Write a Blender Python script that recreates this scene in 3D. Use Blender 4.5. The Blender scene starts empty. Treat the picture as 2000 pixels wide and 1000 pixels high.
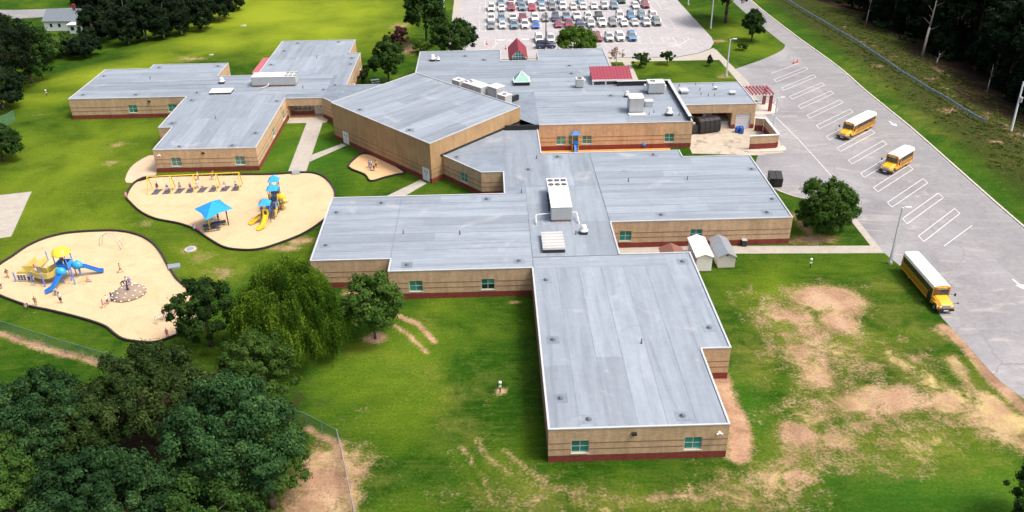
import bpy, math, random
import numpy as np
from mathutils import Matrix, Vector
random.seed(7)
PI = math.pi
SC = bpy.context.scene
COL = SC.collection

# ---------------------------------------------------------------- camera, sky, sun, exposure
cam_data = bpy.data.cameras.new('camera')
cam_data.sensor_width = 36.0
cam_data.lens = 30.2290
cam_data.clip_start = 0.5
cam_data.clip_end = 5000
cam = bpy.data.objects.new('camera', cam_data)
COL.objects.link(cam)
cam.matrix_world = Matrix.Translation((0, 0, 62)) @ Matrix([[0.9994635, 0.0261259, -0.0197518], [-0.0300551, 0.4919669, -0.870095], [-0.0130148, 0.8702218, 0.4924882]]).to_4x4()
SC.camera = cam

SUN_EL, SUN_AZ = math.radians(60), math.radians(-18)      # azimuth measured from +x towards +y
sun_dir = Vector((math.cos(SUN_EL) * math.cos(SUN_AZ), math.cos(SUN_EL) * math.sin(SUN_AZ), math.sin(SUN_EL)))
world = bpy.data.worlds.new('World')
SC.world = world
world.use_nodes = True
wn = world.node_tree
for n in list(wn.nodes):
    wn.nodes.remove(n)
sky = wn.nodes.new('ShaderNodeTexSky')
sky.sky_type = 'NISHITA'
sky.sun_disc = False
sky.sun_elevation = SUN_EL
sky.sun_rotation = PI / 2 - SUN_AZ
sky.air_density = 1.0
sky.dust_density = 9.0
sky.ozone_density = 1.0
bg = wn.nodes.new('ShaderNodeBackground')
bg.inputs['Strength'].default_value = 0.15
wo = wn.nodes.new('ShaderNodeOutputWorld')
wn.links.new(sky.outputs[0], bg.inputs['Color'])
wn.links.new(bg.outputs[0], wo.inputs['Surface'])
sun_data = bpy.data.lights.new('sun', 'SUN')
sun_data.energy = 1.5
sun_data.angle = math.radians(12)
sun_data.color = (1.0, 0.955, 0.89)
sun = bpy.data.objects.new('sun', sun_data)
COL.objects.link(sun)
sun.rotation_euler = sun_dir.to_track_quat('Z', 'Y').to_euler()
sun.location = (60, 60, 120)
vs = SC.view_settings
vs.view_transform = 'Standard'
vs.look = 'None'
vs.exposure = 0.56
vs.gamma = 1.0
vs.use_curve_mapping = False

# ---------------------------------------------------------------- helpers
class MB:
    """collects shapes into one mesh"""
    def __init__(s):
        s.v = []; s.f = []; s.m = []; s.uv = {}
    def add(s, vs, fs, m=0):
        o = len(s.v)
        s.v += [tuple(p) for p in vs]
        for f in fs:
            s.f.append(tuple(i + o for i in f)); s.m.append(m)
    def bx(s, x0, x1, y0, y1, z0, z1, m=0):
        s.add([(x0,y0,z0),(x1,y0,z0),(x1,y1,z0),(x0,y1,z0),(x0,y0,z1),(x1,y0,z1),(x1,y1,z1),(x0,y1,z1)],
              [(0,3,2,1),(4,5,6,7),(0,1,5,4),(1,2,6,5),(2,3,7,6),(3,0,4,7)], m)
    def box(s, c, d, rz=0, m=0):
        ca, sa = math.cos(rz), math.sin(rz); hx, hy, hz = d[0]/2, d[1]/2, d[2]/2
        P = []
        for z in (-hz, hz):
            for x, y in ((-hx,-hy),(hx,-hy),(hx,hy),(-hx,hy)):
                P.append((c[0]+x*ca-y*sa, c[1]+x*sa+y*ca, c[2]+z))
        s.add(P, [(0,3,2,1),(4,5,6,7),(0,1,5,4),(1,2,6,5),(2,3,7,6),(3,0,4,7)], m)
    def bar(s, a, b, w, h=None, m=0):
        """square bar from a to b"""
        s.tube(a, b, w/2*1.414, None if h is None else h/2*1.414, 4, m)
    def tube(s, a, b, r0, r1=None, n=8, m=0, cap=True):
        r1 = r0 if r1 is None else r1
        a = Vector(a); b = Vector(b); d = (b-a)
        if d.length < 1e-6: return
        d.normalize()
        t = Vector((0,0,1)) if abs(d.z) < .95 else Vector((1,0,0))
        u = d.cross(t).normalized(); w = u.cross(d)
        P = []
        for c, r in ((a, r0), (b, r1)):
            for k in range(n):
                an = 2*PI*(k+.5)/n
                P.append(c + u*(r*math.cos(an)) + w*(r*math.sin(an)))
        F = [(k, (k+1) % n, n+(k+1) % n, n+k) for k in range(n)]
        if cap:
            F += [tuple(range(n-1,-1,-1)), tuple(range(n, 2*n))]
        s.add(P, F, m)
    def path(s, pts, r, n=6, m=0):
        for i in range(len(pts)-1):
            s.tube(pts[i], pts[i+1], r, r, n, m)
    def lathe(s, prof, c=(0,0,0), n=16, m=0, sx=1, sy=1):
        P = []
        for r, z in prof:
            for k in range(n):
                P.append((c[0]+sx*r*math.cos(2*PI*k/n), c[1]+sy*r*math.sin(2*PI*k/n), c[2]+z))
        F = []
        for i in range(len(prof)-1):
            for k in range(n):
                F.append((i*n+k, i*n+(k+1) % n, (i+1)*n+(k+1) % n, (i+1)*n+k))
        F.append(tuple(range((len(prof)-1)*n, len(prof)*n)))
        F.append(tuple(range(n-1, -1, -1)))
        s.add(P, F, m)
    def prism(s, poly, z0, z1, m=0, bottom=True):
        n = len(poly)
        P = [(x,y,z0) for x,y in poly] + [(x,y,z1) for x,y in poly]
        F = [(k,(k+1) % n,n+(k+1) % n,n+k) for k in range(n)] + [tuple(range(n,2*n))]
        if bottom: F.append(tuple(range(n-1,-1,-1)))
        s.add(P, F, m)
    def loft(s, rings, m=0, cap=True, closed=True):
        n = len(rings[0]); P = [p for r in rings for p in r]; F = []
        for i in range(len(rings)-1):
            for k in range(n if closed else n-1):
                F.append((i*n+k, i*n+(k+1) % n, (i+1)*n+(k+1) % n, (i+1)*n+k))
        if cap:
            F += [tuple(range(n-1,-1,-1)), tuple(range((len(rings)-1)*n, len(rings)*n))]
        s.add(P, F, m)
    def mesh(s, name, mats, smooth=False):
        me = bpy.data.meshes.new(name)
        me.from_pydata(s.v, [], s.f)
        if not isinstance(mats, (list, tuple)): mats = [mats]
        for mt in mats: me.materials.append(mt)
        if len(mats) > 1: me.polygons.foreach_set('material_index', s.m)
        if smooth: me.polygons.foreach_set('use_smooth', [True]*len(me.polygons))
        me.update()
        return me
    def build(s, name, mats, parent=None, smooth=False, loc=None, rz=0):
        return link(name, s.mesh(name, mats, smooth), parent, loc, rz)

def link(name, me, parent=None, loc=None, rz=0):
    o = bpy.data.objects.new(name, me)
    COL.objects.link(o)
    if parent is not None: o.parent = parent
    if loc is not None: o.location = loc
    if rz: o.rotation_euler = (0, 0, rz)
    return o
def tag(o, label=None, cat=None, group=None, kind=None):
    if label: o['label'] = label
    if cat: o['category'] = cat
    if group: o['group'] = group
    if kind: o['kind'] = kind
    return o
def thing(name, label, cat, loc=(0,0,0), rz=0, group=None):
    o = bpy.data.objects.new(name, None)
    COL.objects.link(o)
    o.location = loc; o.rotation_euler = (0,0,rz); o.empty_display_size = .3
    return tag(o, label, cat, group)
def struct(name, mb, mats, **k):
    return tag(mb.build(name, mats, **k), kind='structure')
def copy_tree(o, parent=None):
    c = o.copy(); COL.objects.link(c); c.parent = parent
    for ch in list(o.children): copy_tree(ch, c)
    return c
def ordn(k):
    return ['first','second','third','fourth','fifth','sixth','seventh','eighth','ninth','tenth','eleventh','twelfth','thirteenth','fourteenth','fifteenth','sixteenth','seventeenth'][k]

# ---------------------------------------------------------------- materials
MATS = {}
def new_mat(name):
    m = bpy.data.materials.new(name); m.use_nodes = True
    nt = m.node_tree
    b = nt.nodes['Principled BSDF']
    MATS[name] = m
    return m, nt, b
def N(nt, t, **k):
    n = nt.nodes.new(t)
    for a, v in k.items():
        if hasattr(n, a): setattr(n, a, v)
        else: n.inputs[a].default_value = v
    return n
def noise(nt, scale, detail=4, rough=.55, vec=None, dist=0):
    n = N(nt, 'ShaderNodeTexNoise'); n.inputs['Scale'].default_value = scale
    n.inputs['Detail'].default_value = detail; n.inputs['Roughness'].default_value = rough
    n.inputs['Distortion'].default_value = dist
    if vec is not None: nt.links.new(vec, n.inputs['Vector'])
    return n
def ramp(nt, fac, stops):
    r = N(nt, 'ShaderNodeValToRGB')
    el = r.color_ramp.elements
    while len(el) < len(stops): el.new(.5)
    for e, (p, c) in zip(el, stops):
        e.position = p; e.color = (c[0], c[1], c[2], 1) if isinstance(c, (tuple, list)) else (c, c, c, 1)
    nt.links.new(fac, r.inputs[0])
    return r.outputs[0]
def mixc(nt, fac, a, b, mode='MIX'):
    n = N(nt, 'ShaderNodeMix', data_type='RGBA', blend_type=mode)
    for sock, v in ((n.inputs[0], fac), (n.inputs[6], a), (n.inputs[7], b)):
        if isinstance(v, (int, float)): sock.default_value = v
        elif isinstance(v, (tuple, list)): sock.default_value = (v[0], v[1], v[2], 1)
        else: nt.links.new(v, sock)
    return n.outputs[2]
def math_(nt, op, a, b=None, clamp=False):
    n = N(nt, 'ShaderNodeMath', operation=op, use_clamp=clamp)
    for sock, v in ((n.inputs[0], a), (n.inputs[1], b)):
        if v is None: continue
        if isinstance(v, (int, float)): sock.default_value = v
        else: nt.links.new(v, sock)
    return n.outputs[0]
def bump(nt, b, h, strength=.3, dist=.05):
    n = N(nt, 'ShaderNodeBump'); n.inputs['Strength'].default_value = strength; n.inputs['Distance'].default_value = dist
    nt.links.new(h, n.inputs['Height']); nt.links.new(n.outputs[0], b.inputs['Normal'])
def obj_co(nt):
    return N(nt, 'ShaderNodeTexCoord').outputs['Object']
def pos(nt):
    return N(nt, 'ShaderNodeNewGeometry').outputs['Position']
def mat(name, col, rough=.6, var=.12, scale=2.5, metallic=0., rnd=0., bmp=0., spec=.5, coat=0.):
    """plain surface colour with soft mottling and optional per-object tone"""
    m, nt, b = new_mat(name)
    co = obj_co(nt)
    nz = noise(nt, scale, 6, .6, co)
    v = math_(nt, 'MULTIPLY_ADD', nz.outputs[0], 2*var); nt.nodes[-1].inputs[2].default_value = 1-var
    if rnd:
        oi = N(nt, 'ShaderNodeObjectInfo')
        r = math_(nt, 'MULTIPLY_ADD', oi.outputs['Random'], 2*rnd); nt.nodes[-1].inputs[2].default_value = 1-rnd
        v = math_(nt, 'MULTIPLY', v, r)
    c = mixc(nt, 1., col, (0,0,0), 'MULTIPLY')
    mixn = nt.nodes[-1]
    comb = N(nt, 'ShaderNodeCombineColor')
    for i in range(3): nt.links.new(v, comb.inputs[i])
    nt.links.new(comb.outputs[0], mixn.inputs[7])
    nt.links.new(c, b.inputs['Base Color'])
    b.inputs['Roughness'].default_value = rough
    b.inputs['Metallic'].default_value = metallic
    b.inputs['Specular IOR Level'].default_value = spec
    b.inputs['Coat Weight'].default_value = coat
    if bmp: bump(nt, b, nz.outputs[0], bmp)
    return m
def srgb(r, g, b):
    f = lambda c: (c/255/12.92 if c/255 <= .04045 else ((c/255+.055)/1.055)**2.4)
    return (f(r), f(g), f(b))

white_paint = mat('white_paint', (.78,.78,.77), .4, .05)
marking = mat('road_paint', (.66,.66,.65), .6, .3, 1.6)
black_rubber = mat('black_rubber', (.015,.015,.016), .7, .2)
black_plastic = mat('black_plastic', (.02,.02,.022), .45, .2)
steel = mat('galvanised_steel', (.42,.46,.50), .38, .12, 3, .55)
pole_grey = mat('pole_grey', (.62,.66,.70), .4, .05)
dark_metal = mat('dark_metal', (.035,.037,.04), .45, .15, metallic=.3)
glass_dark = mat('dark_glass', (.012,.016,.02), .06, .1, spec=.8)
glass_car = mat('car_glass', (.03,.045,.055), .05, .1, spec=1.)
coping_m = mat('metal_coping', (.45,.47,.49), .35, .06)
coping_dk = mat('bitumen_black', (.014,.015,.017), .6, .2)
teal_glass = mat('teal_window_glass', (.035,.22,.19), .08, .25, .6, rnd=.35, spec=.8)
frame_m = mat('window_frame_aluminium', (.50,.58,.56), .4, .05)
door_white = mat('white_door', (.72,.73,.74), .45, .06)
red_roof = mat('red_metal_roof', (.27,.045,.065), .38, .1)
red_steel = mat('red_steel', (.22,.045,.04), .5, .15)
concrete_soft = mat('concrete_cast', (.46,.43,.39), .85, .15, 1.5, bmp=.1)
unit_white = mat('unit_white_sheet', (.64,.65,.65), .4, .06, .8)
unit_grey = mat('unit_grey_sheet', (.40,.43,.44), .45, .1, .8)
unit_seam = mat('unit_seam_grey', (.22,.24,.25), .5, .1)
rust_m = mat('rust_orange', (.34,.13,.06), .7, .3)
drain_m = mat('drain_dark', (.10,.11,.12), .5, .25)

# split-face block walls: courses drawn by the wall's own metres
def block_mat(name, c1, c2, mortar, bw, bh, strength=.25, offset=.5):
    m, nt, b = new_mat(name)
    uv = N(nt, 'ShaderNodeUVMap'); uv.uv_map = 'UVMap'
    br = N(nt, 'ShaderNodeTexBrick', offset=offset)
    br.inputs['Scale'].default_value = 1.0
    br.inputs['Brick Width'].default_value = bw; br.inputs['Row Height'].default_value = bh
    br.inputs['Mortar Size'].default_value = .014; br.inputs['Mortar Smooth'].default_value = .2
    br.inputs['Bias'].default_value = 0
    for k, c in (('Color1', c1), ('Color2', c2), ('Mortar', mortar)):
        br.inputs[k].default_value = (*c, 1)
    nt.links.new(uv.outputs[0], br.inputs['Vector'])
    st = N(nt, 'ShaderNodeMapping'); st.inputs['Scale'].default_value = (1.2, .18, 1)
    nt.links.new(uv.outputs[0], st.inputs[0])
    nz = noise(nt, 1.1, 7, .65, st.outputs[0])
    nz2 = noise(nt, .35, 3, .5, uv.outputs[0])
    v = ramp(nt, nz.outputs[0], [(.3, .78), (.7, 1.12)])
    c = mixc(nt, 1., br.outputs[0], v, 'MULTIPLY')
    c = mixc(nt, 1., c, ramp(nt, nz2.outputs[0], [(.3, .88), (.7, 1.08)]), 'MULTIPLY')
    nt.links.new(c, b.inputs['Base Color'])
    b.inputs['Roughness'].default_value = .9
    b.inputs['Specular IOR Level'].default_value = .2
    bump(nt, b, br.outputs['Fac'], -strength, .02)
    return m
tan_block = block_mat('tan_split_block', (.62,.445,.285), (.52,.37,.23), (.38,.265,.17), .40, .20)
gym_block = block_mat('gym_tan_brick', (.47,.315,.168), (.40,.265,.138), (.35,.23,.125), .30, .10)
red_block = block_mat('red_base_brick', (.27,.06,.045), (.20,.045,.036), (.15,.045,.036), .40, .20)
band_m = mat('dark_red_band', (.20,.09,.055), .9, .25)

def roof_mat(name, base, sx=.06, sy=.06, rot=0.):
    """single-ply membrane: slight per-sheet tone, streaks along the sheet, ponding marks"""
    m, nt, b = new_mat(name)
    p = pos(nt)
    oi = N(nt, 'ShaderNodeObjectInfo')
    mr = N(nt, 'ShaderNodeMapping'); mr.inputs['Rotation'].default_value = (0, 0, rot); nt.links.new(p, mr.inputs[0])
    ms = N(nt, 'ShaderNodeMapping'); ms.inputs['Scale'].default_value = (sx, sy, 1); nt.links.new(mr.outputs[0], ms.inputs[0])
    n1 = noise(nt, 1.0, 6, .62, ms.outputs[0], .5).outputs[0]
    n2 = noise(nt, 2.6, 6, .65, ms.outputs[0], .2).outputs[0]
    n3 = noise(nt, .16, 5, .6, p, 1.).outputs[0]
    n4 = noise(nt, 1.3, 6, .7, p).outputs[0]
    tone = ramp(nt, oi.outputs['Random'], [(0, .86), (.4, .96), (.7, 1.02), (1, 1.09)])
    c = mixc(nt, 1., base, tone, 'MULTIPLY')
    c = mixc(nt, 1., c, ramp(nt, n1, [(.3, .80), (.5, 1.0), (.7, 1.12)]), 'MULTIPLY')
    c = mixc(nt, 1., c, ramp(nt, n2, [(.3, .93), (.7, 1.06)]), 'MULTIPLY')
    c = mixc(nt, 1., c, ramp(nt, n4, [(.3, .93), (.7, 1.06)]), 'MULTIPLY')
    c = mixc(nt, ramp(nt, n3, [(.30, .45), (.42, 0.)]), c, (base[0]*.72, base[1]*.74, base[2]*.80))
    c = mixc(nt, ramp(nt, n3, [(.60, 0.), (.72, .4)]), c, (.46,.47,.48))
    nt.links.new(c, b.inputs['Base Color'])
    nt.links.new(ramp(nt, n3, [(.3, .34), (.7, .55)]), b.inputs['Roughness'])
    bump(nt, b, n2, .1, .02)
    return m
RB = (.245,.287,.338)
MEM = {'x': roof_mat('roof_membrane_across', RB, .07, .9), 'y': roof_mat('roof_membrane_along', RB, .9, .07), 'g': roof_mat('roof_membrane_gym', RB, .9, .07, .83)}
membrane = MEM['x']
membrane_patch = roof_mat('roof_membrane_patch', (.19,.23,.28), .5, .5)

# ================================================================ GROUND
def axis(segs):
    out = []
    for a, b, st in segs:
        n = max(1, int(round((b-a)/st)))
        out += [a + (b-a)*i/n for i in range(n)]
    return np.array(out + [segs[-1][1]])
gx = axis([(-1500,-400,275),(-400,-160,20),(-160,-75,2),(-75,-40,.8),(-40,66,.42),(66,75,.8),(75,130,1.6),(130,400,18),(400,1500,275)])
gy = axis([(-600,0,120),(0,48,8),(48,108,.4),(108,120,.7),(120,230,1.2),(230,330,4),(330,600,30),(600,2400,450)])
GXX, GYY = np.meshgrid(gx, gy)
nx_, ny_ = len(gx), len(gy)
def smooth(t):
    t = np.clip(t, 0, 1); return t*t*(3-2*t)
KY, KX = zip(*sorted([(q[1], q[0]) for q in [(80.26, 281.4), (79.5, 257.22), (79.96, 236.37), (80.65, 218.74), (81.85, 195.35), (81.56, 178.34), (81.8, 155.89), (81.33, 136.38), (80.88, 114.04)]] + [(40., 85.6)]))
# the land falls away beyond the crest on the far left, and behind the guard rail on the right
def crest_fall(X, Y):
    ax, ay = (-104.36, 181.88); bx_, by_ = (-85.32, 217.8); cx, cy = (-77, 273.95)
    d1 = ((bx_-ax)*(Y-ay) - (by_-ay)*(X-ax))/math.hypot(bx_-ax, by_-ay)
    d2 = ((cx-bx_)*(Y-by_) - (cy-by_)*(X-bx_))/math.hypot(cx-bx_, cy-by_)
    d = np.minimum(d1, d2)
    return -2.2*smooth(d/22)
def bank(X, Y):
    e = X - np.interp(Y, KY, KX)
    return .8*smooth((e-.6)/8)*smooth((330-Y)/60) - 2.5*smooth((e-14)/25)
def ground_z(X, Y):
    X = np.asarray(X, float); Y = np.asarray(Y, float)
    return crest_fall(X, Y) + np.where(X > 55, bank(X, Y), 0)
GZ = ground_z(GXX, GYY)
def gz(x, y): return float(ground_z(np.array([x]), np.array([y]))[0])

def blob(pts_r):
    out = np.zeros_like(GXX)
    for (x, y), rx, ry, w in pts_r:
        d = ((GXX-x)/rx)**2 + ((GYY-y)/ry)**2
        out = np.maximum(out, w*np.exp(-(d if w < 1.3 else d*d)))
    return out
def stroke(pts, wd, w=1.):
    out = np.zeros_like(GXX)
    for (x0,y0),(x1,y1) in zip(pts[:-1], pts[1:]):
        dx, dy = x1-x0, y1-y0; L = dx*dx+dy*dy
        t = np.clip(((GXX-x0)*dx+(GYY-y0)*dy)/L, 0, 1)
        d = np.hypot(GXX-x0-t*dx, GYY-y0-t*dy)
        out = np.maximum(out, w*np.exp(-(d/wd)**2))
    return out
mx = lambda *a: np.maximum.reduce(a)
# bare clay, straw-dry turf and grey trodden earth, where the photograph shows them
dirt = mx(
    blob([((43.96, 95.93), 5.0, 3.4, 1.2), ((45.74, 94.58), 3.6, 3.2, 1.15), ((43.76, 90.07), 2.8, 3.6, 1.05), ((39.75, 87.97), 2.8, 3.0, .8), ((43.64, 74.69), 5.2, 3.2, 1.0), ((41.83, 75.22), 2.4, 2., .8),
          ((37.64, 91.56), 3.2, 3.0, .72), ((37.08, 83.75), 3.4, 3.2, .78), ((37.22, 78.71), 3.2, 2.6, .72), ((31.78, 69.25), 3.6, 3., .8),
          ((35.81, 68.27), 3.2, 2.2, .75), ((35.54, 93.48), 2.4, 2.6, .55), ((26.78, 63.38), 2.2, 1.6, .7), ((29.84, 63.25), 2.2, 1.2, .8),
          ((38.87, 70.58), 2.4, 1.8, .7), ((49.51, 82.12), 1.8, 1.6, .5), ((55.62, 87.2), 1.2, 1.6, .6), ((53.68, 190.37), 2.2, 1.6, .7), ((58.96, 219.93), 3.2, 1.1, .95), ((-25.07, 242.09), 3., 3.2, .8),
          ((-20.51, 218.89), 2.8, 5.5, .85), ((-72.12, 157.03), 1.6, 2.2, .6), ((-70.11, 148.22), 2.4, 1.2, .55), ((105.38, 190.51), 2.6, 7., .85), ((90.51, 193.53), 1.8, 2., .6), ((93.46, 146.25), 1.6, 1.3, .8),
          ((92.55, 163.52), 3.2, 2.2, .7), ((-29.29, 115.98), 2.4, 1.4, .8), ((-31.16, 113.66), 3., 1.2, .75), ((-15.19, 89.53), 1.5, 1.3, 1.2), ((0.25, 78.17), .7, .6, 1.2), ((-19.5, 100.46), 1.4, 1.2, .9), ((-55.24, 123.01), 1.1, .9, .7),
          ((-45.57, 113.96), 1.4, 1.2, .62), ((-39.2, 106.56), 2.4, 2.4, .50), ((-43.25, 111.97), 2.2, 2., .55), ((2.45, 97.01), .9, .5, .9), ((-75.15, 213.94), 5., 2.5, .55), ((-27.66, 163.17), .1, .1, 0),
          ((47.92, 112.12), 4.5, 1.6, .85), ((47.9, 116.79), 1.2, 4.5, .85), ((50.34, 98.48), 1.2, .8, .45), ((-17.28, 63.87), 4.2, 7., .95), ((-18.86, 67.22), 2.8, 3.5, .8), ((-18.84, 61.2), 4, 4, .9)]),
    stroke([(35.71, 94.08), (36.54, 87.01), (36.95, 79.7), (35.66, 74.16), (31.8, 67.66), (27.38, 61.94), (23.09, 61.09)], 5.0, .50),
    stroke([(36.58, 76.85), (39.19, 71.4), (45.06, 74.62), (49.35, 72.65)], 4.4, .50),
    stroke([(31.78, 69.25), (35.22, 65.21), (40.93, 64.96)], 3.5, .40), stroke([(39.05, 74.01), (44.88, 74.18), (50.32, 73.49), (53.72, 69.08), (56.86, 65.01)], 3.4, .66),
    stroke([(39.72, 93.88), (39.38, 86.88), (37.22, 78.71)], 2.6, .62),
    blob([((40.28, 80.53), 11, 9, .42), ((48.64, 80.13), 6, 7, .38), ((39.33, 68.92), 10, 5, .42), ((6.01, 60.94), 14, 3.0, .34), ((1.11, 63.78), 6, 4, .34), ((21.01, 60.84), 9, 3, .40)]),
    stroke([(56.46, 88.29), (57.19, 85.13), (57.07, 78.75), (57.61, 73.15), (58.19, 67.27)], 1.1, 1.0),
    stroke([(54.35, 81.88), (53.9, 76.04), (55.48, 72.37)], 1.6, .6),
    stroke([(-12.84, 94.43), (-10.24, 92.51), (-7.73, 88.28)], .46, 1.1), stroke([(-13.33, 92.42), (-11.04, 89.89), (-8.56, 85.94)], .42, .9),
    stroke([(-2.51, 69.99), (-0.91, 66.8), (1.64, 64.12), (4.62, 62.57)], .5, .52), stroke([(0.44, 68.28), (3.21, 64.77), (5.63, 62.53), (9.07, 61.49)], .5, .56),
    stroke([(-4.13, 69.26), (-1.96, 64.63), (-0.96, 61.1)], .5, .46), stroke([(4.15, 63.08), (8.59, 61.71), (13.46, 60.62), (17.56, 61.12)], .6, .5),
    stroke([(-63.68, 93.04), (-57.7, 89.82), (-52.76, 87.85), (-43.59, 84)], .7, .9), stroke([(-20.89, 72.78), (-17.16, 70), (-14.28, 60.34)], .55, .9),
    stroke([(25.64, 79.74), (25.52, 73.75), (25.55, 69.53), (24.48, 66.44)], 1.3, 1.3), stroke([(25.54, 77.36), (25.41, 67.95)], 1.0, 1.0),
    stroke([(95.1, 227.12), (95.28, 210.12), (98.45, 191.01), (98.66, 165.23), (98.84, 144.67)], 2.6, .30))
dry = mx(np.minimum(dirt*1.3, .8),
    blob([((41.76, 84.59), 12, 9, .75), ((51.35, 90.88), 6, 8, .55), ((44.36, 67.89), 10, 6, .75), ((53.25, 72.48), 6, 5, 1.05), ((54.58, 70.7), 6, 4, 1.1), ((51.87, 74.31), 4, 3.5, 1.0), ((31.25, 82.99), 6, 9, .55),
          ((-9.19, 91.52), 3, 5, .4), ((-4.26, 75.11), 5, 8, .45), ((1.07, 62.38), 10, 3, .6), ((10.92, 60.26), 14, 3, .7), ((23.41, 60.39), 9, 4, .65), ((-39.39, 107.29), 6, 4, .6),
          ((86.53, 188.05), 7, 24, .5), ((86.41, 161.55), 7, 18, .5), ((66.76, 229.37), 8, 12, .42), ((52.41, 98.38), 6, 4, .5), ((-38.31, 114.84), 4, 2, .4)]),
    stroke([(47.69, 82.2), (50.59, 75.27), (53.3, 68.29)], 3.2, .8), stroke([(-17.17, 87.43), (-8.69, 82.85), (-2.51, 69.99), (1.09, 63.08)], 2.5, .38))
field = mx(blob([((-84.27, 214.61), 9, 8, .6), ((-50.16, 238.65), 22, 22, .8), ((-66.06, 260.09), 24, 24, .95), ((-41.94, 261.18), 18, 20, .8), ((-73.13, 230.13), 14, 12, .8), ((-91.68, 200.67), 16, 10, .8), ((-97.53, 186.45), 12, 5, .6), ((-30.27, 237.07), 9, 18, .5), ((-71.55, 147.84), 26, 30, .38), ((-74.38, 125.32), 24, 20, .36), ((-42.87, 111.95), 14, 8, .3), ((-10.53, 82.94), 10, 12, .22), ((44.56, 194.87), 14, 10, .25), ((65.46, 224.36), 9, 20, .22), ((37.19, 99.16), 6, 8, .25)]))
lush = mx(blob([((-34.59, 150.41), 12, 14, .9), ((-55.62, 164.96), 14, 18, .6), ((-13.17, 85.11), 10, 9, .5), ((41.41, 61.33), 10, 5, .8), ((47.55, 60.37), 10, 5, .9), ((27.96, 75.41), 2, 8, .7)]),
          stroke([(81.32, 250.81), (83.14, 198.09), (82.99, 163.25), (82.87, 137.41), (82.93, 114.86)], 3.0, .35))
litter = smooth((GXX - (99 + 2*np.sin(GYY*.21) + 2*np.sin(GYY*.067)))/6)
litter = np.maximum(litter, smooth((-crest_fall(GXX, GYY) - 1.7)/.5)*.0)
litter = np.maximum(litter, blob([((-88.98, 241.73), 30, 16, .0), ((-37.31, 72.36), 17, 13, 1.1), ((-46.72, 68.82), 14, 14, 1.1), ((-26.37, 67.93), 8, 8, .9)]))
wild = smooth((GXX-np.interp(GYY, KY, KX)-2.5)/6)*smooth((GYY-60)/30)
wild = np.where(GXX > 55, wild, 0)

verts = np.stack([GXX, GYY, GZ], -1).reshape(-1, 3)
ii = np.arange(ny_*nx_).reshape(ny_, nx_)
quads = np.stack([ii[:-1,:-1], ii[:-1,1:], ii[1:,1:], ii[1:,:-1]], -1).reshape(-1, 4)
gm = bpy.data.meshes.new('ground')
gm.vertices.add(len(verts)); gm.vertices.foreach_set('co', verts.ravel())
gm.loops.add(quads.size); gm.loops.foreach_set('vertex_index', quads.ravel().astype(np.int32))
gm.polygons.add(len(quads)); gm.polygons.foreach_set('loop_start', np.arange(0, quads.size, 4, dtype=np.int32))
gm.polygons.foreach_set('use_smooth', np.ones(len(quads), bool))
gm.update(); gm.validate()
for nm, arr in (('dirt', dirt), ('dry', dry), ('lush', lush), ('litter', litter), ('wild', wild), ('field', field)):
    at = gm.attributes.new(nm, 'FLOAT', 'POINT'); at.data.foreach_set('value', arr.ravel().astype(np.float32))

m, nt, b = new_mat('turf')
p = pos(nt)
A = lambda nm: N(nt, 'ShaderNodeAttribute', attribute_name=nm).outputs['Fac']
nbig = noise(nt, .07, 4, .6, p, .5).outputs[0]
nmid = noise(nt, .55, 6, .65, p, .4).outputs[0]
nfine = noise(nt, 3.2, 8, .72, p).outputs[0]
nvf = noise(nt, 14, 4, .7, p).outputs[0]
st = N(nt, 'ShaderNodeMapping'); st.inputs['Rotation'].default_value = (0,0,.5); st.inputs['Scale'].default_value = (.18, 1.2, 1)
nt.links.new(p, st.inputs[0])
nstr = noise(nt, 1., 4, .6, st.outputs[0]).outputs[0]
grass = ramp(nt, nmid, [(.25, (.009,.035,.003)), (.5, (.018,.060,.004)), (.75, (.034,.084,.006))])
grass = mixc(nt, ramp(nt, nbig, [(.38, 0.), (.66, .8)]), grass, (.036,.094,.006))
nb2 = noise(nt, .19, 5, .6, p, 1.).outputs[0]
grass = mixc(nt, ramp(nt, nb2, [(.50, 0.), (.68, .75)]), grass, (.048,.092,.010))
grass = mixc(nt, ramp(nt, nb2, [(.30, .5), (.45, 0.)]), grass, (.013,.055,.004))
nfl = noise(nt, 1.5, 7, .75, st.outputs[0], .8).outputs[0]
grass = mixc(nt, ramp(nt, nfl, [(.50, 0.), (.72, .75)]), grass, (.082,.112,.017))
grass = mixc(nt, ramp(nt, nfl, [(.28, .6), (.44, 0.)]), grass, (.008,.034,.003))
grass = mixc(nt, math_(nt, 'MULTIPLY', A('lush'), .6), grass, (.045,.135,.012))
nw0 = noise(nt, .26, 7, .68, p, .8).outputs[0]
dryf = math_(nt, 'ADD', A('dry'), math_(nt, 'MULTIPLY', math_(nt, 'SUBTRACT', nw0, .5), 1.6))
dryc = ramp(nt, nstr, [(.3, (.26,.245,.045)), (.7, (.36,.315,.105))])
far_y = N(nt, 'ShaderNodeSeparateXYZ'); nt.links.new(p, far_y.inputs[0])
grass = mixc(nt, ramp(nt, dryf, [(.25, 0.), (.75, .75)]), grass, ramp(nt, nstr, [(.3, (.085,.115,.012)), (.7, (.17,.17,.04))]))
ff = math_(nt, 'ADD', A('field'), math_(nt, 'MULTIPLY', math_(nt, 'SUBTRACT', nbig, .5), .9))
grass = mixc(nt, ramp(nt, ff, [(.0, 0.), (.9, .95)]), grass, (.215,.275,.018))
grass = mixc(nt, ramp(nt, dryf, [(.75, 0.), (1.3, 1.)]), grass, (.46,.36,.17))
wildc = ramp(nt, nfine, [(.3, (.022,.032,.008)), (.55, (.045,.050,.014)), (.75, (.10,.078,.034))])
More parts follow.
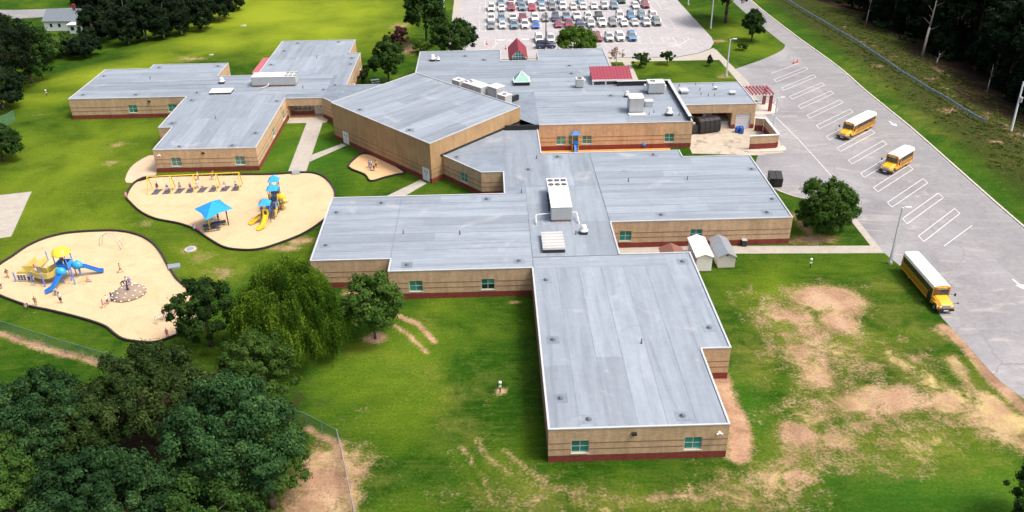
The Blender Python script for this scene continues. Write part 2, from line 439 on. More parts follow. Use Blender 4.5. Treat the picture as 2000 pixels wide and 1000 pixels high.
grass = mixc(nt, math_(nt, 'MULTIPLY', A('wild'), ramp(nt, nmid, [(.35, .6), (.6, 1.)])), grass, wildc)
grass = mixc(nt, 1., grass, ramp(nt, nfine, [(.3, .62), (.52, 1.), (.72, 1.35)]), 'MULTIPLY')
grass = mixc(nt, 1., grass, ramp(nt, nvf, [(.3, .72), (.7, 1.28)]), 'MULTIPLY')
nclay = noise(nt, .22, 4, .6, p, .6).outputs[0]
clay = ramp(nt, nclay, [(.32, (.25,.15,.10)), (.5, (.385,.245,.16)), (.68, (.47,.335,.215))])
clay = mixc(nt, 1., clay, ramp(nt, nfine, [(.3, .68), (.7, 1.18)]), 'MULTIPLY')
df = math_(nt, 'ADD', A('dirt'), math_(nt, 'MULTIPLY', math_(nt, 'SUBTRACT', nfine, .5), 1.3))
df = math_(nt, 'ADD', df, math_(nt, 'MULTIPLY', math_(nt, 'SUBTRACT', nvf, .5), .55))
nw = noise(nt, .30, 7, .66, p, 1.1).outputs[0]
df = math_(nt, 'ADD', df, math_(nt, 'MULTIPLY', math_(nt, 'SUBTRACT', nmid, .5), 1.0))
df = math_(nt, 'ADD', df, math_(nt, 'MULTIPLY', math_(nt, 'SUBTRACT', nw, .5), 1.5))
c = mixc(nt, ramp(nt, df, [(.32, 0.), (.88, 1.)]), grass, clay)
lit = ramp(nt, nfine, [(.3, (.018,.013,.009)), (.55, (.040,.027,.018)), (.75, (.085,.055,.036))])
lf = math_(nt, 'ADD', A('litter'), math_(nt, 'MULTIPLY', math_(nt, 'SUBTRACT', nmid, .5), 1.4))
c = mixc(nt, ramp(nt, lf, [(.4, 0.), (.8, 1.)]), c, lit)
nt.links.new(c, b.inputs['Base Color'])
b.inputs['Roughness'].default_value = .95
b.inputs['Specular IOR Level'].default_value = .04
hsum = math_(nt, 'ADD', nfine, math_(nt, 'MULTIPLY', nvf, .7))
bump(nt, b, hsum, .7, .12)
gm.materials.append(m)
tag(link('ground', gm), kind='structure')

# ---------------------------------------------------------------- paved surfaces
def surface_mat(name, c0, c1, s1=.25, s2=2., rough=.85, stain=None, bmp=.12, cracks=False):
    m, nt, b = new_mat(name)
    p = pos(nt)
    n1 = noise(nt, s1, 6, .62, p, .8).outputs[0]; n2 = noise(nt, s2, 6, .7, p).outputs[0]; n3 = noise(nt, 11, 3, .7, p).outputs[0]
    c = mixc(nt, ramp(nt, n1, [(.3, 0.), (.7, 1.)]), c0, c1)
    c = mixc(nt, 1., c, ramp(nt, n2, [(.3, .86), (.7, 1.1)]), 'MULTIPLY')
    c = mixc(nt, 1., c, ramp(nt, n3, [(.3, .9), (.7, 1.1)]), 'MULTIPLY')
    if stain:
        mp = N(nt, 'ShaderNodeMapping'); mp.inputs['Scale'].default_value = stain[2]; mp.inputs['Rotation'].default_value = (0,0,stain[3])
        nt.links.new(p, mp.inputs[0])
        n4 = noise(nt, .35, 5, .6, mp.outputs[0], 1.).outputs[0]
        c = mixc(nt, ramp(nt, n4, [(.55, 0.), (.72, stain[1])]), c, stain[0])
    if cracks:
        dn = noise(nt, .5, 4, .6, p); wp = N(nt, 'ShaderNodeVectorMath', operation='MULTIPLY_ADD'); nt.links.new(dn.outputs['Color'], wp.inputs[0]); wp.inputs[1].default_value = (2.2, 2.2, 0); nt.links.new(p, wp.inputs[2])
        vo = N(nt, 'ShaderNodeTexVoronoi', feature='DISTANCE_TO_EDGE'); vo.inputs['Scale'].default_value = .085; nt.links.new(wp.outputs[0], vo.inputs['Vector'])
        c = mixc(nt, math_(nt, 'MULTIPLY', ramp(nt, vo.outputs['Distance'], [(.0, 1.), (.009, 0.)]), ramp(nt, n1, [(.4, 0.), (.6, .55)])), c, (.09,.09,.095))
        ol = noise(nt, .55, 2, .5, p).outputs[0]; c = mixc(nt, ramp(nt, ol, [(.68, 0.), (.76, .35)]), c, (.13,.125,.125))
    nt.links.new(c, b.inputs['Base Color'])
    b.inputs['Roughness'].default_value = rough
    b.inputs['Specular IOR Level'].default_value = .25
    bump(nt, b, n2, bmp, .03)
    return m
asphalt = surface_mat('worn_asphalt', (.19,.193,.208), (.305,.303,.316), .07, 1.6, stain=((.38,.36,.345), .7, (.5,1.4,1), .8), cracks=True)
asphalt_lot = surface_mat('pale_worn_asphalt', (.315,.308,.322), (.375,.365,.378), .1, 1.2, stain=((.52,.49,.48), .6, (1,1,1), 0))
drive = surface_mat('drive_asphalt', (.20,.205,.218), (.25,.25,.26), .16, 1.2, stain=((.38,.36,.345), .5, (.3,2,1), .6))
concrete = surface_mat('pavement_concrete', (.33,.308,.272), (.41,.382,.34), .35, 1.4, stain=((.28,.26,.235), .5, (1,1,1), 0))
apron = surface_mat('stained_apron_concrete', (.36,.315,.25), (.46,.41,.33), .4, 1.1, stain=((.14,.12,.095), .9, (1,1,1), .3))
sand = surface_mat('play_sand', (.50,.375,.225), (.565,.435,.275), .3, 3., .95, stain=((.42,.305,.175), .6, (1,1.6,1), .2), bmp=.45)
mulch = surface_mat('play_mulch', (.50,.245,.075), (.60,.315,.11), .5, 5., .95, bmp=.4)
mulch_pale = surface_mat('play_mulch_pale', (.56,.36,.185), (.64,.43,.24), .5, 5., .95, bmp=.4)
kerb_m = surface_mat('kerb_concrete', (.42,.39,.35), (.52,.48,.43), .6, 2.)

def sheet(name, poly, z, material, label=None):
    mb = MB(); mb.add([(x,y,z) for x,y in poly], [tuple(range(len(poly)))])
    me = mb.mesh(name, material)
    if me.polygons[0].normal.z < 0: me.flip_normals()
    o = link(name, me); tag(o, label, None, None, 'structure'); return o
def sm_closed(pts, n=5):
    out = []; k = len(pts)
    for i in range(k):
        p0, p1, p2, p3 = (np.array(pts[(i+j-1) % k]) for j in range(4))
        for t in np.arange(n)/n:
            out.append(tuple(.5*((2*p1)+(-p0+p2)*t+(2*p0-5*p1+4*p2-p3)*t*t+(-p0+3*p1-3*p2+p3)*t**3)))
    return out
def sm_open(pts, n=6):
    e = [tuple(2*np.array(pts[0])-np.array(pts[1]))]+list(pts)+[tuple(2*np.array(pts[-1])-np.array(pts[-2]))]
    out = []
    for i in range(1, len(e)-2):
        p0, p1, p2, p3 = (np.array(e[i+j-1]) for j in range(4))
        for t in np.arange(n)/n:
            out.append(tuple(.5*((2*p1)+(-p0+p2)*t+(2*p0-5*p1+4*p2-p3)*t*t+(-p0+3*p1-3*p2+p3)*t**3)))
    return out + [tuple(pts[-1])]
def strip_kerb(name, pts, w, z0, z1, material, side=1, label=None):
    """a kerb or border that follows pts; side = which side of the line it lies on"""
    P = [np.array(q, float) for q in pts]; rings = []
    for i, q in enumerate(P):
        d = P[min(i+1, len(P)-1)] - P[max(i-1, 0)]; d /= max(1e-6, np.hypot(*d))
        nn = np.array([d[1], -d[0]])*side
        a, c = q, q+nn*w
        rings.append([(a[0],a[1],z0),(c[0],c[1],z0),(c[0],c[1],z1),(a[0],a[1],z1)])
    mb = MB(); mb.loft(rings)
    return mb.build(name, material)

Z1, Z2, Z3 = .012, .022, .03
kerb_line = [(80.26, 281.4), (79.5, 257.22), (79.96, 236.37), (80.65, 218.74), (81.85, 195.35), (81.56, 178.34), (81.8, 155.89), (81.33, 136.38), (80.88, 114.04)]
kx, ky = kerb_line[-1]
kerb_line = sm_open(kerb_line + [(kx+.3, 85.), (kx+.6, 40.)], 5)
left_edge = [(76.29, 272.3), (76.05, 257.52), (75.91, 236.15), (76.84, 221.97)] + sm_open([(76.84, 221.97), (75.55, 215.79), (73.05, 210.44), (67.76, 204.67), (62.94, 200.39), (57.63, 196.06)], 4)[1:]
right_body = [(58.14, 186.34), (56.42, 172.74), (55.83, 165.03), (55.21, 154.6), (53.59, 145.74), (48.53, 144.6)] + [(44.6,134.6)] + [(47.65, 129.47), (49.71, 126.97), (53.35, 124.44), (55.67, 118.1), (56.65, 107.49), (57.43, 103.53), (57.63, 97.45), (57.16, 90.35), (57.43, 85.23), (57.52, 79.61), (57.79, 76.99), (58.71, 74.08)]
bx0, by0 = right_body[-1]
road_poly = left_edge + right_body + [(bx0+1.5, 40.)] + [q for q in kerb_line[::-1]]
sheet('bus_yard', road_poly, Z1, asphalt)
tag(strip_kerb('kerb', kerb_line, .35, 0, .13, kerb_m, -1), 'long concrete kerb between bus yard and grass bank', kind='structure')
# worn drive lane laid along the kerb
lane_r = [(x-.5, y) for x, y in kerb_line]
lane_l = [(x-9.2 + (3.6 if y > 205 else 3.6*max(0, (y-190)/15)), y) for x, y in kerb_line]
sheet('drive_lane', lane_l + lane_r[::-1], Z2, drive)
far_lot = [(-8.64, 318.61), (-8.27, 271.39), (-8.63, 249.3), (-9.14, 225.19), (-9.65, 207.81), (25.63, 207.79), (46.07, 206.71), (52.06, 209.78), (55.78, 213.34), (57.73, 218.1), (58.44, 223.41), (57.99, 246.74), (57.76, 265.66), (57.91, 295.14)]
sheet('car_park', far_lot, Z1, asphalt_lot)
sheet('car_park_pavement', [(-15.06, 319.23), (-11.05, 293.55), (-8.64, 318.61), (-8.27, 271.39), (-8.63, 249.3), (-9.14, 225.19), (-9.65, 207.81), (-10.66, 207.89), (-10.54, 235.51), (-10.59, 271.6)], Z1, concrete)
sheet('school_front_pavement', [(-16.,199.)] + [(-9.64, 207.39), (25.59, 207.36), (45.99, 206.28), (51.96, 209.34), (56.52, 213.51), (56.99, 211.65)] + [(55.53, 203.44), (33.98, 203.55), (33.69, 186.96)] + [(27.,172.),(27.,199.)], Z1+.004, concrete)
sheet('office_path', [(55.85, 212.88), (56.91, 211.88), (57.65, 195.9), (58.14, 186.34), (56.78, 174.01), (54.84, 174.14), (55.82, 187.24), (55.59, 203.18)], Z2, concrete)
sheet('small_lawn_bed', [(29.25, 203.48), (32.08, 203.27), (32.25, 198.54), (29, 198.77)], Z3, MATS['turf'])
sheet('loading_apron', [(37.2,157.9)] + [(36.79, 146.04), (48.03, 144.51), (53.52, 145.5), (55.13, 154.33), (54.79, 157.9)] + [(51.5,157.9)], Z2, apron)
sheet('enclosure_floor', [(46.,146.6),(53.,146.4),(53.,157.9),(46.,157.9)], Z1+.001, apron)
sheet('office_corner_pavement', [(51.45,155.5),(57.,155.5),(57.5,172.),(51.45,172.)], Z1-.004, concrete)
sheet('wing_side_pavement', [(43.9,124.5),(45.6,124.5),(45.6,134.6),(43.9,134.6)], Z2+.004, concrete)
sheet('courtyard_path', [(-37.72, 169.95), (-34.41, 170.03), (-33.3, 142.1), (-36.57, 142.52)], Z1, concrete)
sheet('courtyard_branch_path', [(-33.54, 149.86), (-28.75, 154.98), (-27.73, 154.02), (-33.57, 146.26)], Z1, concrete)
sheet('gym_side_path', [(-19.06, 129.72), (-12.65, 137.36), (-11.44, 135.79), (-16.41, 128.6)], Z1, concrete)
sheet('lawn_slab', [(-88.64, 134.09), (-79.21, 136.39), (-74.86, 119.77), (-81.04, 117.79)], Z1, concrete)
sheet('shed_path', [(18.19, 111.65), (55.53, 109.8), (55.67, 118.1), (56.8, 118.74), (56.65, 107.49), (35.09, 108.49), (17.87, 109.33)], Z1+.012, concrete)
sheet('entry_stoop', [(-41.6,166.6),(-33.5,166.6),(-33.5,169.2),(-41.6,169.2)], Z2, concrete)
sheet('dirt_apron', sm_closed([(-64.04, 139.08), (-65.53, 144.01), (-65.41, 148.41), (-63.42, 151.44), (-60.09, 143.01), (-60.85, 140.41)], 3), Z1, surface_mat('tan_gravel', (.47,.36,.25), (.55,.44,.32), .5, 4.))
tag(strip_kerb('island_kerb', sm_open([(47.65, 129.47), (49.71, 126.97), (53.35, 124.44), (55.67, 118.1)], 4), .2, 0, .12, kerb_m, 1), kind='structure')
# playground surfaces with their dark borders
pg = {}
pg['swing'] = sm_closed([(-61.8, 133.24), (-62.46, 137.8), (-61.9, 140.12), (-60.59, 140.91), (-55.53, 141.19), (-45.59, 141.09), (-39.59, 140.88), (-34.5, 141.31), (-31.86, 141), (-29.78, 139.19), (-27.88, 135.78), (-26.82, 132.55), (-26.48, 129.06), (-26.64, 124.11), (-28.15, 120.29), (-30.08, 117.41), (-33.13, 114.69), (-35.37, 113.41), (-37.88, 113.38), (-40.65, 114.39), (-43.84, 117.42), (-46.8, 120.56), (-49.89, 122.64), (-54.02, 124.44), (-57.23, 127.04), (-60.1, 130.54)])
pg['ship'] = sm_closed([(-71.94, 107.91), (-72.18, 110.66), (-71.48, 113.08), (-70.84, 115.79), (-69.8, 117.76), (-68.45, 119.13), (-65.98, 120.26), (-61.19, 120.64), (-58.07, 120.26), (-55.01, 118.82), (-52.24, 116.4), (-49.81, 113.09), (-47.75, 109.56), (-46.6, 107.67), (-44.9, 105.09), (-42.72, 102.58), (-40.34, 99.17), (-38.91, 95.36), (-39.47, 92.72), (-41.43, 90.67), (-43.06, 89.78), (-45.59, 90.18), (-47.26, 90.82), (-48.66, 92.02), (-50.65, 93.85), (-54.4, 95.83), (-59.29, 97.91), (-62.31, 99.01), (-65.69, 100.78), (-68.14, 102.27), (-70.38, 104)])
pg['gym'] = sm_closed([(-25.75, 143.23), (-25.29, 146.94), (-23.79, 149.48), (-20.15, 146.63), (-15.78, 140.62), (-17.13, 139.49), (-19.04, 138.41), (-21.18, 137.09), (-22.49, 139.81)], 4)
sheet('swing_playground_sand', pg['swing'], Z1, sand)
sheet('ship_playground_sand', pg['ship'], Z1, sand)
sheet('small_playground_mulch', pg['gym'], Z1, mulch_pale)
sheet('courtyard_mulch', [(8.5,137.5),(33.2,137.5),(33.2,149.0),(8.5,149.0)], Z1, mulch)
border_m = mat('black_border_timber', (.022,.019,.018), .75, .25, 4)
for key, lab in (('swing', 'dark plastic border round the sand of the swing playground'), ('ship', 'dark plastic border round the sand of the ship playground'), ('gym', 'dark curved border round the small mulch patch beside the gym')):
    P = pg[key] + [pg[key][0]]
    if key == 'gym': P = P[len(P)//2-1:]+P[1:5] if False else P
    o = strip_kerb('playground_border', P, .22, 0, .34, border_m, -1); tag(o, lab, 'border')
for pts, nm, lab in (([(-35.79, 141.8), (-34.46, 141.94), (-34.16, 140.81), (-35.48, 140.66)], 'ramp', 'small grey access ramp over the swing playground border'), ([(-47.42, 109.1), (-45.72, 109.45), (-45.34, 108.33), (-46.88, 107.86)], 'ramp', 'small grey access ramp over the ship playground border')):
    mb = MB(); mb.prism(pts if True else pts, 0, .36); o = mb.build(nm, steel); tag(o, lab, 'ramp')

# ---------------------------------------------------------------- painted markings
def line_quad(mb, a, b2, w, z):
    a = np.array(a); b2 = np.array(b2); d = (b2-a)/np.hypot(*(b2-a)); n = np.array([-d[1], d[0]])*w/2
    mb.add([(*(a+n),z),(*(a-n),z),(*(b2-n),z),(*(b2+n),z)], [(0,1,2,3)])
def marks(name, lines, w, z, label=None):
    mb = MB()
    for k, (a, b2) in enumerate(lines): line_quad(mb, a, b2, w, z + .0008*(k % 4))
    return tag(mb.build(name, marking), label, kind='structure')
ZM = .036
for i in range(14):
    ya = 187.5 - 5.78*i; x0, x1 = 64.25-.03*i, 74.35-.06*i; dy = 8.75
    A0, A1, B0, B1 = (x0, ya), (x1, ya+dy), (x0, ya-1.75), (x1, ya-1.75+dy)
    marks('bus_bay_marking', [(A0, A1), (B0, B1), (A0, B0), (A1, B1)], .105, ZM)
marks('bus_bay_marking', [((64.7,191.8),(73.6,199.2))], .105, ZM)
marks('bus_bay_marking', [((66.2,109.1),(73.5,115.3))], .105, ZM)
edge = [(55.62, 168.38), (57.37, 167.04), (58.3, 151.5), (58.6, 134.45), (58.63, 130.87)]
marks('edge_line', list(zip(edge[:-1], edge[1:])), .11, ZM)
cr = sm_open([(57.3, 170.14), (59.67, 171.56), (60.03, 173.14), (57.67, 173.3)], 4)
marks('curved_marking', list(zip(cr[:-1], cr[1:])), .12, ZM)
def arrow(name, c, ang, s):
    mb = MB(); ca, sa = math.cos(ang), math.sin(ang)
    T = lambda x, y: (c[0]+s*(x*ca-y*sa), c[1]+s*(x*sa+y*ca), ZM)
    mb.add([T(-1.3,-.12),(T(.1,-.12)),T(.1,.12),T(-1.3,.12)], [(0,1,2,3)]); mb.add([T(.1,-.55),T(1.3,0),T(.1,.55)], [(0,1,2)])
    tag(mb.build(name, marking), kind='structure')
arrow('lane_arrow', (79.34, 158.56), -1.45, 1.1)
arrow('lane_arrow', (71.24, 97.94), -1.5, 1.1)
arrow('lane_arrow', (77.42, 243.96), 1.2, 1.4)
# car park bays: three double or single rows on a 3.07 m pitch
BX = lambda k: -.87 + 3.07*k
for (ya, yb, ks) in ((253.4, 270., range(17)), (233.6, 246., range(17)), (218.9, 224.6, list(range(4, 10)) + list(range(10, 17)))):
    for k in ks:
        marks('bay_line', [((BX(k), ya), (BX(k), yb))], .08, ZM)
for y_, x0, x1 in ((259.2, -.9, 48.3), (239.9, -.9, 48.3), (218.9, 10.3, 50.)):
    marks('bay_cross_line', [((x0, y_), (x1, y_))], .08, ZM+.004)
def hatch(name, poly, n=6, w=.09, slope=0):
    L = list(zip(poly, poly[1:]+poly[:1]))
    ys = [q[1] for q in poly]
    for i in range(1, n):
        y = min(ys) + (max(ys)-min(ys))*i/n; xs = []
        for (xa,ya),(xb,yb) in L[:len(poly)]:
            if (ya-y)*(yb-y) < 0: xs.append(xa+(xb-xa)*(y-ya)/(yb-ya))
        if len(xs) >= 2: L.append(((min(xs), y), (max(xs), y+slope)))
    marks(name, L, w, ZM+.002)
hatch('hatched_island', [(48.4,265.7),(51.2,264.7),(50.8,254.4),(48.3,252.8)], 8)
hatch('hatched_island', [(48.4,245.6),(51.,244.7),(50.9,233.8),(48.2,232.2)], 8)
hatch('hatched_island', [(48.2,223.9),(49.8,224.6),(50.9,223.),(50.9,220.3),(49.6,218.4),(48.2,218.7)], 6)
hatch('hatched_island', [(-1.4,224.6),(1.7,226.8),(1.7,220.5),(.6,217.2),(-1.2,220.2)], 6)
hatch('hatched_island', [(-2.6,245.8),(-1.0,246.),(-1.0,233.6),(-2.6,234.)], 12)
hatch('hatched_island', [(-2.6,263.8),(-1.0,264.),(-1.0,253.6),(-2.6,254.)], 10)
hatch('hatched_crossing', [(30.01, 212.33), (32.82, 213.02), (33.46, 207.65), (29.84, 207.05)], 5)
hatch('hatched_crossing', [(42.7, 211.82), (44.69, 213.49), (45.45, 206.76), (42.55, 206.11)], 5)
lp = sm_open([(31.38, 212.9), (43.31, 214.51), (49.2, 217.81), (52.14, 222.41), (51.75, 224.43)], 5)
marks('lane_line', list(zip(lp[:-1], lp[1:])), .13, ZM)
for q in ((3.13, 225.22), (9.48, 225.23), (14.05, 224.87)):
    marks('crossing_bar', [((q[0]-1.0,q[1]),(q[0]+1.0,q[1]))], .9, ZM)

# ================================================================ SCHOOL BUILDING
school = thing('school_building', 'sprawling single-storey tan block school with pale grey flat roofs and tall gym', 'school', (0,0,0))
ROOFZ, KITZ, GYMZ = 4.4, 5.1, 7.4

def wall_uv(me, data):
    uvl = me.uv_layers.new(name='UVMap')
    uvl.data.foreach_set('uv', np.array(data, np.float32).ravel())
class WallB:
    def __init__(s): s.v = []; s.f = []; s.uv = []
    def quad(s, P, U):
        o = len(s.v); s.v += P; s.f.append((o,o+1,o+2,o+3)); s.uv += U
    def build(s, name, m, parent):
        me = bpy.data.meshes.new(name); me.from_pydata(s.v, [], s.f); me.materials.append(m)
        wall_uv(me, s.uv); me.update(); return link(name, me, parent)

def make_window(p, out, u, z0, w, h, deep, dark=False):
    """2 x 2 aluminium window set back in its opening; frame with four panes as sub-parts"""
    t = .07; mb = MB()
    B = lambda a, b, c, d, y0=-.05, y1=.05: mb.bx(a, b, y0, y1, c, d)
    B(0, w, 0, t); B(0, w, h-t, h); B(0, t, t, h-t); B(w-t, w, t, h-t)
    B(w/2-t*.45, w/2+t*.45, t, h-t, -.047, .047); B(t, w/2-t*.45, h/2-t*.4, h/2+t*.4, -.044, .044); B(w/2+t*.45, w-t, h/2-t*.4, h/2+t*.4, -.044, .044)
    mb.bx(-.05, w+.05, -.26, -.055, -.07, -.01)
    o = mb.build('window', frame_m, school)
    o.location = (p[0]-out[0]*deep, p[1]-out[1]*deep, z0)
    o.rotation_euler = (0, 0, math.atan2(u[1], u[0]))
    for i in range(2):
        for j in range(2):
            g = MB(); g.bx(0, w/2-t*1.45, -.012, .012, 0, h/2-t*1.4)
            g.build('pane', glass_dark if (dark and j == 0) else teal_glass, o, loc=((t if i == 0 else w/2+t*.45), 0, (t if j == 0 else h/2+t*.4)))
    return o
def make_door(p, u, out, z0, w, h, deep, leaves=2, m=door_white):
    o = MB()
    o.bx(0, w, -.06, .06, h-.06, h); o.bx(0, .06, -.06, .06, 0, h-.06); o.bx(w-.06, w, -.06, .06, 0, h-.06)
    d = o.build('door', frame_m, school)
    d.location = (p[0]-out[0]*deep, p[1]-out[1]*deep, z0); d.rotation_euler = (0,0,math.atan2(u[1],u[0]))
    lw = (w-.12)/leaves
    for k in range(leaves):
        lf = MB(); lf.bx(.06+k*lw+.008, .06+(k+1)*lw-.008, -.03, .03, .015, h-.07)
        lf.build('door_leaf', m, d)
    hd = MB()
    cx = w/2
    for sg in (-1, 1)[:leaves]:
        hd.tube((cx+sg*.12, -.09, 1.0), (cx+sg*.12, -.09, 1.25), .025)
    hd.build('handle', dark_metal, d)
    if leaves == 2:
        for sg in (-1, 1):
            pn = MB(); pn.bx(cx+sg*.3-.09, cx+sg*.3+.09, -.036, -.031, 1.45, 2.0); pn.build('door_glass', glass_dark, d)
    return d

def wall_run(p0, p1, H, openings=(), base=.88, bands=(1.7, 2.5), material=None, z0=0., name='wall', base_m=None):
    """one straight wall with real openings. openings: (u0, w, z0, h, deep)"""
    material = material or tan_block
    p0 = np.array(p0, float); p1 = np.array(p1, float); L = np.hypot(*(p1-p0)); u = (p1-p0)/L; out = np.array([u[1], -u[0]])
    W = WallB(); Bs = WallB(); Bd = MB()
    us = sorted({0., L, *[o[0] for o in openings], *[o[0]+o[1] for o in openings]})
    zs = sorted({z0, H, *([base] if base else []), *[o[2] for o in openings], *[o[2]+o[3] for o in openings]})
    zs = [z for z in zs if z0 <= z <= H]
    P3 = lambda a, z, n=0.: (p0[0]+u[0]*a+out[0]*n, p0[1]+u[1]*a+out[1]*n, z)
    off = (p0[0]*.37+p0[1]*.73) % 1
    for i in range(len(us)-1):
        for j in range(len(zs)-1):
            a, b2, c, d = us[i], us[i+1], zs[j], zs[j+1]
            mid = ((a+b2)/2, (c+d)/2)
            if any(o[0] < mid[0] < o[0]+o[1] and o[2] < mid[1] < o[2]+o[3] for o in openings): continue
            (Bs if base and d <= base+1e-6 else W).quad([P3(a,c), P3(b2,c), P3(b2,d), P3(a,d)], [(a+off,c),(b2+off,c),(b2+off,d),(a+off,d)])
    for (a, w, c, h, deep) in openings:
        b2, d = a+w, c+h
        for q in ([P3(a,c),P3(a,c,-deep),P3(a,d,-deep),P3(a,d)], [P3(b2,c,-deep),P3(b2,c),P3(b2,d),P3(b2,d,-deep)], [P3(a,d,-deep),P3(b2,d,-deep),P3(b2,d),P3(a,d)], [P3(a,c),P3(b2,c),P3(b2,c,-deep),P3(a,c,-deep)], [P3(a,c,-deep),P3(b2,c,-deep),P3(b2,d,-deep),P3(a,d,-deep)]):
            W.quad(q, [(0,0),(deep,0),(deep,h),(0,h)] if deep < 1 else [(0,0),(w,0),(w,h),(0,h)])
    if W.f: W.build(name, material, school)
    if Bs.f: Bs.build('base_course', base_m or red_block, school)
    if bands:
        segs = []
        for z in bands:
            cuts = sorted((o[0]-.02, o[0]+o[1]+.02) for o in openings if o[2] < z < o[2]+o[3])
            a = 0.
            for c, d in cuts + [(L, L)]:
                if c > a+.05: segs.append((a, c, z))
                a = d
        ang = math.atan2(u[1], u[0])
        for a, c, z in segs:
            mb = MB(); q = P3((a+c)/2, z, .008); mb.box((q[0],q[1],z), (c-a, .03, .07), ang)
            mb.build('wall_band', band_m, school)
    return u, out, p0

def coping_line(poly, z, w=.22, closed=True, m=None, skip=()):
    mb = MB(); n = len(poly)
    for k in range(n):
        if k in skip: continue
        a = np.array(poly[k]); b2 = np.array(poly[(k+1) % n]); L = np.hypot(*(b2-a)); u = (b2-a)/L; out = np.array([u[1], -u[0]])
        c = (a+b2)/2 - out*(w/2-.05); dz = .003*(k % 3)
        mb.box((c[0], c[1], z-.03+dz/2), (L+.08-(k % 2)*.006, w, .12+dz), math.atan2(u[1], u[0]))
    return mb.build('coping', m or coping_m, school)

win = lambda u0: (u0-.9, 1.8, 1.15, 1.65, .26)
def walls_for(poly, H, wins, skip=(), recess={}, **k):
    """wins: {edge: [u centres]}"""
    n = len(poly)
    for e in range(n):
        if e in skip: continue
        ops = [win(c) for c in wins.get(e, [])] + list(recess.get(e, []))
        u, out, p0 = wall_run(poly[e], poly[(e+1) % n], H, ops, **k)
        for c in wins.get(e, []):
            o = win(c); q = p0 + u*o[0]
            make_window(q, out, u, o[2], o[1], o[3], .19, dark=(e, round(c)) in DARK)

# main low block, counter-clockwise from the front wing's near left corner
M = [(4.9,66.3),(23.2,66.3),(23.2,79.3),(26.6,79.3),(26.6,101.6),(17.,101.6),(17.,111.1),(43.75,111.1),(43.75,134.5),(32.3,134.5),(32.3,137.4),(8.45,137.4),(8.45,149.05),(2.1,149.05),(-8.6,137.7),(-1.9,130.),(1.7,130.),(1.7,121.7),(-25.1,121.7),(-25.1,101.9),(-14.2,101.9),(-14.2,98.5),(4.9,98.5)]
DARK = {(0, 4), (21, 13)}
wx = lambda q: q
xw = [(8.13, 65.73)[0], (19.68, 65.97)[0]]
walls_for(M, ROOFZ, {0: [xw[0]-4.9, xw[1]-4.9], 6: [(19.26, 110.77)[0]-17., (29.73, 110.99)[0]-17.], 21: [(-10.68, 98.09)[0]+14.2, (-1.05, 98.12)[0]+14.2], 14: [5.6]}, skip=(12, 13))
coping_line(M, ROOFZ, skip=(12, 13))
# left low block
LB = [(-59.95,143.15),(-41.8,143.15),(-41.8,169.2),(-34.2,169.2),(-27.4,161.),(-15.6,174.2),(-15.6,177.),(-30.4,177.),(-30.4,200.7),(-33.05,200.7),(-33.05,212.4),(-51.1,212.4),(-51.1,185.3),(-59.75,185.3),(-59.75,194.8),(-76.75,194.8),(-76.75,191.8),(-86.6,191.8),(-86.6,171.8),(-62.55,171.8),(-62.55,154.15),(-59.95,154.15)]
DARK = {(0, 99)}
walls_for(LB, ROOFZ, {0: [(-56.25, 142.51)[0]+59.95, (-44.97, 142.52)[0]+59.95], 1: [(-41.64, 156.42)[1]-143.15, (-41.69, 165.98)[1]-143.15], 18: [(-73.97, 171.41)[0]+86.6, (-65.82, 171.79)[0]+86.6], 7: [(-30.57, 187.14)[1]-177., (-30.53, 197.78)[1]-177.]}, skip=(4, 5), recess={2: [(.25, 7.1, .02, 2.75, 2.6)]})
coping_line(LB, ROOFZ, skip=(4, 5))
# the courtyard entry inside its recess: white double door and two dark windows
make_door((-36.7,171.75), (1,0), (0,-1), .03, 1.9, 2.3, 0)
for x in (-40.9, -38.9):
    o = make_window((x,171.74), (0,-1), (1,0), .95, 1.7, 1.3, 0, dark=True)
mb = MB(); mb.bx(-41.5,-36.8,171.6,171.8,.02,.9); mb.build('wall', red_steel, school)
# gym
GY = [(-30.4,157.5),(-10.5,135.6),(5.4,152.8),(-15.4,174.9)]
gL = [np.hypot(GY[(k+1) % 4][0]-GY[k][0], GY[(k+1) % 4][1]-GY[k][1]) for k in range(4)]
gu = (np.array(GY[1])-np.array(GY[0]))/gL[0]; gout = np.array([gu[1], -gu[0]])
d1 = float(np.dot(np.array((-28.52, 154.07))-np.array(GY[0]), gu)); d2 = float(np.dot(np.array((-12.31, 136.06))-np.array(GY[0]), gu))
for k in range(4):
    ops = [(d1-1., 2., .02, 2.5, .2), (d2-1., 2., .02, 2.5, .2)] if k == 0 else []
    wall_run(GY[k], GY[(k+1) % 4], GYMZ, ops, base=.88, bands=(1.7, 2.5), material=gym_block)
for d in (d1, d2):
    q = np.array(GY[0]) + gu*(d-1.); make_door(q, gu, gout, .03, 2., 2.46, .08)
coping_line(GY, GYMZ)
# kitchen, admin and office
KB = [(8.45,149.1),(37.1,149.1),(37.1,158.),(51.4,158.),(51.4,171.2),(26.4,171.2),(26.4,197.8),(10.9,197.8),(10.9,189.6),(2.5,189.6),(2.5,198.3),(-16.2,198.3),(-16.2,171.),(5.,153.)]
DARK = {(0, 99)}
walls_for(KB, KITZ, {0: [(12.79, 148.58)[0]-8.45, (15.05, 148.44)[0]-8.45, (17.62, 148.53)[0]-8.45, (33, 148.84)[0]-8.45]}, skip=(2, 12, 13))
coping_line(KB, KITZ, skip=(12, 13))
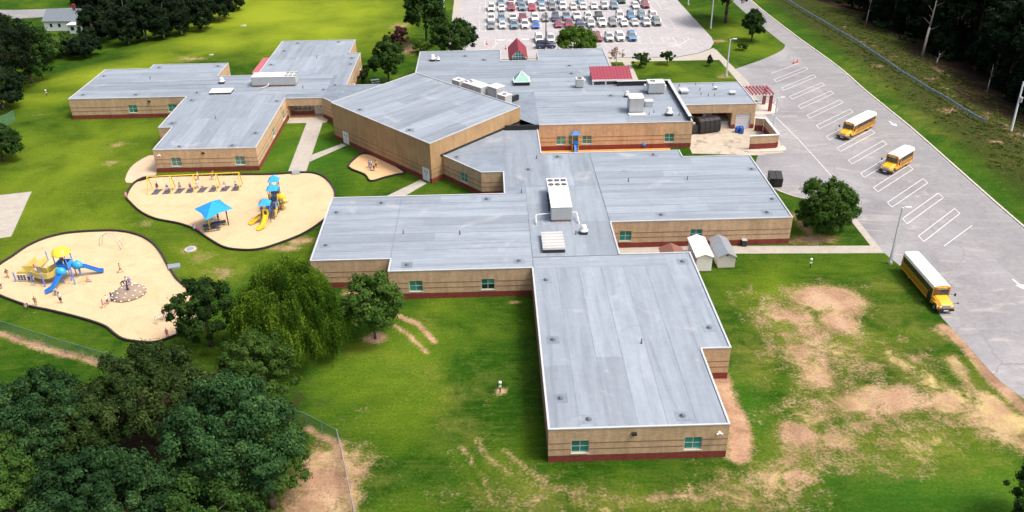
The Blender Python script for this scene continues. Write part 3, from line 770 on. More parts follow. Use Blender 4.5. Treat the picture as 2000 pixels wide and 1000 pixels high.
# office front with the loading dock opening and the white roller door
u, out, p0 = wall_run(KB[2], KB[3], KITZ, [(.5, 9.3, .02, 3.3, 4.5), (10.6, 2.9, .02, 3.0, .25)], base=.88, bands=None)
mb = MB(); mb.bx(47.72,50.58,158.18,158.26,.03,2.98); rd = mb.build('roller_door', door_white, school)
for k in range(1, 6):
    s_ = MB(); s_.bx(47.74,50.56,158.155,158.178,.5*k-.012,.5*k+.012); s_.build('door_rib', unit_seam, rd)
mb = MB(); mb.bx(38.0,46.9,159.6,162.45,.02,1.05); dock = mb.build('dock_platform', concrete_soft, school)
for k in range(4):
    s_ = MB(); s_.bx(44.6,46.6,158.3+.32*k,158.3+.32*(k+1)-.003,.02,.26*(k+1)); s_.build('step', concrete_soft, dock)
for x in (39.4, 42.2):
    s_ = MB(); s_.bx(x,x+.5,159.45,159.598,.35,.8); s_.build('dock_bumper', black_rubber, dock)
make_door((42.2,162.4), (1,0), (0,-1), 1.06, 1.9, 2.15, 0)
mb = MB(); mb.bx(44.9,46.1,162.2,162.45,1.9,2.8); mb.build('wall_box', unit_grey, school)
mb = MB(); mb.tube((41.6,158.4,.02),(41.6,158.4,3.3),.09); mb.build('column', white_paint, school)
mb = MB(); mb.bx(39.0,40.2,159.8,160.6,1.06,1.9); mb.build('wall_box', unit_white, school)
mb = MB(); mb.bx(37.6,46.9,162.46,162.49,.02,3.3); mb.build('wall', red_steel, school)

# roofs: a deck per block with membrane sheets laid over it, each sheet a piece of its own
def deck(name, poly, z, m=None):
    mb = MB(); mb.add([(x,y,z) for x,y in poly], [tuple(range(len(poly)))]); return mb.build(name, m or membrane_patch, school)
main_roof = deck('roof', M, ROOFZ-.10)
left_roof = deck('roof', LB, ROOFZ-.10)
gym_roof = deck('roof', GY, GYMZ-.10)
kit_roof = deck('roof', KB, KITZ-.10)
rs = random.Random(3)
SHEET_TOP = {}
def sheets(roof, z, x0, x1, y0, y1, along, wd=3.05, xf=None, i0=.3):
    """strips of membrane over a rectangle; along = 'x' or 'y'"""
    lo, hi = (y0, y1) if along == 'x' else (x0, x1)
    n = max(1, round((hi-lo)/wd)); st = (hi-lo)/n
    for k in range(n):
        a, c = lo+k*st, lo+(k+1)*st-(.06 if k < n-1 else 0)
        s0, s1 = (x0, x1) if along == 'x' else (y0, y1)
        cuts = [s0]
        while s1-cuts[-1] > 22: cuts.append(cuts[-1]+rs.uniform(8, 18))
        cuts.append(s1)
        for j in range(len(cuts)-1):
            h0 = .008+.004*(k % 2)+.0015*(j % 2)
            ab, cb = cuts[j], cuts[j+1]
            B4 = [(ab,a),(cb,a),(cb,c),(ab,c)] if along == 'x' else [(a,ab),(c,ab),(c,cb),(a,cb)]
            if xf: B4 = [xf(*q) for q in B4]
            mb = MB(); mb.prism(B4, z-.09, z-.09+h0, bottom=False)
            mb.build('membrane_sheet', MEM['g' if xf else along], roof)
R4 = ROOFZ
sheets(main_roof, R4, 5.15, 22.95, 66.6, 98.4, 'y', 3.0)
sheets(main_roof, R4, 22.98, 26.3, 79.6, 101.3, 'y', 3.3)
sheets(main_roof, R4, 5.15, 22.95, 98.43, 101.3, 'x', 2.9)
sheets(main_roof, R4, 5.15, 16.7, 101.33, 124., 'y', 3.8)
sheets(main_roof, R4, 2.0, 16.7, 124.03, 137.1, 'y', 3.7)
sheets(main_roof, R4, -13.9, 5.12, 98.8, 101.9, 'x', 3.0)
sheets(main_roof, R4, -24.8, 5.12, 101.93, 121.4, 'x', 2.4)
sheets(main_roof, R4, 16.73, 43.45, 111.4, 134.2, 'x', 2.6)
sheets(main_roof, R4, 16.73, 32., 134.23, 137.1, 'x', 2.8)
sheets(main_roof, R4, 2.0, 8.1, 137.13, 148.6, 'y', 3.)
sheets(left_roof, R4, -59.65, -42.1, 143.5, 172., 'y', 2.9)
sheets(left_roof, R4, -62.2, -59.68, 154.5, 172., 'y', 2.6)
sheets(left_roof, R4, -86.3, -60.05, 172.03, 185., 'x', 2.6)
sheets(left_roof, R4, -86.3, -60.05, 185.03, 191.5, 'x', 3.)
sheets(left_roof, R4, -76.4, -60.05, 191.53, 194.5, 'x', 3.)
sheets(left_roof, R4, -60.02, -34.2, 172.03, 185., 'x', 2.6)
sheets(left_roof, R4, -50.8, -33.4, 185.03, 212.1, 'y', 2.9)
sheets(left_roof, R4, -33.37, -30.7, 177.3, 200.4, 'y', 2.7)
Gx = lambda s, t: tuple(np.array(GY[0])*(1-s)*(1-t)+np.array(GY[1])*s*(1-t)+np.array(GY[2])*s*t+np.array(GY[3])*(1-s)*t)
gxf = lambda a, t: Gx(.012+.976*a/30., .014+.972*t/24.)
sheets(gym_roof, GYMZ, 0, 30., 0, 24., 'y', 3., gxf)
sheets(kit_roof, KITZ, 8.75, 36.8, 149.4, 171., 'x', 3.1)
sheets(kit_roof, KITZ, 37.4, 51.1, 158.3, 170.9, 'x', 4.2)
sheets(kit_roof, KITZ, -8., 8.72, 168., 171., 'x', 3.0)
sheets(kit_roof, KITZ, -15.9, 26.1, 171.03, 189.3, 'x', 3.05)
sheets(kit_roof, KITZ, -15.9, 2.2, 189.33, 198., 'x', 2.9); sheets(kit_roof, KITZ, 11.2, 26.1, 189.33, 197.5, 'x', 2.75)
# dark flashings and the parapet round the equipment well
mb = MB(); mb.bx(2.4,8.7,148.75,149.07,ROOFZ-.1,KITZ+.12); mb.build('flashing', coping_dk, school)
mb = MB(); mb.bx(26.0,36.75,170.5,170.95,KITZ-.1,KITZ+.85); mb.bx(36.35,36.75,149.5,170.498,KITZ-.1,KITZ+.85); prp = mb.build('parapet', coping_dk, school)
mb = MB(); mb.bx(25.9,37.,170.4,171.05,KITZ+.852,KITZ+.93); mb.bx(36.3,36.95,149.4,170.398,KITZ+.852,KITZ+.93); mb.build('parapet_cap', coping_m, prp)
# line of the gym flashing where the link roof meets the wall
a0, a1 = np.array(GY[1])+(np.array(GY[2])-np.array(GY[1]))*.1, np.array(GY[2])
mb = MB(); uu = (a1-a0)/np.hypot(*(a1-a0)); oo = np.array([uu[1],-uu[0]]); cc = (a0+a1)/2+oo*.05
mb.box((cc[0],cc[1],ROOFZ+.08), (np.hypot(*(a1-a0)),.16,.36), math.atan2(uu[1],uu[0])); mb.build('flashing', coping_dk, school)

# roof drains (square sump sheet with a domed strainer) and vent pipes
def drain(roof, x, y, z):
    mb = MB(); mb.bx(-.75,.75,-.75,.75,0,.006); o = mb.build('drain_sump', membrane_patch, roof, loc=(x,y,z-.068))
    d = MB(); d.lathe([(.34,0),(.34,.04),(.22,.06),(.2,.16),(.1,.23),(.02,.24)], n=12); d.build('drain_strainer', drain_m, roof, loc=(x,y,z-.061))
def pipe(roof, x, y, z, h=.6, r=.07):
    mb = MB(); mb.lathe([(r*2.4,0),(r*1.2,.1),(r,.12),(r,h),(r*.7,h)], n=10); mb.build('vent_pipe', drain_m, roof, loc=(x,y,z-.075))
for q in [(6.5, 95.34), (6.47, 81.91), (6.49, 71.21), (9.08, 67.74), (18.7, 67.83), (25.03, 83.45), (25.08, 99.17)]: drain(main_roof, *q, ROOFZ)
for q in [(-17.23, 119.44), (-1.06, 119.9), (-23.67, 116.54), (-23.67, 106.29), (-11.85, 100.17), (3.2, 100.48), (5.89, 130.75), (-6.12, 136.74)]: drain(main_roof, *q, ROOFZ)
for q in [(27.5, 135.73), (42.51, 128.78), (42.54, 117.44), (40.47, 112.99), (24.71, 113.06), (11.13, 135.85)]: drain(main_roof, *q, ROOFZ)
for q in [(-84.66, 174.49), (-85.05, 186.97), (-74.9, 192.66), (-61.62, 192.72), (-73.5, 173.73), (-61.05, 174.16), (-60.74, 169.51), (-60.58, 156.44), (-55.62, 144.51), (-46.2, 144.4)]: drain(left_roof, *q, ROOFZ)
for q in [(-43.43, 150.29), (-43.18, 167.82), (-34.88, 174.31), (-32.86, 177.26), (-49.7, 192.88), (-48.92, 203.88), (-46.95, 210.28), (-36.98, 210.57), (-31.93, 196.69), (-31.55, 192.07)]: drain(left_roof, *q, ROOFZ)
for q in [(-24.32, 153.18), (-14.31, 142.2)]: drain(gym_roof, *q, GYMZ)
for q in [(-5.65, 193.93), (-1.38, 190.7), (17.48, 185.06), (17.43, 179.41), (-0.55, 173.21), (23.97, 164.56)]: drain(kit_roof, *q, KITZ)
for q in [(-13.03, 109.23), (7.49, 135.2), (4.41, 121.95), (-4.93, 108.59)]: pipe(main_roof, *q, ROOFZ)
for q in [(31.2, 125.36), (11.55, 107.64), (21.67, 125.15)]: pipe(main_roof, *q, ROOFZ)
for q in [(16.59, 80.74)]: pipe(main_roof, *q, ROOFZ)
for q in [(-52.97, 158.49), (-74, 184.28)]: pipe(left_roof, *q, ROOFZ)
for q in [(-40.07, 197.43), (-39.35, 175.71)]: pipe(left_roof, *q, ROOFZ)
for q in [(38.62, 169.39), (42.17, 170.13), (42.3, 166.71), (41.89, 163.9), (45.58, 169.4), (43.2, 163.16), (44.41, 163.08), (35.24, 152.5), (29.73, 153.28), (30.81, 154.46)]: pipe(kit_roof, *q, KITZ, .5)
# raised seams on the core roof
for xa, ya, xb, yb in ((5.12,98.6,5.12,121.4),(17.0,101.6,16.72,137.),(5.2,101.4,16.8,101.4),(-14.2,98.7,-14.2,121.3)):
    mb = MB(); mb.bar((xa,ya,ROOFZ-.062),(xb,yb,ROOFZ-.062), .10, .05); mb.build('seam', membrane_patch, main_roof)

# wall lights and downlights under the eaves
for q, lab in (([(13.56, 66.17)][0], 0), ([(-70.27, 172.04)][0], 0), ([(-51.19, 142.9)][0], 0)):
    yw = 66.3 if q[1] < 100 else (171.8 if q[0] < -63 else 143.15)
    mb = MB(); mb.bx(-.25,.25,-.28,-.01,0,.3); mb.build('wall_light', dark_metal, school, loc=(q[0],yw,3.45))
for x, y in ((22.2,66.3),(-58.9,143.15)):
    mb = MB(); mb.bx(-.1,.1,-.22,-.01,0,.12); mb.tube((-.3,-.3,-.05),(.0,-.2,.06),.09); mb.tube((.3,-.3,-.05),(.0,-.2,.06),.09); mb.build('flood_light', white_paint, school, loc=(x,y,3.4))

# entrance gable and canopy in red standing-seam metal
gx0, gx1, gy0, gy1 = 4.6, 8.2, 190.0, 199.6
mb = MB(); zc, ze = 7.5, 5.3; xm = (gx0+gx1)/2
for sx, xe in ((-1, gx0-.35), (1, gx1+.35)):
    mb.loft([[(xm,gy0,zc),(xe,gy0,ze),(xe,gy0,ze-.16),(xm,gy0,zc-.16)],[(xm,gy1,zc),(xe,gy1,ze),(xe,gy1,ze-.16),(xm,gy1,zc-.16)]])
ent = mb.build('entrance_roof', red_roof, school)
for k in range(8):
    y = gy0+.5+k*1.2
    for xe in (gx0-.35, gx1+.35):
        s_ = MB(); s_.bar((xm,y,zc+.03),(xe,y,ze+.03),.05); s_.build('roof_seam', red_roof, ent)
mb = MB(); mb.add([(gx0,gy0+.3,ze-.1),(gx1,gy0+.3,ze-.1),(xm,gy0+.3,zc-.25)], [(0,1,2)]); g_ = mb.build('gable_glazing', teal_glass, school)
for k in range(-2, 3):
    s_ = MB(); xx = xm+k*.62; s_.bar((xx,gy0+.27,ze-.1),(xx,gy0+.27,zc-.3-abs(k)*.66),.06); s_.build('mullion', white_paint, g_)
for z in (ze+.45, ze+1.1):
    s_ = MB(); hw = (zc-.25-z)/(zc-ze-.15)*(gx1-gx0)/2; s_.bar((xm-hw,gy0+.265,z),(xm+hw,gy0+.265,z),.06); s_.build('mullion', white_paint, g_)
mb = MB(); mb.bx(gx0-.1,gx1+.1,gy0+.25,gy0+.6,KITZ-.1,ze-.12); mb.build('gable_sill', coping_dk, school)
for x in (gx0+.3, gx1-.3):
    mb = MB(); mb.bx(x-.3,x+.3,gy1-.9,gy1-.3,0,ze-.1); mb.build('column', tan_block if False else concrete_soft, school)

# ================================================================ THINGS ON THE ROOFS
def label_box(): pass
# red covered walkway beside the admin block
c = thing('walkway_canopy', 'red standing-seam canopy on white posts at the edge of the flat admin roof', 'canopy', (25.1,174.6,KITZ-.07))
cw, cl = 4.2, 3.2
mb = MB(); mb.loft([[(-cw,-cl,.95),(cw,-cl,.95),(cw,-cl,1.1),(-cw,-cl,1.1)],[(-cw,cl-.6,2.0),(cw,cl-.6,2.0),(cw,cl-.6,2.15),(-cw,cl-.6,2.15)]]); cr_ = mb.build('canopy_roof', red_roof, c)
for k in range(13):
    x = -cw+.1+k*(2*cw-.2)/12; s_ = MB(); s_.bar((x,-cl,1.14),(x,cl-.6,2.19),.06); s_.build('roof_seam', red_roof, cr_)
mb = MB(); mb.bx(-cw,cw,-cl-.1,-cl-.003,.8,1.12); mb.build('fascia', white_paint, c)
for x in (-3.9, -1.3, 1.4, 3.9):
    for y in (-2.9, 2.2):
        mb = MB(); mb.bx(x-.15,x+.15,y-.15,y+.15,0 if x < .6 else -4.9,.97+(y+cl)*.175); mb.build('post', white_paint, c)
for k in range(3):
    mb = MB(); x = -4.0+k*2.95; mb.bx(x,x+2.6,-2.95,-2.9,.1,.75); mb.build('glazing', glass_dark, c)

# pyramid skylight
c = thing('pyramid_skylight', 'pale green glass pyramid skylight on a dark curb', 'skylight', (6.5,173.6,KITZ-.07))
mb = MB(); mb.bx(-1.6,1.6,-1.6,1.6,0,.75); mb.build('curb', coping_dk, c)
gl = mat('skylight_glass', (.24,.46,.40), .3, .08)
for k in range(4):
    a = [(-1.65,-1.65),(1.65,-1.65),(1.65,1.65),(-1.65,1.65)]; p0, p1 = a[k], a[(k+1) % 4]
    mb = MB(); mb.add([(*p0,.76),(*p1,.76),(0,0,2.6),(p0[0]*.97,p0[1]*.97,.72),(p1[0]*.97,p1[1]*.97,.72),(0,0,2.5)], [(0,1,2),(5,4,3),(0,3,4,1),(1,4,5,2),(2,5,3,0)]); mb.build('pane', gl, c)
    mb = MB(); mb.bar((*p0,.78),(0,0,2.64),.09); mb.build('glazing_bar', white_paint, c)
mb = MB(); mb.bx(-1.72,1.72,-1.72,1.72,.752,.80); mb.build('frame', white_paint, c)

def fan(parent, x, y, z, r):
    mb = MB(); mb.lathe([(r,0),(r,.05),(r*.9,.06),(r*.9,.012)], (0,0,0), 16); o = mb.build('fan', dark_metal, parent, loc=(x,y,z))
    g = MB()
    for k in range(4):
        a = k*PI/4; g.bar((r*.95*math.cos(a),r*.95*math.sin(a),.07),(-r*.95*math.cos(a),-r*.95*math.sin(a),.07+.001*k),.03)
    g.lathe([(r*.25,.05),(r*.25,.10)], n=10); g.build('fan_guard', steel, o)
def unit(name, label, loc, dx, dy, h, rz=0, seams=('x',), fans=(), grey_front=True, cat='rooftop unit', curb=True, body=None, panels=3, hood=None):
    """sheet-metal rooftop unit: curb, casing, roof cap, door panels, fans"""
    c = thing(name, label, cat, loc, rz)
    b0 = .0
    if curb:
        mb = MB(); mb.bx(-dx/2+.1,dx/2-.1,-dy/2+.1,dy/2-.1,-.05,.28); mb.build('curb', rust_m if curb == 'rust' else unit_seam, c); b0 = .281
    mb = MB(); mb.bx(-dx/2,dx/2,-dy/2,dy/2,b0,h-.08); mb.build('casing', body or (unit_grey if grey_front else unit_white), c)
    mb = MB(); mb.bx(-dx/2-.05,dx/2+.05,-dy/2-.05,dy/2+.05,h-.079,h); cap = mb.build('top_panel', unit_white, c)
    for k in range(1, panels*2):
        y = -dy/2+dy*k/(panels*2); s_ = MB(); s_.bx(-dx/2-.03,dx/2+.03,y-.03,y+.03,h+.001,h+.035); s_.build('seam', unit_white, cap)
    for k in range(panels):
        x = -dx/2+dx*(k+.5)/panels; s_ = MB(); s_.bx(x-dx/panels*.46,x+dx/panels*.46,-dy/2-.03,-dy/2-.001,b0+.08,h-.16); s_.build('access_panel', body or unit_grey, c)
        y = -dy/2+dy*(k+.5)/panels
        s_ = MB(); s_.bx(dx/2+.001,dx/2+.03,y-dy/panels*.46,y+dy/panels*.46,b0+.08,h-.16); s_.build('access_panel', body or unit_grey, c)
        s_ = MB(); s_.bx(-dx/2-.03,-dx/2-.001,y-dy/panels*.46,y+dy/panels*.46,b0+.08,h-.16); s_.build('access_panel', body or unit_grey, c)
    for x, y, r in fans: fan(c, x, y, h+.002, r)
    return c
zr = ROOFZ-.07; zk = KITZ-.07
c = unit('air_handler', 'large white air handler with six round fans on the core roof', (9.85,115.3,zr), 3.0, 7.2, 2.35, 0, curb='rust', panels=4)
mb = MB(); mb.bx(-1.55,1.55,3.75,7.0,.25,2.2); cond = mb.build('condenser_section', unit_white, c)
for j in range(2):
    for i in range(3): fan(c, -1.0+i*1.0, 4.6+j*1.5, 2.203, .42)
mb = MB(); mb.path([(-1.5,-2.6,.9),(-3.6,-2.9,.9),(-3.75,-3.2,.8),(-3.7,-4.4,.25),(-3.7,-4.5,-.04)], .09); mb.build('drain_pipe', unit_white, c)
mb = MB(); mb.path([(1.5,-2.4,.9),(2.3,-2.5,.9),(2.45,-4.3,.3),(2.5,-4.5,-.04)], .09); mb.build('drain_pipe', unit_white, c)
for k in range(3):
    mb = MB(); mb.bx(-1.75,-1.502,-1.5+k*1.6,-.6+k*1.6,.7,1.9); mb.build('intake_hood', dark_metal, c)
# low louvred penthouse
c = thing('louvre_penthouse', 'low white stepped louvre panel on the core roof in front of the air handler', 'roof vent', (8.1,105.,zr))
mb = MB(); mb.bx(-1.5,1.5,-2.55,2.55,-.02,.5); mb.build('curb', dark_metal, c)
for k in range(6):
    y = -2.6+k*.87; s_ = MB(); s_.loft([[(-1.55,y,.52),(1.55,y,.52),(1.55,y,.88),(-1.55,y,.88)],[(-1.55,y+.8,.52),(1.55,y+.8,.52),(1.55,y+.8,.58),(-1.55,y+.8,.58)]]); s_.build('louvre', unit_white, c)
def mushroom(label, x, y, z, s=1.):
    c = thing('exhaust_fan', label, 'exhaust fan', (x,y,z))
    mb = MB(); mb.bx(-.55*s,.55*s,-.55*s,.55*s,-.03,.35*s); mb.build('curb', dark_metal, c)
    mb = MB(); mb.lathe([(.62*s,.36*s),(.68*s,.5*s),(.5*s,.62*s),(.42*s,.66*s),(.42*s,1.15*s),(.36*s,1.25*s),(.1*s,1.28*s)], n=16); mb.build('hood', unit_white, c, True)
mushroom('white domed exhaust fan right of the stepped louvre panel', 12.7, 108., zr)
mushroom('small white exhaust fan near the low panel on the left roof', *[(-57.46, 180.34)][0], zr)
mushroom('white exhaust fan in the equipment well beside the black parapet', *[(33.36, 152.9)][0], zk, 1.15)
mushroom('small white exhaust fan in the equipment well near the back parapet', *[(27.07, 163.81)][0], zk, .9)
mushroom('white exhaust fan, left of two on the far corner of the admin roof', *[(-12.88, 191.03)][0], zk, 1.1)
mushroom('smaller white exhaust fan, right of two on the far corner of the admin roof', *[(-11.65, 190.94)][0], zk, .7)
# long air handler on the left roofs
c = unit('air_handler', 'long grey-sided air handler on the left wings where the roofs cross', (-45.7,178.9,zr), 9.2, 3.2, 2.1, 0, curb='rust', panels=5, fans=[(2.6+.9*i,-.8+1.6*j,.38) for i in range(3) for j in range(2)])
mb = MB(); mb.path([(-1.,-1.7,.8),(-1.1,-2.6,.5),(-2.2,-3.2,.3),(-3.2,-3.0,.05)], .07); mb.build('drain_pipe', unit_white, c)
c = thing('roof_hatch_panel', 'low flat white panel on the left roof beside the long air handler', 'roof vent', [(-55.95, 174.21)][0]+(zr,))
mb = MB(); mb.bx(-2.2,2.2,-1.3,1.3,-.02,.3); mb.build('curb', dark_metal, c)
for k in range(5):
    mb = MB(); mb.bx(-2.25,2.25,-1.35+k*.545,-1.35+k*.545+.51,.301,.40+.02*k); mb.build('louvre', unit_white, c)
# kitchen roof units
q = [(27.4, 154.12)][0]; c = unit('rooftop_unit', 'tall white rooftop unit nearest the camera in the equipment well', (q[0],q[1]+1.4,zk), 2.7, 2.9, 3.0, curb=True, panels=2)
mb = MB(); mb.bx(-1.6,1.6,-2.9,-1.7,.0,.25); mb.build('intake_hood', unit_white, c)
q = [(33.08, 164.79)][0]; c = unit('rooftop_unit', 'wide white rooftop unit against the back parapet of the equipment well', (q[0],q[1]+1.3,zk), 3.2, 2.6, 2.3, curb=True, panels=2, fans=[(-.6,.2,.55)])
mb = MB(); mb.bx(-2.25,-1.64,-.6,.6,.6,1.6); mb.build('intake_hood', unit_white, c); mb = MB(); mb.bx(1.64,2.1,-.6,.6,.6,1.5); mb.build('intake_hood', unit_white, c)
q = [(30.42, 157.67)][0]; unit('condenser', 'small low grey condenser beside the tall rooftop unit', (q[0],q[1]+.6,zk), 1.5, 1.2, 1.1, curb=False, panels=1, cat='condenser')
q = [(18.23, 169.54)][0]; c = unit('condenser', 'single white condenser with top fan on the open roof right of the pyramid', (q[0],q[1]+.8,zk), 1.5, 1.5, 1.9, panels=1, fans=[(0,0,.55)], cat='condenser')
mb = MB(); mb.bx(.77,1.2,-.4,.4,1.2,1.6); mb.build('intake_hood', unit_white, c)
q = [(48.2, 163.48)][0]; unit('roof_hatch', 'small white roof hatch on the office roof near its right edge', (q[0],q[1]+.4,zk), 1.1, 1., .55, panels=1, grey_front=False, cat='roof hatch')
q = [(45.58, 167.07)][0]; unit('roof_hatch', 'tiny dark-based vent box on the office roof near its back edge', (q[0],q[1],zk), .6, .6, .5, panels=1, grey_front=False, cat='roof hatch')
q = [(38.44, 165.36)][0]; unit('condenser', 'low white slatted unit on the office roof beside the black parapet', (q[0]+.3,q[1],zk), 1.5, 2., .7, panels=2, grey_front=False, cat='condenser')
# units on the hidden far edge of the gym, standing on the admin roof
ga = math.atan2(GY[2][1]-GY[3][1], GY[2][0]-GY[3][0])
def gq(px): return px
q = [(-6.39, 168.53)][0]; unit('rooftop_unit', 'white fan box at the left end of the row behind the gym', (q[0],q[1]+.6,zk), 2.2, 1.8, 2.6, ga, panels=1, fans=[(0,0,.4)], grey_front=True)
q = [(-2.85, 166.17)][0]; unit('rooftop_unit', 'long white rooftop unit with three small fans behind the gym', (q[0],q[1]+.4,zk), 5.4, 2.6, 2.5, ga, panels=3, grey_front=False, fans=[(-2.2,-.6,.3),(-2.2,.5,.3),(-1.4,.0,.3)])
q = [(0.72, 163.85)][0]; unit('rooftop_unit', 'white hooded unit with dark underside, right end of the long one behind the gym', (q[0]+.4,q[1]+.4,zk), 2.6, 2.4, 2.7, ga, panels=2, grey_front=False)
q = [(2.63, 159.54)][0]; unit('rooftop_unit', 'white fan box with black duct nearest the right corner of the gym', (q[0],q[1]+.5,zk), 2.2, 1.8, 2.4, ga, panels=1, fans=[(0,0,.42)], grey_front=False)
q = [(4.45, 162.23)][0]; mb = MB(); mb.box((0,0,.6), (2.6,.5,1.0), ga+PI/2); tag(mb.build('roof_duct', coping_dk, loc=(q[0],q[1]+.3,zk)), 'black roof duct beside the fan box behind the gym corner', 'duct')

# ================================================================ YARD THINGS
# walled enclosure by the dock: two low brick walls with pale caps
W_ = [(47.63, 147.21), (52.61, 147.53), (52.57, 154.76)]
enc = thing('enclosure_wall', 'low brick screen wall with white cap around the loading yard corner', 'wall', (0,0,0))
def enc_wall(a, b2, h):
    a = np.array(a); b2 = np.array(b2); L = np.hypot(*(b2-a)); u = (b2-a)/L; n = np.array([u[1],-u[0]])
    for (z0, z1, m_, nm) in ((0,1.2,red_block,'base_course'),(1.2,h,tan_block,'wall')):
        W = WallB()
        for s, rev in ((.15, False), (-.15, True)):
            P = [(*(a+n*s),z0),(*(b2+n*s),z0),(*(b2+n*s),z1),(*(a+n*s),z1)]; U = [(0,z0),(L,z0),(L,z1),(0,z1)]
            W.quad(P[::-1] if rev else P, U[::-1] if rev else U)
        for q, s in ((a, 1), (b2, -1)):
            P = [(*(q-n*.15),z0),(*(q+n*.15),z0),(*(q+n*.15),z1),(*(q-n*.15),z1)]; W.quad(P if s == 1 else P[::-1], [(0,z0),(.3,z0),(.3,z1),(0,z1)])
        me = bpy.data.meshes.new(nm); me.from_pydata(W.v, [], W.f); me.materials.append(m_); wall_uv(me, W.uv); link(nm, me, enc)
    mb = MB(); c = (a+b2)/2; mb.box((c[0],c[1],h+.04), (L+.4,.45,.1+.002*random.random()), math.atan2(u[1],u[0])); mb.build('cap', white_paint, enc)
e0, e1, e2 = W_[0], W_[1], (W_[1][0]+.3, 156.2)
enc_wall(e0, e1, 2.7); enc_wall((e1[0]+.3, e1[1]+.2), e2, 2.75); enc_wall((e2[0]-.2, 156.2), (51.2, 156.8), 2.6)
mb = MB(); mb.prism(sm_closed([(e0[0]-.3,e0[1]-1.2),(e1[0]+1.2,e1[1]-1.3),(e1[0]+1.8,e1[1]+1.),(e1[0]+.5,e1[1]+.5),(e0[0]-.2,e0[1]-.1)],4), 0, .14); tag(mb.build('planting_kerb', kerb_m), 'raised concrete kerb bed in front of the brick screen wall', kind='structure')
# dumpster by the yard, compactor at the dock, blue barrels
def dumpster(label, loc, rz, dx, dy, h, name='dumpster'):
    c = thing(name, label, 'dumpster', loc, rz)
    mb = MB(); mb.loft([[(-dx/2,-dy/2*.85,.12),(dx/2,-dy/2*.85,.12),(dx/2,dy/2,.12),(-dx/2,dy/2,.12)],[(-dx/2,-dy/2,h*.75),(dx/2,-dy/2,h*.75),(dx/2,dy/2,h),(-dx/2,dy/2,h)]]); mb.build('bin_body', black_plastic, c)
    for s in (-1, 1):
        mb = MB(); y0, z0, z1 = -dy/2-.06, h*.75+.03, h+.03
        mb.loft([[(s*dx/4-dx*.235,y0,z0),(s*dx/4+dx*.235,y0,z0),(s*dx/4+dx*.235,y0,z0+.06),(s*dx/4-dx*.235,y0,z0+.06)],[(s*dx/4-dx*.235,dy/2,z1),(s*dx/4+dx*.235,dy/2,z1),(s*dx/4+dx*.235,dy/2,z1+.06),(s*dx/4-dx*.235,dy/2,z1+.06)]]); mb.build('lid', dark_metal, c)
        mb = MB(); mb.bx(s*dx/2-(.18 if s > 0 else 0),s*dx/2+(.18 if s < 0 else 0)+s*.12,-.3,.3,h*.35,h*.5); mb.build('fork_pocket', black_plastic, c)
        for yy in (-dy*.3, dy*.35):
            mb = MB(); mb.tube((s*dx*.4-.05,yy,.08),(s*dx*.4+.05,yy,.08),.08,n=10); mb.build('caster', black_rubber, c)
    for k in range(4):
        x = -dx/2+dx*(k+.5)/4; mb = MB(); mb.bar((x,-dy/2*.87-.03,.15),(x,-dy/2-.03,h*.72),.07); mb.build('rib', black_plastic, c)
dumpster('black dumpster standing alone on the apron beside the right-hand wing', (47.7,131.6,.03), -.12, 2.2, 2.2, 2.1)
q = (40.94, 155.23)
c = thing('trash_compactor', 'big black trash compactor container parked in the loading dock', 'compactor', (q[0],q[1]+1.8,.03), .25)
mb = MB(); mb.loft([[(x,y*1.6,z) for y,z in ((-1,.25),(1,.25),(1,1.5),(.85,2.5),(.4,2.8),(-.4,2.8),(-.85,2.5),(-1,1.5))] for x in (-1.2,3.2)]); mb.build('container', black_plastic, c)
for k in range(5):
    x = -1.0+k*1.0; mb = MB(); mb.loft([[(xx,y*1.68,z) for y,z in ((-1,.25),(1,.25),(1,1.52),(.85,2.55),(.4,2.86),(-.4,2.86),(-.85,2.55),(-1,1.52))] for xx in (x-.06,x+.06)]); mb.build('rib', dark_metal, c)
mb = MB(); mb.bx(-2.9,-1.22,-1.2,1.2,.2,1.7); mb.build('ram_box', dark_metal, c)
mb = MB(); mb.bx(-2.0,-1.6,-.3,.1,1.701,2.0); mb.build('control_box', unit_white, c)
blue_pl = mat('blue_plastic_barrel', (.02,.10,.42), .4, .1)
for k, (dx, dy, lab) in enumerate(((-.75,.2,'blue plastic barrel, left one of three by the roller door'),(0,-.4,'blue plastic barrel with dark open top, front one of three by the roller door'),(.1,.6,'blue plastic barrel, rear right one of three by the roller door'))):
    q = (48.38, 155.84); c = thing('barrel', lab, 'barrel', (q[0]+dx,q[1]+dy,.03), 0, 'barrels by the roller door')
    mb = MB(); mb.lathe([(.36,0),(.42,.1),(.43,.45),(.45,.5),(.43,.55),(.42,1.05),(.40,1.12),(.34,1.12),(.33,1.0)], n=14); mb.build('drum', blue_pl, c, True)
    mb = MB(); mb.lathe([(.33,1.0),(.33,1.03)], n=14); mb.build('lid', dark_metal if k == 1 else blue_pl, c)
# red pergola at the office corner
c = thing('pergola', 'red slatted pergola on brick-red posts at the office corner by the bus yard', 'pergola', (54.7,169.4,0))
for x in (-2.6, 2.6):
    for y in (-2.1, 2.1):
        if x < 0 and y < 0: continue
        mb = MB(); mb.bx(x-.28,x+.28,y-.28,y+.28,.05,3.5); mb.build('post', red_steel, c)
for y in (-2.35, 2.35):
    mb = MB(); mb.bx(-3.,3.,y-.12,y+.12,3.5,3.75); mb.build('beam', white_paint, c)
for k in range(9):
    x = -2.8+k*.7; mb = MB(); mb.bx(x-.16,x+.16,-2.6,2.6,3.751,3.95); mb.build('slat', red_roof if k % 1 == 0 else white_paint, c)
mb = MB(); mb.prism(sm_closed([(-3.4,-3.2),(3.6,-3.2),(4.2,2.5),(-3.4,3.)],4), 0, .05); mb.build('slab', concrete_soft, c)
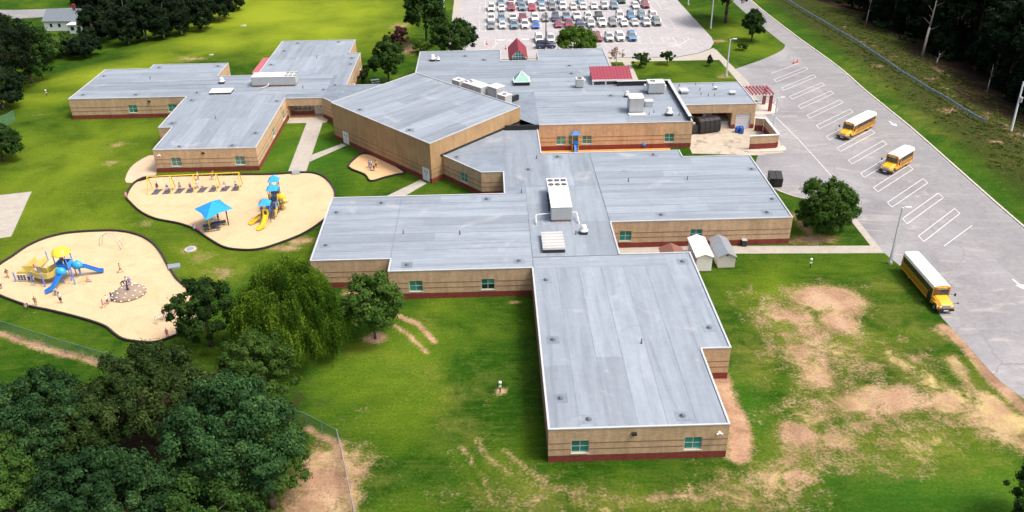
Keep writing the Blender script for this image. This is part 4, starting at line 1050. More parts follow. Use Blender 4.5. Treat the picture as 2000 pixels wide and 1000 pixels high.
# storage sheds
def shed(label, x0, x1, y0, y1, h, rise, wm, rm, corr=False):
    c = thing('storage_shed', label, 'shed', ((x0+x1)/2,(y0+y1)/2,0)); w, d = (x1-x0)/2, (y1-y0)/2
    mb = MB()
    for y in (-d, d): pass
    mb.loft([[(-w,y,.12),(w,y,.12),(w,y,h),(0,y,h+rise),(-w,y,h)] for y in (-d, d)]); mb.build('walls', wm, c)
    mb = MB(); mb.bx(-w+.05,w-.05,-d+.05,d-.05,-.02,.119); mb.build('skid_base', rust_m, c)
    for s in (-1, 1):
        r = MB(); ov = .18; sl = rise/w
        r.loft([[(0,y,h+rise+.02),(s*(w+ov),y,h-ov*sl+.02),(s*(w+ov),y,h-ov*sl+.09),(0,y,h+rise+.10)] for y in (-d-ov, d+ov)]); ro = r.build('roof_panel', rm, c)
        if corr:
            for k in range(9):
                yy = -d+.1+k*(2*d-.2)/8; q_ = MB(); q_.bar((0,yy,h+rise+.10),(s*(w+ov),yy,h-ov*sl+.09),.10); q_.build('rib', rm, ro)
    mb = MB(); mb.bx(-.7,.7,d+.001,d+.05,.2,h-.15); mb.build('shed_door', wm, c)
    if corr:
        mb = MB(); mb.lathe([(.12,0),(.12,.05)], n=10); o = mb.build('gable_vent', dark_metal, c, loc=(0,-d-.04,h+rise*.45)); o.rotation_euler = (PI/2,0,0)
shed('plain bright white storage shed touching the front wing, between the brown and grey sheds', 28.2, 30.4, 103.6, 109.2, 2.4, .42, white_paint, white_paint)
shed('cream storage shed with ribbed grey tin roof, furthest right of the three', 31.5, 33.9, 104.4, 109.8, 1.85, .6, mat('cream_shed_siding', (.58,.56,.52), .6, .06), steel, True)
shed('brown-roofed storage shed half hidden behind the front wing', 23.6, 26.6, 103.6, 106.9, 2.1, .7, mat('brown_shed_siding', (.12,.07,.05), .7, .15), mat('brown_shed_roof', (.19,.085,.06), .6, .15))
for q, lab in (([(32.75, 111.34)][0], 'small dark utility box against the wall behind the white sheds'), ([(36.93, 111.02)][0], 'grey utility box against the wall right of the sheds')):
    c = thing('utility_box', lab, 'utility box', (q[0],110.75,0)); mb = MB(); mb.bx(-.35,.35,-.3,.3,0,1.0); mb.build('cabinet', dark_metal, c); mb = MB(); mb.bx(-.38,.38,-.33,.33,1.001,1.06); mb.build('cover', unit_grey, c)
# red storage container behind the left wings
c = thing('storage_container', 'long red storage container with white roof edge behind the left back wing', 'container', (-52.9,198.,0))
mb = MB(); mb.bx(-1.2,1.2,-6.,6.,.1,2.7); mb.build('container_body', red_steel, c)
for k in range(24):
    mb = MB(); y = -5.9+k*.51; mb.bx(-1.26,-1.201,y,y+.25,.25,2.55); mb.build('corrugation', red_steel, c)
mb = MB(); mb.bx(-1.25,1.25,-6.05,6.05,2.701,2.78); mb.build('container_roof', mat('faded_red_roof', (.42,.12,.14), .5), c)
for s in (-.55, .55):
    mb = MB(); mb.bx(s-.53,s+.53,-6.06,-6.001,.2,2.6); mb.build('container_door', red_steel, c)
# light poles
def light_pole(label, base, h, arm, m=None, lean=0):
    c = thing('light_pole', label, 'light pole', (base[0],base[1],gz(*base)), 0, 'light poles round the school')
    m = m or pole_grey
    mb = MB(); mb.lathe([(.3,0),(.3,.35),(.26,.4)], n=12); mb.build('footing', concrete_soft, c)
    mb = MB(); mb.bar((0,0,.4),(0,0,h),.30,.20); mb.build('shaft', m, c)
    mb = MB(); mb.bar((0,0,h-.05),(arm[0]*.9,arm[1]*.9,h+.02),.1); mb.build('arm', m, c)
    mb = MB(); mb.box((arm[0]*1.25,arm[1]*1.25,h+.03), (.9,.42,.16), math.atan2(arm[1],arm[0])); mb.build('lamp_head', m, c)
light_pole('tall grey light pole on the grass edge beside the parked bus', (56.21, 104.46), 8.9, (.6,.0))
light_pole('white light pole at the corner of the brick screen wall', (52.97, 151.05), 8.6, (.75,.0))
light_pole('white light pole on the lawn beside the office path', (54.18, 190.72), 8.6, (.8,.0))
light_pole('white light pole by the curve of the car park exit', (60.17, 232), 9., (.8,.0))
light_pole('thin white light pole at the far corner of the car park lawn', (59.65, 258.92), 9., (.8,.0))
light_pole('white light pole among the trees left of the car park', (-12.99, 255.65), 9., (.8,.0))
light_pole('dark light pole standing between the parked white cars', (14.28, 215.79), 8.8, (0,.8), dark_metal)
c = thing('utility_pole', 'leaning grey utility pole at the edge of the right-hand woods', 'utility pole', (*(99.17, 151.81),gz(*(99.17, 151.81))), 0)
mb = MB(); mb.tube((0,0,-.2),(1.1,2.2,9.),.22,.15,10); mb.build('shaft', pole_grey, c)
mb = MB(); mb.lathe([(.25,5.2),(.28,5.3),(.28,6.2),(.2,6.3)], n=12, c=(.95,1.2,0)); mb.build('transformer', unit_grey, c)
c = thing('utility_pole', 'thin pale marker pole at the right edge below the woods', 'utility pole', (*(99.56, 148.4),gz(*(99.56, 148.4))), 0)
mb = MB(); mb.tube((0,0,-.2),(0.05,.1,2.6),.09,.07,8); mb.build('shaft', white_paint, c)
# lawn lamps
for q, lab in (((0.19, 77.98), 'white globe lawn lamp on a ring of bare earth in the near lawn'), ((44.56, 103.91), 'white globe lawn lamp in the grass right of the sheds'), ((-98.77, 187.23), 'white globe lawn lamp on the far left grass')):
    c = thing('lawn_lamp', lab, 'lawn lamp', (*q, gz(*q)))
    mb = MB(); mb.tube((0,0,-.05),(0,0,1.15),.07,.06,8); mb.build('post', dark_metal, c)
    mb = MB(); mb.lathe([(.12,1.15),(.14,1.25),(.18,1.33),(.2,1.42),(.15,1.52),(.04,1.56)], n=12); mb.build('globe', white_paint, c, True)
    mb = MB(); mb.bx(-.14,.14,-.1,.1,.75,.95); mb.build('junction_box', white_paint, c)
# manholes and small lids
for q, r, lab in (((-45.61, 114.12), .85, 'round grey manhole cover in worn grass between the playgrounds'), ((-69.25, 245.65), .8, 'round pale manhole cover in the far field'), ((-70.55, 217.15), .6, 'small round lid in the grass behind the left wings')):
    c = thing('manhole_cover', lab, 'manhole', (*q, gz(*q)+.0)); mb = MB(); mb.lathe([(r,-.1),(r,.09),(r*.85,.1)], n=20); mb.build('collar', concrete_soft, c); mb = MB(); mb.lathe([(r*.7,.101),(r*.7,.115)], n=20); mb.build('lid', steel, c)
# picnic table near the courtyard trees
q = (-26.33, 191.52); c = thing('picnic_table', 'white picnic table on the grass under the courtyard tree', 'picnic table', (*q,0), .3)
mb = MB(); mb.bx(-.95,.95,-.4,.4,.74,.8); mb.build('table_top', white_paint, c)
for y in (-.85, .85):
    mb = MB(); mb.bx(-.95,.95,y-.14,y+.14,.44,.49); mb.build('bench', white_paint, c)
for x in (-.7, .7):
    mb = MB(); mb.bar((x,-.8,0),(x,.3,.74),.08); mb.bar((x+.05,.8,0),(x+.05,-.3,.74),.08); mb.bar((x,-.85,.42),(x,.85,.42),.07); mb.build('leg_frame', steel, c)
# cones
cone_m = mat('cone_red', (.75,.06,.05), .5, .1)
def cone(label, q):
    c = thing('traffic_cone', label, 'cone', (*q,.035)); mb = MB(); mb.bx(-.28,.28,-.28,.28,0,.05); mb.build('base', cone_m, c); mb = MB(); mb.lathe([(.22,.051),(.13,.5),(.11,.58),(.05,.95)], n=12); mb.build('body', cone_m, c); mb = MB(); mb.lathe([(.142,.48),(.112,.62)], n=12); mb.build('reflective_band', white_paint, c)
for q, lab in (((72.48, 199.28), 'red traffic cone, left one of the pair at the first bus bay'), ((73.58, 200.02), 'red traffic cone, right one of the pair at the first bus bay'), ((-0.67, 221.15), 'red cone on the hatched island left of the entrance gable'), ((4.14, 216.56), 'red cone just left of the entrance gable roof'), ((44.23, 210.36), 'red cone on the hatched crossing behind the lawn'), ((30.29, 210.52), 'red cone on the hatched crossing beside the admin roof')):
    cone(lab, q)
# guard rail
rail_pts = [(87.91, 261.7), (88.84, 253.26)] + [(89.1, 247), (90.36, 232.58), (91.5, 219.55), (92.2, 211.54), (92.39, 202.84), (92.8, 195.28), (92.74, 187.16), (93.32, 181.01), (93.67, 174.74), (94.39, 169.68), (94.69, 164.03), (94.97, 158.69), (95.81, 154.73)]
rail_pts = sm_open(rail_pts, 3)
c = thing('guard_rail', 'long galvanised guard rail on posts along the grass bank', 'guard rail', (0,0,0))
d_ = [0]
for a, b2 in zip(rail_pts[:-1], rail_pts[1:]): d_.append(d_[-1]+math.hypot(b2[0]-a[0], b2[1]-a[1]))
def along(s):
    for i in range(len(d_)-1):
        if d_[i+1] >= s:
            t = (s-d_[i])/(d_[i+1]-d_[i]); return tuple(np.array(rail_pts[i])*(1-t)+np.array(rail_pts[i+1])*t)
    return rail_pts[-1]
n_ = int(d_[-1]/2.6)
rail_m = mat('guard_rail_steel', (.23,.30,.37), .4, .15, metallic=.3)
pm = MB(); pm.bx(-.09,.09,-.11,.11,-.1,1.02); post_me = pm.mesh('post', rail_m)
for k in range(n_+1):
    x, y = along(min(d_[-1], k*2.6)); link('post', post_me, c, (x+.12, y, gz(x, y)))
for k in range(n_):
    (x0, y0), (x1, y1) = along(k*2.6), along((k+1)*2.6); z0, z1 = gz(x0,y0), gz(x1,y1)
    mb = MB(); prof = [(p_, q_+.2) for p_, q_ in [(0,.38),(-.08,.46),(-.08,.52),(0,.58),(-.08,.64),(-.08,.70),(0,.78),(.03,.78),(-.04,.69),(.03,.58),(-.04,.48),(.03,.38)]]
    mb.loft([[(x0+p_,y0,z0+q_) for p_,q_ in prof],[(x1+p_,y1+.03,z1+q_) for p_,q_ in prof]]); mb.build('rail_panel', rail_m, c)
# chain-link fences: posts, top rail, mesh
m, nt, b = new_mat('green_chain_link')
p = pos(nt); sx = N(nt, 'ShaderNodeSeparateXYZ'); nt.links.new(p, sx.inputs[0])
hsum = math_(nt, 'ADD', sx.outputs[0], sx.outputs[1])
wv = [math_(nt, 'ABSOLUTE', math_(nt, 'SINE', math_(nt, 'MULTIPLY', math_(nt, op, hsum, sx.outputs[2]), 42))) for op in ('ADD', 'SUBTRACT')]
wire = math_(nt, 'GREATER_THAN', math_(nt, 'MINIMUM', *wv), .28)
tr = N(nt, 'ShaderNodeBsdfTransparent'); ms = N(nt, 'ShaderNodeMixShader')
b.inputs['Base Color'].default_value = (.12,.26,.20,1); b.inputs['Roughness'].default_value = .5
nt.links.new(wire, ms.inputs[0]); nt.links.new(b.outputs[0], ms.inputs[1]); nt.links.new(tr.outputs[0], ms.inputs[2])
nt.links.new(ms.outputs[0], nt.nodes['Material Output'].inputs['Surface'])
link_m = m; fence_green = mat('fence_green_post', (.10,.20,.16), .5); 
def fence(label, pts, h, pm_, step=3.):
    c = thing('chain_link_fence', label, 'fence', (0,0,0))
    for (x0,y0),(x1,y1) in zip(pts[:-1], pts[1:]):
        L = math.hypot(x1-x0,y1-y0); n = max(1, round(L/step))
        for k in range(n):
            a = (x0+(x1-x0)*k/n, y0+(y1-y0)*k/n); b2 = (x0+(x1-x0)*(k+1)/n, y0+(y1-y0)*(k+1)/n); za, zb = gz(*a), gz(*b2)
            mb = MB(); mb.tube((*a,za-.05),(*a,za+h+.05),.045); mb.build('post', pm_, c)
            mb = MB(); mb.tube((*a,za+h),(*b2,zb+h),.032,n=6); mb.build('top_rail', pm_, c)
            mb = MB(); mb.add([(*a,za),(*b2,zb),(*b2,zb+h),(*a,za+h)], [(0,1,2,3)]); mb.build('wire_mesh', link_m, c)
    mb = MB(); mb.tube((*pts[-1],gz(*pts[-1])-.05),(*pts[-1],gz(*pts[-1])+h+.05),.05); mb.build('post', pm_, c)
fence('green chain-link fence across the near grass behind the big trees', [(-68.91, 95.64), (-63.8, 93.28), (-53.17, 88.09), (-43.48, 83.69), (-31.71, 78.17), (-20.92, 72.95), (-17.13, 70.16)], 1.9, fence_green)
fence('grey chain-link fence running toward the camera from the corner post', [(-17.09, 70.12), (-15.64, 65.23), (-14.28, 60.34), (-13.38, 57.14)], 1.9, steel)
fence('short green chain-link fence at the far left edge of the lawn', [(-100.4, 160.9), (-99.47, 167.19), (-98.44, 171.8)], 2.2, fence_green)

# ================================================================ CARS
PAINT = {n: mat('car_paint_'+n.replace(' ', '_'), c, .25, .03, coat=.6) for n, c in {
    'white': (.80,.80,.80), 'silver': (.52,.55,.57), 'grey': (.22,.25,.27), 'slate blue': (.17,.27,.34), 'maroon': (.30,.035,.075), 'red': (.50,.03,.05),
    'navy': (.022,.038,.11), 'blue': (.03,.15,.55), 'steel blue': (.10,.24,.42), 'black': (.02,.022,.028), 'dark green': (.01,.07,.055), 'cream': (.66,.62,.56), 'pale blue': (.35,.50,.62)}.items()}
lamp_m = mat('headlamp_clear', (.7,.72,.74), .15); tail_m = mat('tail_lamp_red', (.4,.02,.02), .25)
hub_m = mat('alloy_wheel', (.45,.46,.47), .3, metallic=.6)
SPEC = {  # length, width, belt, height, hood z, windscreen foot/top, rear-glass top/foot (y, front is -)
    'sedan': (4.8,1.86,.95,1.47,.88,-1.0,-.35,1.05,1.75), 'hatchback': (4.2,1.78,.95,1.52,.9,-.95,-.35,1.35,1.9),
    'suv': (4.8,1.95,1.1,1.78,1.05,-1.05,-.5,1.85,2.25), 'minivan': (5.0,1.98,1.05,1.82,.98,-1.5,-.75,2.0,2.4), 'pickup': (5.6,2.0,1.12,1.85,1.1,-1.1,-.55,.55,.8)}
CARM = {}
def car_meshes(kind):
    L, W, bz, H, hz, wf, wt, rt, rf = SPEC[kind]; w = W/2; f, r = -L/2, L/2
    def ring(y, ww, z0, zt): return [(-ww*.9,y,z0),(-ww,y,z0+.22),(-ww,y,zt-.14),(-ww*.88,y,zt),(ww*.88,y,zt),(ww,y,zt-.14),(ww,y,z0+.22),(ww*.9,y,z0)]
    st = [(f,.78,.34,hz-.24),(f+.12,.92,.26,hz-.13),(f+.5,.99,.24,hz-.05),(wf-.1,1,.24,hz+.02),(wf+.15,1,.24,bz),(rt,1,.24,bz+.02)]
    if kind == 'sedan': st += [(rf,1,.25,bz),(r-.25,.97,.26,bz-.03),(r-.04,.9,.32,bz-.12),(r,.82,.4,bz-.25)]
    else: st += [(rf,1,.26,bz),(r-.1,.95,.28,bz-.03),(r,.88,.4,bz-.1)]
    b = MB(); b.loft([ring(y, w*k, z0, zt) for y, k, z0, zt in st])
    if kind == 'pickup':
        b.bx(-w*.97,-w*.86,rf+.1,r-.06,bz-.02,bz+.16); b.bx(w*.86,w*.97,rf+.1,r-.06,bz-.02,bz+.16); b.bx(-w*.859,w*.859,r-.14,r-.06,bz-.02,bz+.155)
    for sx in (-1, 1):                                    # pillars and wing mirrors
        for (ya, yb) in ((wf, wt), ((wt+rt)/2-.02, (wt+rt)/2), (rf, rt)):
            b.bar((sx*w*.9,ya,bz-.02),(sx*w*.745,yb,H-.05),.07)
        b.box((sx*(w+.09),wf+.22,bz+.08), (.17,.12,.13))
    g = MB(); gw, tw = w*.9, w*.74
    g.add([(-gw,wf,bz-.03),(gw,wf,bz-.03),(gw,rf,bz-.03),(-gw,rf,bz-.03),(-tw,wt,H-.06),(tw,wt,H-.06),(tw,rt,H-.06),(-tw,rt,H-.06)], [(0,3,2,1),(4,5,6,7),(0,1,5,4),(1,2,6,5),(2,3,7,6),(3,0,4,7)])
    ro = MB(); ro.loft([[(-tw*s,y,H-.07),(-tw*s*.86,y,z),(tw*s*.86,y,z),(tw*s,y,H-.07)] for y, s, z in ((wt-.06,.98,H-.06),(wt+.2,1.02,H-.01),((wt+rt)/2,1.03,H+.01),(rt-.1,1.02,H-.01),(rt+.06,.97,H-.06))])
    wh = MB(); wh.tube((-.11,0,0),(.11,0,0),.33,n=14); hb = MB(); hb.tube((-.116,0,0),(.116,0,0),.19,n=10)
    hl = MB(); tl = MB(); 
    hl.box((0,0,0),(.34,.1,.15)); tl.box((0,0,0),(.22,.08,.26))
    gr = MB(); gr.bx(-w*.5,w*.5,f-.012,f+.1,.36,hz-.3); gr.bx(-w*.26,w*.26,f-.03,f-.013,.4,.52)
    P = PAINT['white']
    return dict(body=b.mesh('body', P), windows=g.mesh('windows', glass_car), roof=ro.mesh('roof', P, True), wheel=wh.mesh('wheel', black_rubber), rim=hb.mesh('rim', hub_m), headlight=hl.mesh('headlight', lamp_m), taillight=tl.mesh('taillight', tail_m), grille=gr.mesh('grille', black_plastic),
                wheels=[(s*(w-.1),y,.33) for s in (-1,1) for y in (f+.85, r-.95)], hl=[(s*w*.68,f+.06,hz-.27) for s in (-1,1)], tl=[(s*w*.78,r-.02,bz-.2) for s in (-1,1)])
for k_ in SPEC: CARM[k_] = car_meshes(k_)
def car(kind, colour, label, x, y, rz=0., s=1.08, group='cars parked in the far car park'):
    C = CARM[kind]; c = thing('parked_car', label, 'car', (x,y,.015), rz, group); c.scale = (s,s,s)
    for nm in ('body', 'roof'):
        o = link(nm, C[nm], c); o.material_slots[0].link = 'OBJECT'; o.material_slots[0].material = PAINT[colour]
    link('windows', C['windows'], c); link('grille', C['grille'], c)
    for q in C['wheels']: o = link('wheel', C['wheel'], c, q); link('rim', C['rim'], o)
    for q in C['hl']: link('headlight', C['headlight'], c, q)
    for q in C['tl']: link('taillight', C['taillight'], c, q)
    return c
ROWS = [  # row words, nose y, [(bay, colour, kind)]
    ('the topmost row', 261.9, [(1,'slate blue','sedan'),(2,'white','suv'),(3,'slate blue','suv'),(4,'white','pickup'),(5,'steel blue','minivan'),(6,'silver','suv'),(7,'steel blue','suv'),(9,'slate blue','sedan'),(13,'dark green','suv'),(15,'white','sedan')]),
    ('the second row', 254.9, [(0,'white','minivan'),(1,'white','sedan'),(2,'maroon','suv'),(3,'slate blue','suv'),(4,'red','sedan'),(5,'silver','sedan'),(6,'grey','suv'),(7,'white','suv'),(8,'cream','hatchback'),(9,'white','sedan'),(10,'white','sedan'),(11,'silver','suv'),(12,'slate blue','suv'),(14,'white','sedan'),(15,'maroon','suv')]),
    ('the middle row', 242.2, [(0,'white','suv'),(1,'slate blue','suv'),(2,'white','pickup'),(3,'maroon','pickup'),(4,'white','suv'),(5,'grey','hatchback'),(6,'navy','minivan'),(7,'slate blue','pickup'),(8,'white','pickup'),(9,'white','suv'),(10,'black','pickup'),(12,'white','minivan'),(13,'steel blue','suv'),(14,'slate blue','suv'),(15,'white','minivan')]),
    ('the fourth row', 235., [(0,'grey','sedan'),(1,'white','hatchback'),(2,'slate blue','suv'),(3,'white','suv'),(4,'blue','hatchback'),(6,'maroon','sedan'),(7,'maroon','pickup'),(8,'navy','sedan'),(9,'silver','minivan'),(10,'white','pickup'),(11,'grey','suv'),(12,'white','sedan'),(13,'silver','sedan'),(14,'silver','suv'),(15,'grey','suv')]),
    ('the nearest row', 220.4, [(4,'white','minivan'),(5,'silver','minivan'),(6,'white','sedan'),(9,'maroon','suv'),(10,'silver','suv'),(11,'white','suv'),(12,'steel blue','suv')])]
rc = random.Random(5)
for words, y, row in ROWS:
    for k, (bay, colour, kind) in enumerate(row):
        col_w = colour; L = SPEC[kind][0]*1.08
        nm = {'suv': 'sport utility car', 'minivan': 'minivan', 'pickup': 'pickup truck', 'sedan': 'sedan', 'hatchback': 'hatchback'}[kind]
        car(kind, colour, f'{colour} {nm}, {ordn(k)} from left in {words} of car park', .68+3.05*bay+rc.uniform(-.14,.14), y+L/2+rc.uniform(-.35,.35), rc.uniform(-.03,.03))
car('suv', 'navy', 'dark navy sport utility car standing sideways in front of the nearest car row', 14.3, 217., PI/2+.02)

# ================================================================ SCHOOL BUSES
bus_y = mat('bus_yellow', (.72,.33,.012), .35, .07, 1.2, coat=.3); bus_hood = mat('bus_yellow_hood', (.76,.40,.02), .35, .07, 1.2, coat=.3)
bus_dark = mat('bus_black_trim', (.016,.015,.015), .5, .15); bus_white = mat('bus_white_roof', (.84,.83,.83), .35, .04); red_lamp = mat('bus_red_lamp', (.45,.015,.02), .2); amber = mat('bus_amber_lamp', (.55,.16,.02), .2)
header_m = mat('bus_header', (.82,.62,.25), .5)
chrome = mat('bus_grille_chrome', (.42,.44,.46), .3, metallic=.6)
def text_mesh(txt, size):
    cu = bpy.data.curves.new('lettering', 'FONT'); cu.body = txt; cu.size = size; cu.align_x = 'CENTER'; cu.align_y = 'CENTER'; cu.extrude = .004
    o = bpy.data.objects.new('lettering', cu); COL.objects.link(o)
    bpy.context.view_layer.update()
    me = bpy.data.meshes.new_from_object(o.evaluated_get(bpy.context.evaluated_depsgraph_get()))
    bpy.data.objects.remove(o); me.materials.clear(); me.materials.append(bus_dark); return me
sign_me = text_mesh('SCHOOL BUS', .24)
def bus(label, loc, rz, L, nwin, W=2.25):
    """conventional school bus; nose towards -y, origin at its middle on the ground"""
    c = thing('school_bus', label, 'school bus', loc, rz, 'school buses in the yard')
    w = W/2; f = -L/2; r = L/2; by = f+1.95        # by: front of the passenger box
    z0, zb, zr_ = .52, 1.65, 2.55                  # skirt, window line, side top
    def sec(y, k=1., top=3.05, skirt=z0):
        return [(-w*k,y,skirt),(w*k,y,skirt),(w*k,y,zr_),(w*k*.93,y,top-.17),(w*k*.7,y,top-.05),(0,y,top),(-w*k*.7,y,top-.05),(-w*k*.93,y,top-.17),(-w*k,y,zr_)]
    b = MB(); rings = [sec(by), sec(r-.1), sec(r,.97)]
    n = 9; P = [p for R_ in rings for p in R_]; F = []; mi = []
    for i in range(2):
        for k in range(n):
            F.append((i*n+k, i*n+(k+1) % n, (i+1)*n+(k+1) % n, (i+1)*n+k)); mi.append(1 if 2 <= k <= 7 else 0)
    F += [tuple(range(n-1,-1,-1)), tuple(range(2*n,3*n))]; mi += [0, 0]
    b.v = P; b.f = F; b.m = mi
    b.build('body', [bus_y, bus_white], c)
    hd = MB(); hd.loft([[(-w*a,y,z_),(w*a,y,z_),(w*a,y,h-.22),(w*a*.72,y,h),(-w*a*.72,y,h),(-w*a,y,h-.22)] for y,a,z_,h in ((f+.1,.74,.6,1.22),(f+.3,.80,.55,1.4),(f+.9,.82,.55,1.52),(by+.02,.9,.55,1.68))]); hd.build('hood', bus_hood, c)
    for s in (-1, 1):                              # mudguards
        m_ = MB(); m_.loft([[(s*w*.78,y,z_),(s*w*1.0,y,z_),(s*w*1.0,y,h-.1),(s*w*.9,y,h),(s*w*.78,y,h)] for y,z_,h in ((f+.18,.62,.95),(f+.45,.95,1.2),(f+.95,1.08,1.28),(f+1.45,.95,1.22),(by-.02,.6,1.15))]); m_.build('mudguard', bus_hood, c)
        h_ = MB(); h_.box((s*w*.62,f+.09,1.0),(.36,.1,.2)); h_.build('headlight', lamp_m, c)
    g = MB(); g.bx(-w*.42,w*.42,f+.02,f+.099,.78,1.15); g.build('grille', chrome, c)
    bp = MB(); bp.bx(-w*.95,w*.95,f-.1,f+.12,.42,.68); bp.build('bumper', bus_dark, c); lp_ = MB(); lp_.bx(-.3,.3,f-.118,f-.101,.46,.63); lp_.build('licence_plate', white_paint, c)
    bp = MB(); bp.bx(-w*.97,w*.97,r+.002,r+.12,.45,.72); bp.build('bumper', bus_dark, c)
    ws = MB(); ws.bx(-w*.86,w*.86,by-.05,by-.002,1.68,2.5); ws.build('windshield', glass_car, c)
    ds = MB(); ds.bx(-.035,.035,by-.065,by-.051,1.68,2.5); ds.build('windshield_divider', bus_dark, c)
    hb = MB(); hb.bx(-w*.9,w*.9,by-.09,by-.003,2.53,2.86); hb.build('header_panel', bus_y, c)
    hs = MB(); hs.bx(-w*.48,w*.48,by-.12,by-.091,2.57,2.83); o = hs.build('destination_sign', header_m, c)
    tx = link('lettering', sign_me, o, (0,by-.126,2.70)); tx.rotation_euler = (PI/2,0,0); tx.scale = (.62,.9,1)
    for s in (-1, 1):
        for j, mm in enumerate((red_lamp, amber)):
            l_ = MB(); l_.tube((s*w*(.78-.17*j),by-.14,2.70),(s*w*(.78-.17*j),by-.09,2.70),.1,n=12); l_.build('warning_light', mm, c)
    y0, y1 = by+1.25, r-.45; st = (y1-y0)/nwin
    win_me = MB(); win_me.bx(-.012,.012,.05,st-.05,1.75,2.38); wme = win_me.mesh('window', glass_dark)
    for s in (-1, 1):
        wb = MB(); wb.bx(s*(w+.004)-.006,s*(w+.004)+.006,y0-.05,y1+.05,1.68,2.45); wb.build('window_band', mat_bus_band, c)
        for k in range(nwin): link('window', wme, c, (s*(w+.014),y0+k*st,0))
        for z in (.95, 1.22, 1.5):
            rl = MB(); rl.bx(s*(w+.012)-.014,s*(w+.012)+.014,by+1.2,r-.06,z-.04,z+.04); rl.build('rub_rail', bus_dark, c)
        dr = MB()
        if s > 0:
            dr.bx(w+.003,w+.022,by+.15,by+1.05,1.68,2.42); dr.build('driver_window', glass_car, c)
        else:
            dr.bx(-w-.03,-w-.003,by+.12,by+1.12,.56,2.46); d_o = dr.build('entry_door', bus_dark, c)
            for yy in (by+.17, by+.64):
                gl_ = MB(); gl_.bx(-w-.04,-w-.031,yy,yy+.43,.8,2.4); gl_.build('door_glass', glass_dark, d_o)
        mrr = MB(); mrr.tube((s*w*.95,by-.05,1.75),(s*(w+.42),by-.5,1.95),.025); mrr.box((s*(w+.45),by-.52,1.95),(.2,.1,.42)); mrr.tube((s*w*.8,f+.5,1.2),(s*(w+.3),f+.15,1.45),.022); mrr.lathe([(.02,-.1),(.14,-.05),(.16,.03),(.02,.12)], (s*(w+.32),f+.13,1.5), 10); mrr.build('mirror', bus_dark, c)
        for yy in (f+.95, r-2.6 if L > 8 else r-1.7):
            wl = MB(); wl.tube((s*w*.97,yy,.5),(s*(w*.97-.32),yy,.5),.5,n=18); o = wl.build('wheel', black_rubber, c)
            rm = MB(); rm.tube((s*(w*.97+.006),yy,.5),(s*(w*.97-.1),yy,.5),.27,n=14); rm.build('rim', unit_seam, o)
    for k in range(2):
        hh_ = MB(); yy = by+(r-by)*(.3+.42*k); hh_.bx(-.3,.3,yy-.3,yy+.3,3.03,3.10); hh_.build('roof_hatch', bus_white, c)
    rd_ = MB(); rd_.bx(-.5,.5,r+.001,r+.03,1.0,2.5); rd_.build('rear_door', bus_y, c); rg = MB(); rg.bx(-.4,.4,r+.031,r+.04,1.7,2.4); rg.build('rear_window', glass_dark, c)
    for s in (-1, 1):
        t_ = MB(); t_.tube((s*w*.8,r,1.35),(s*w*.8,r+.05,1.35),.1,n=10); t_.build('taillight', red_lamp, c)
        g_ = MB(); g_.bx(s*w*.72-.28,s*w*.72+.28,r+.001,r+.02,1.75,2.35); g_.build('rear_window', glass_dark, c)
    return c
mat_bus_band = mat('bus_window_frame', (.05,.042,.035), .5, .1)
ba = math.atan2(8.65, 10.05)
def bus_at(front, L): # front bumper middle, nose along -(cos ba, sin ba)
    return (front[0]+math.cos(ba)*L/2, front[1]+math.sin(ba)*L/2, .04)
bus('yellow school bus with white roof parked farthest up the row of bus bays', bus_at((66.25,150.9), 10.6), ba-PI/2, 10.6, 11)
bus('shorter yellow school bus with white roof, middle one of three buses', bus_at((67.9,134.9), 7.9), ba-PI/2, 7.9, 7)
bus('long yellow school bus nearest the camera, along the grass edge', (57.9,96.95,.03), 0., 11.2, 11)

# ================================================================ PLAYGROUNDS
pl_y = mat('play_yellow', (.72,.50,.03), .4, .06); pl_b = mat('play_blue', (.02,.17,.56), .4, .06); pl_lb = mat('play_light_blue', (.03,.33,.72), .45, .05); pl_dk = mat('play_dark_deck', (.035,.045,.08), .6, .15)
pl_per = mat('play_periwinkle_post', (.16,.24,.62), .4, .05); pl_tan = mat('play_straw_yellow', (.60,.49,.14), .5, .08); pl_dome = mat('play_dome_yellow', (.78,.62,.04), .35, .05); shade_b = mat('shade_cloth_blue', (.01,.27,.62), .8, .06); seat_blk = mat('swing_seat_black', (.02,.02,.022), .6); pl_brown = mat('play_brown_post', (.07,.05,.06), .5)
white_grip = mat('white_grips', (.8,.79,.77), .5)
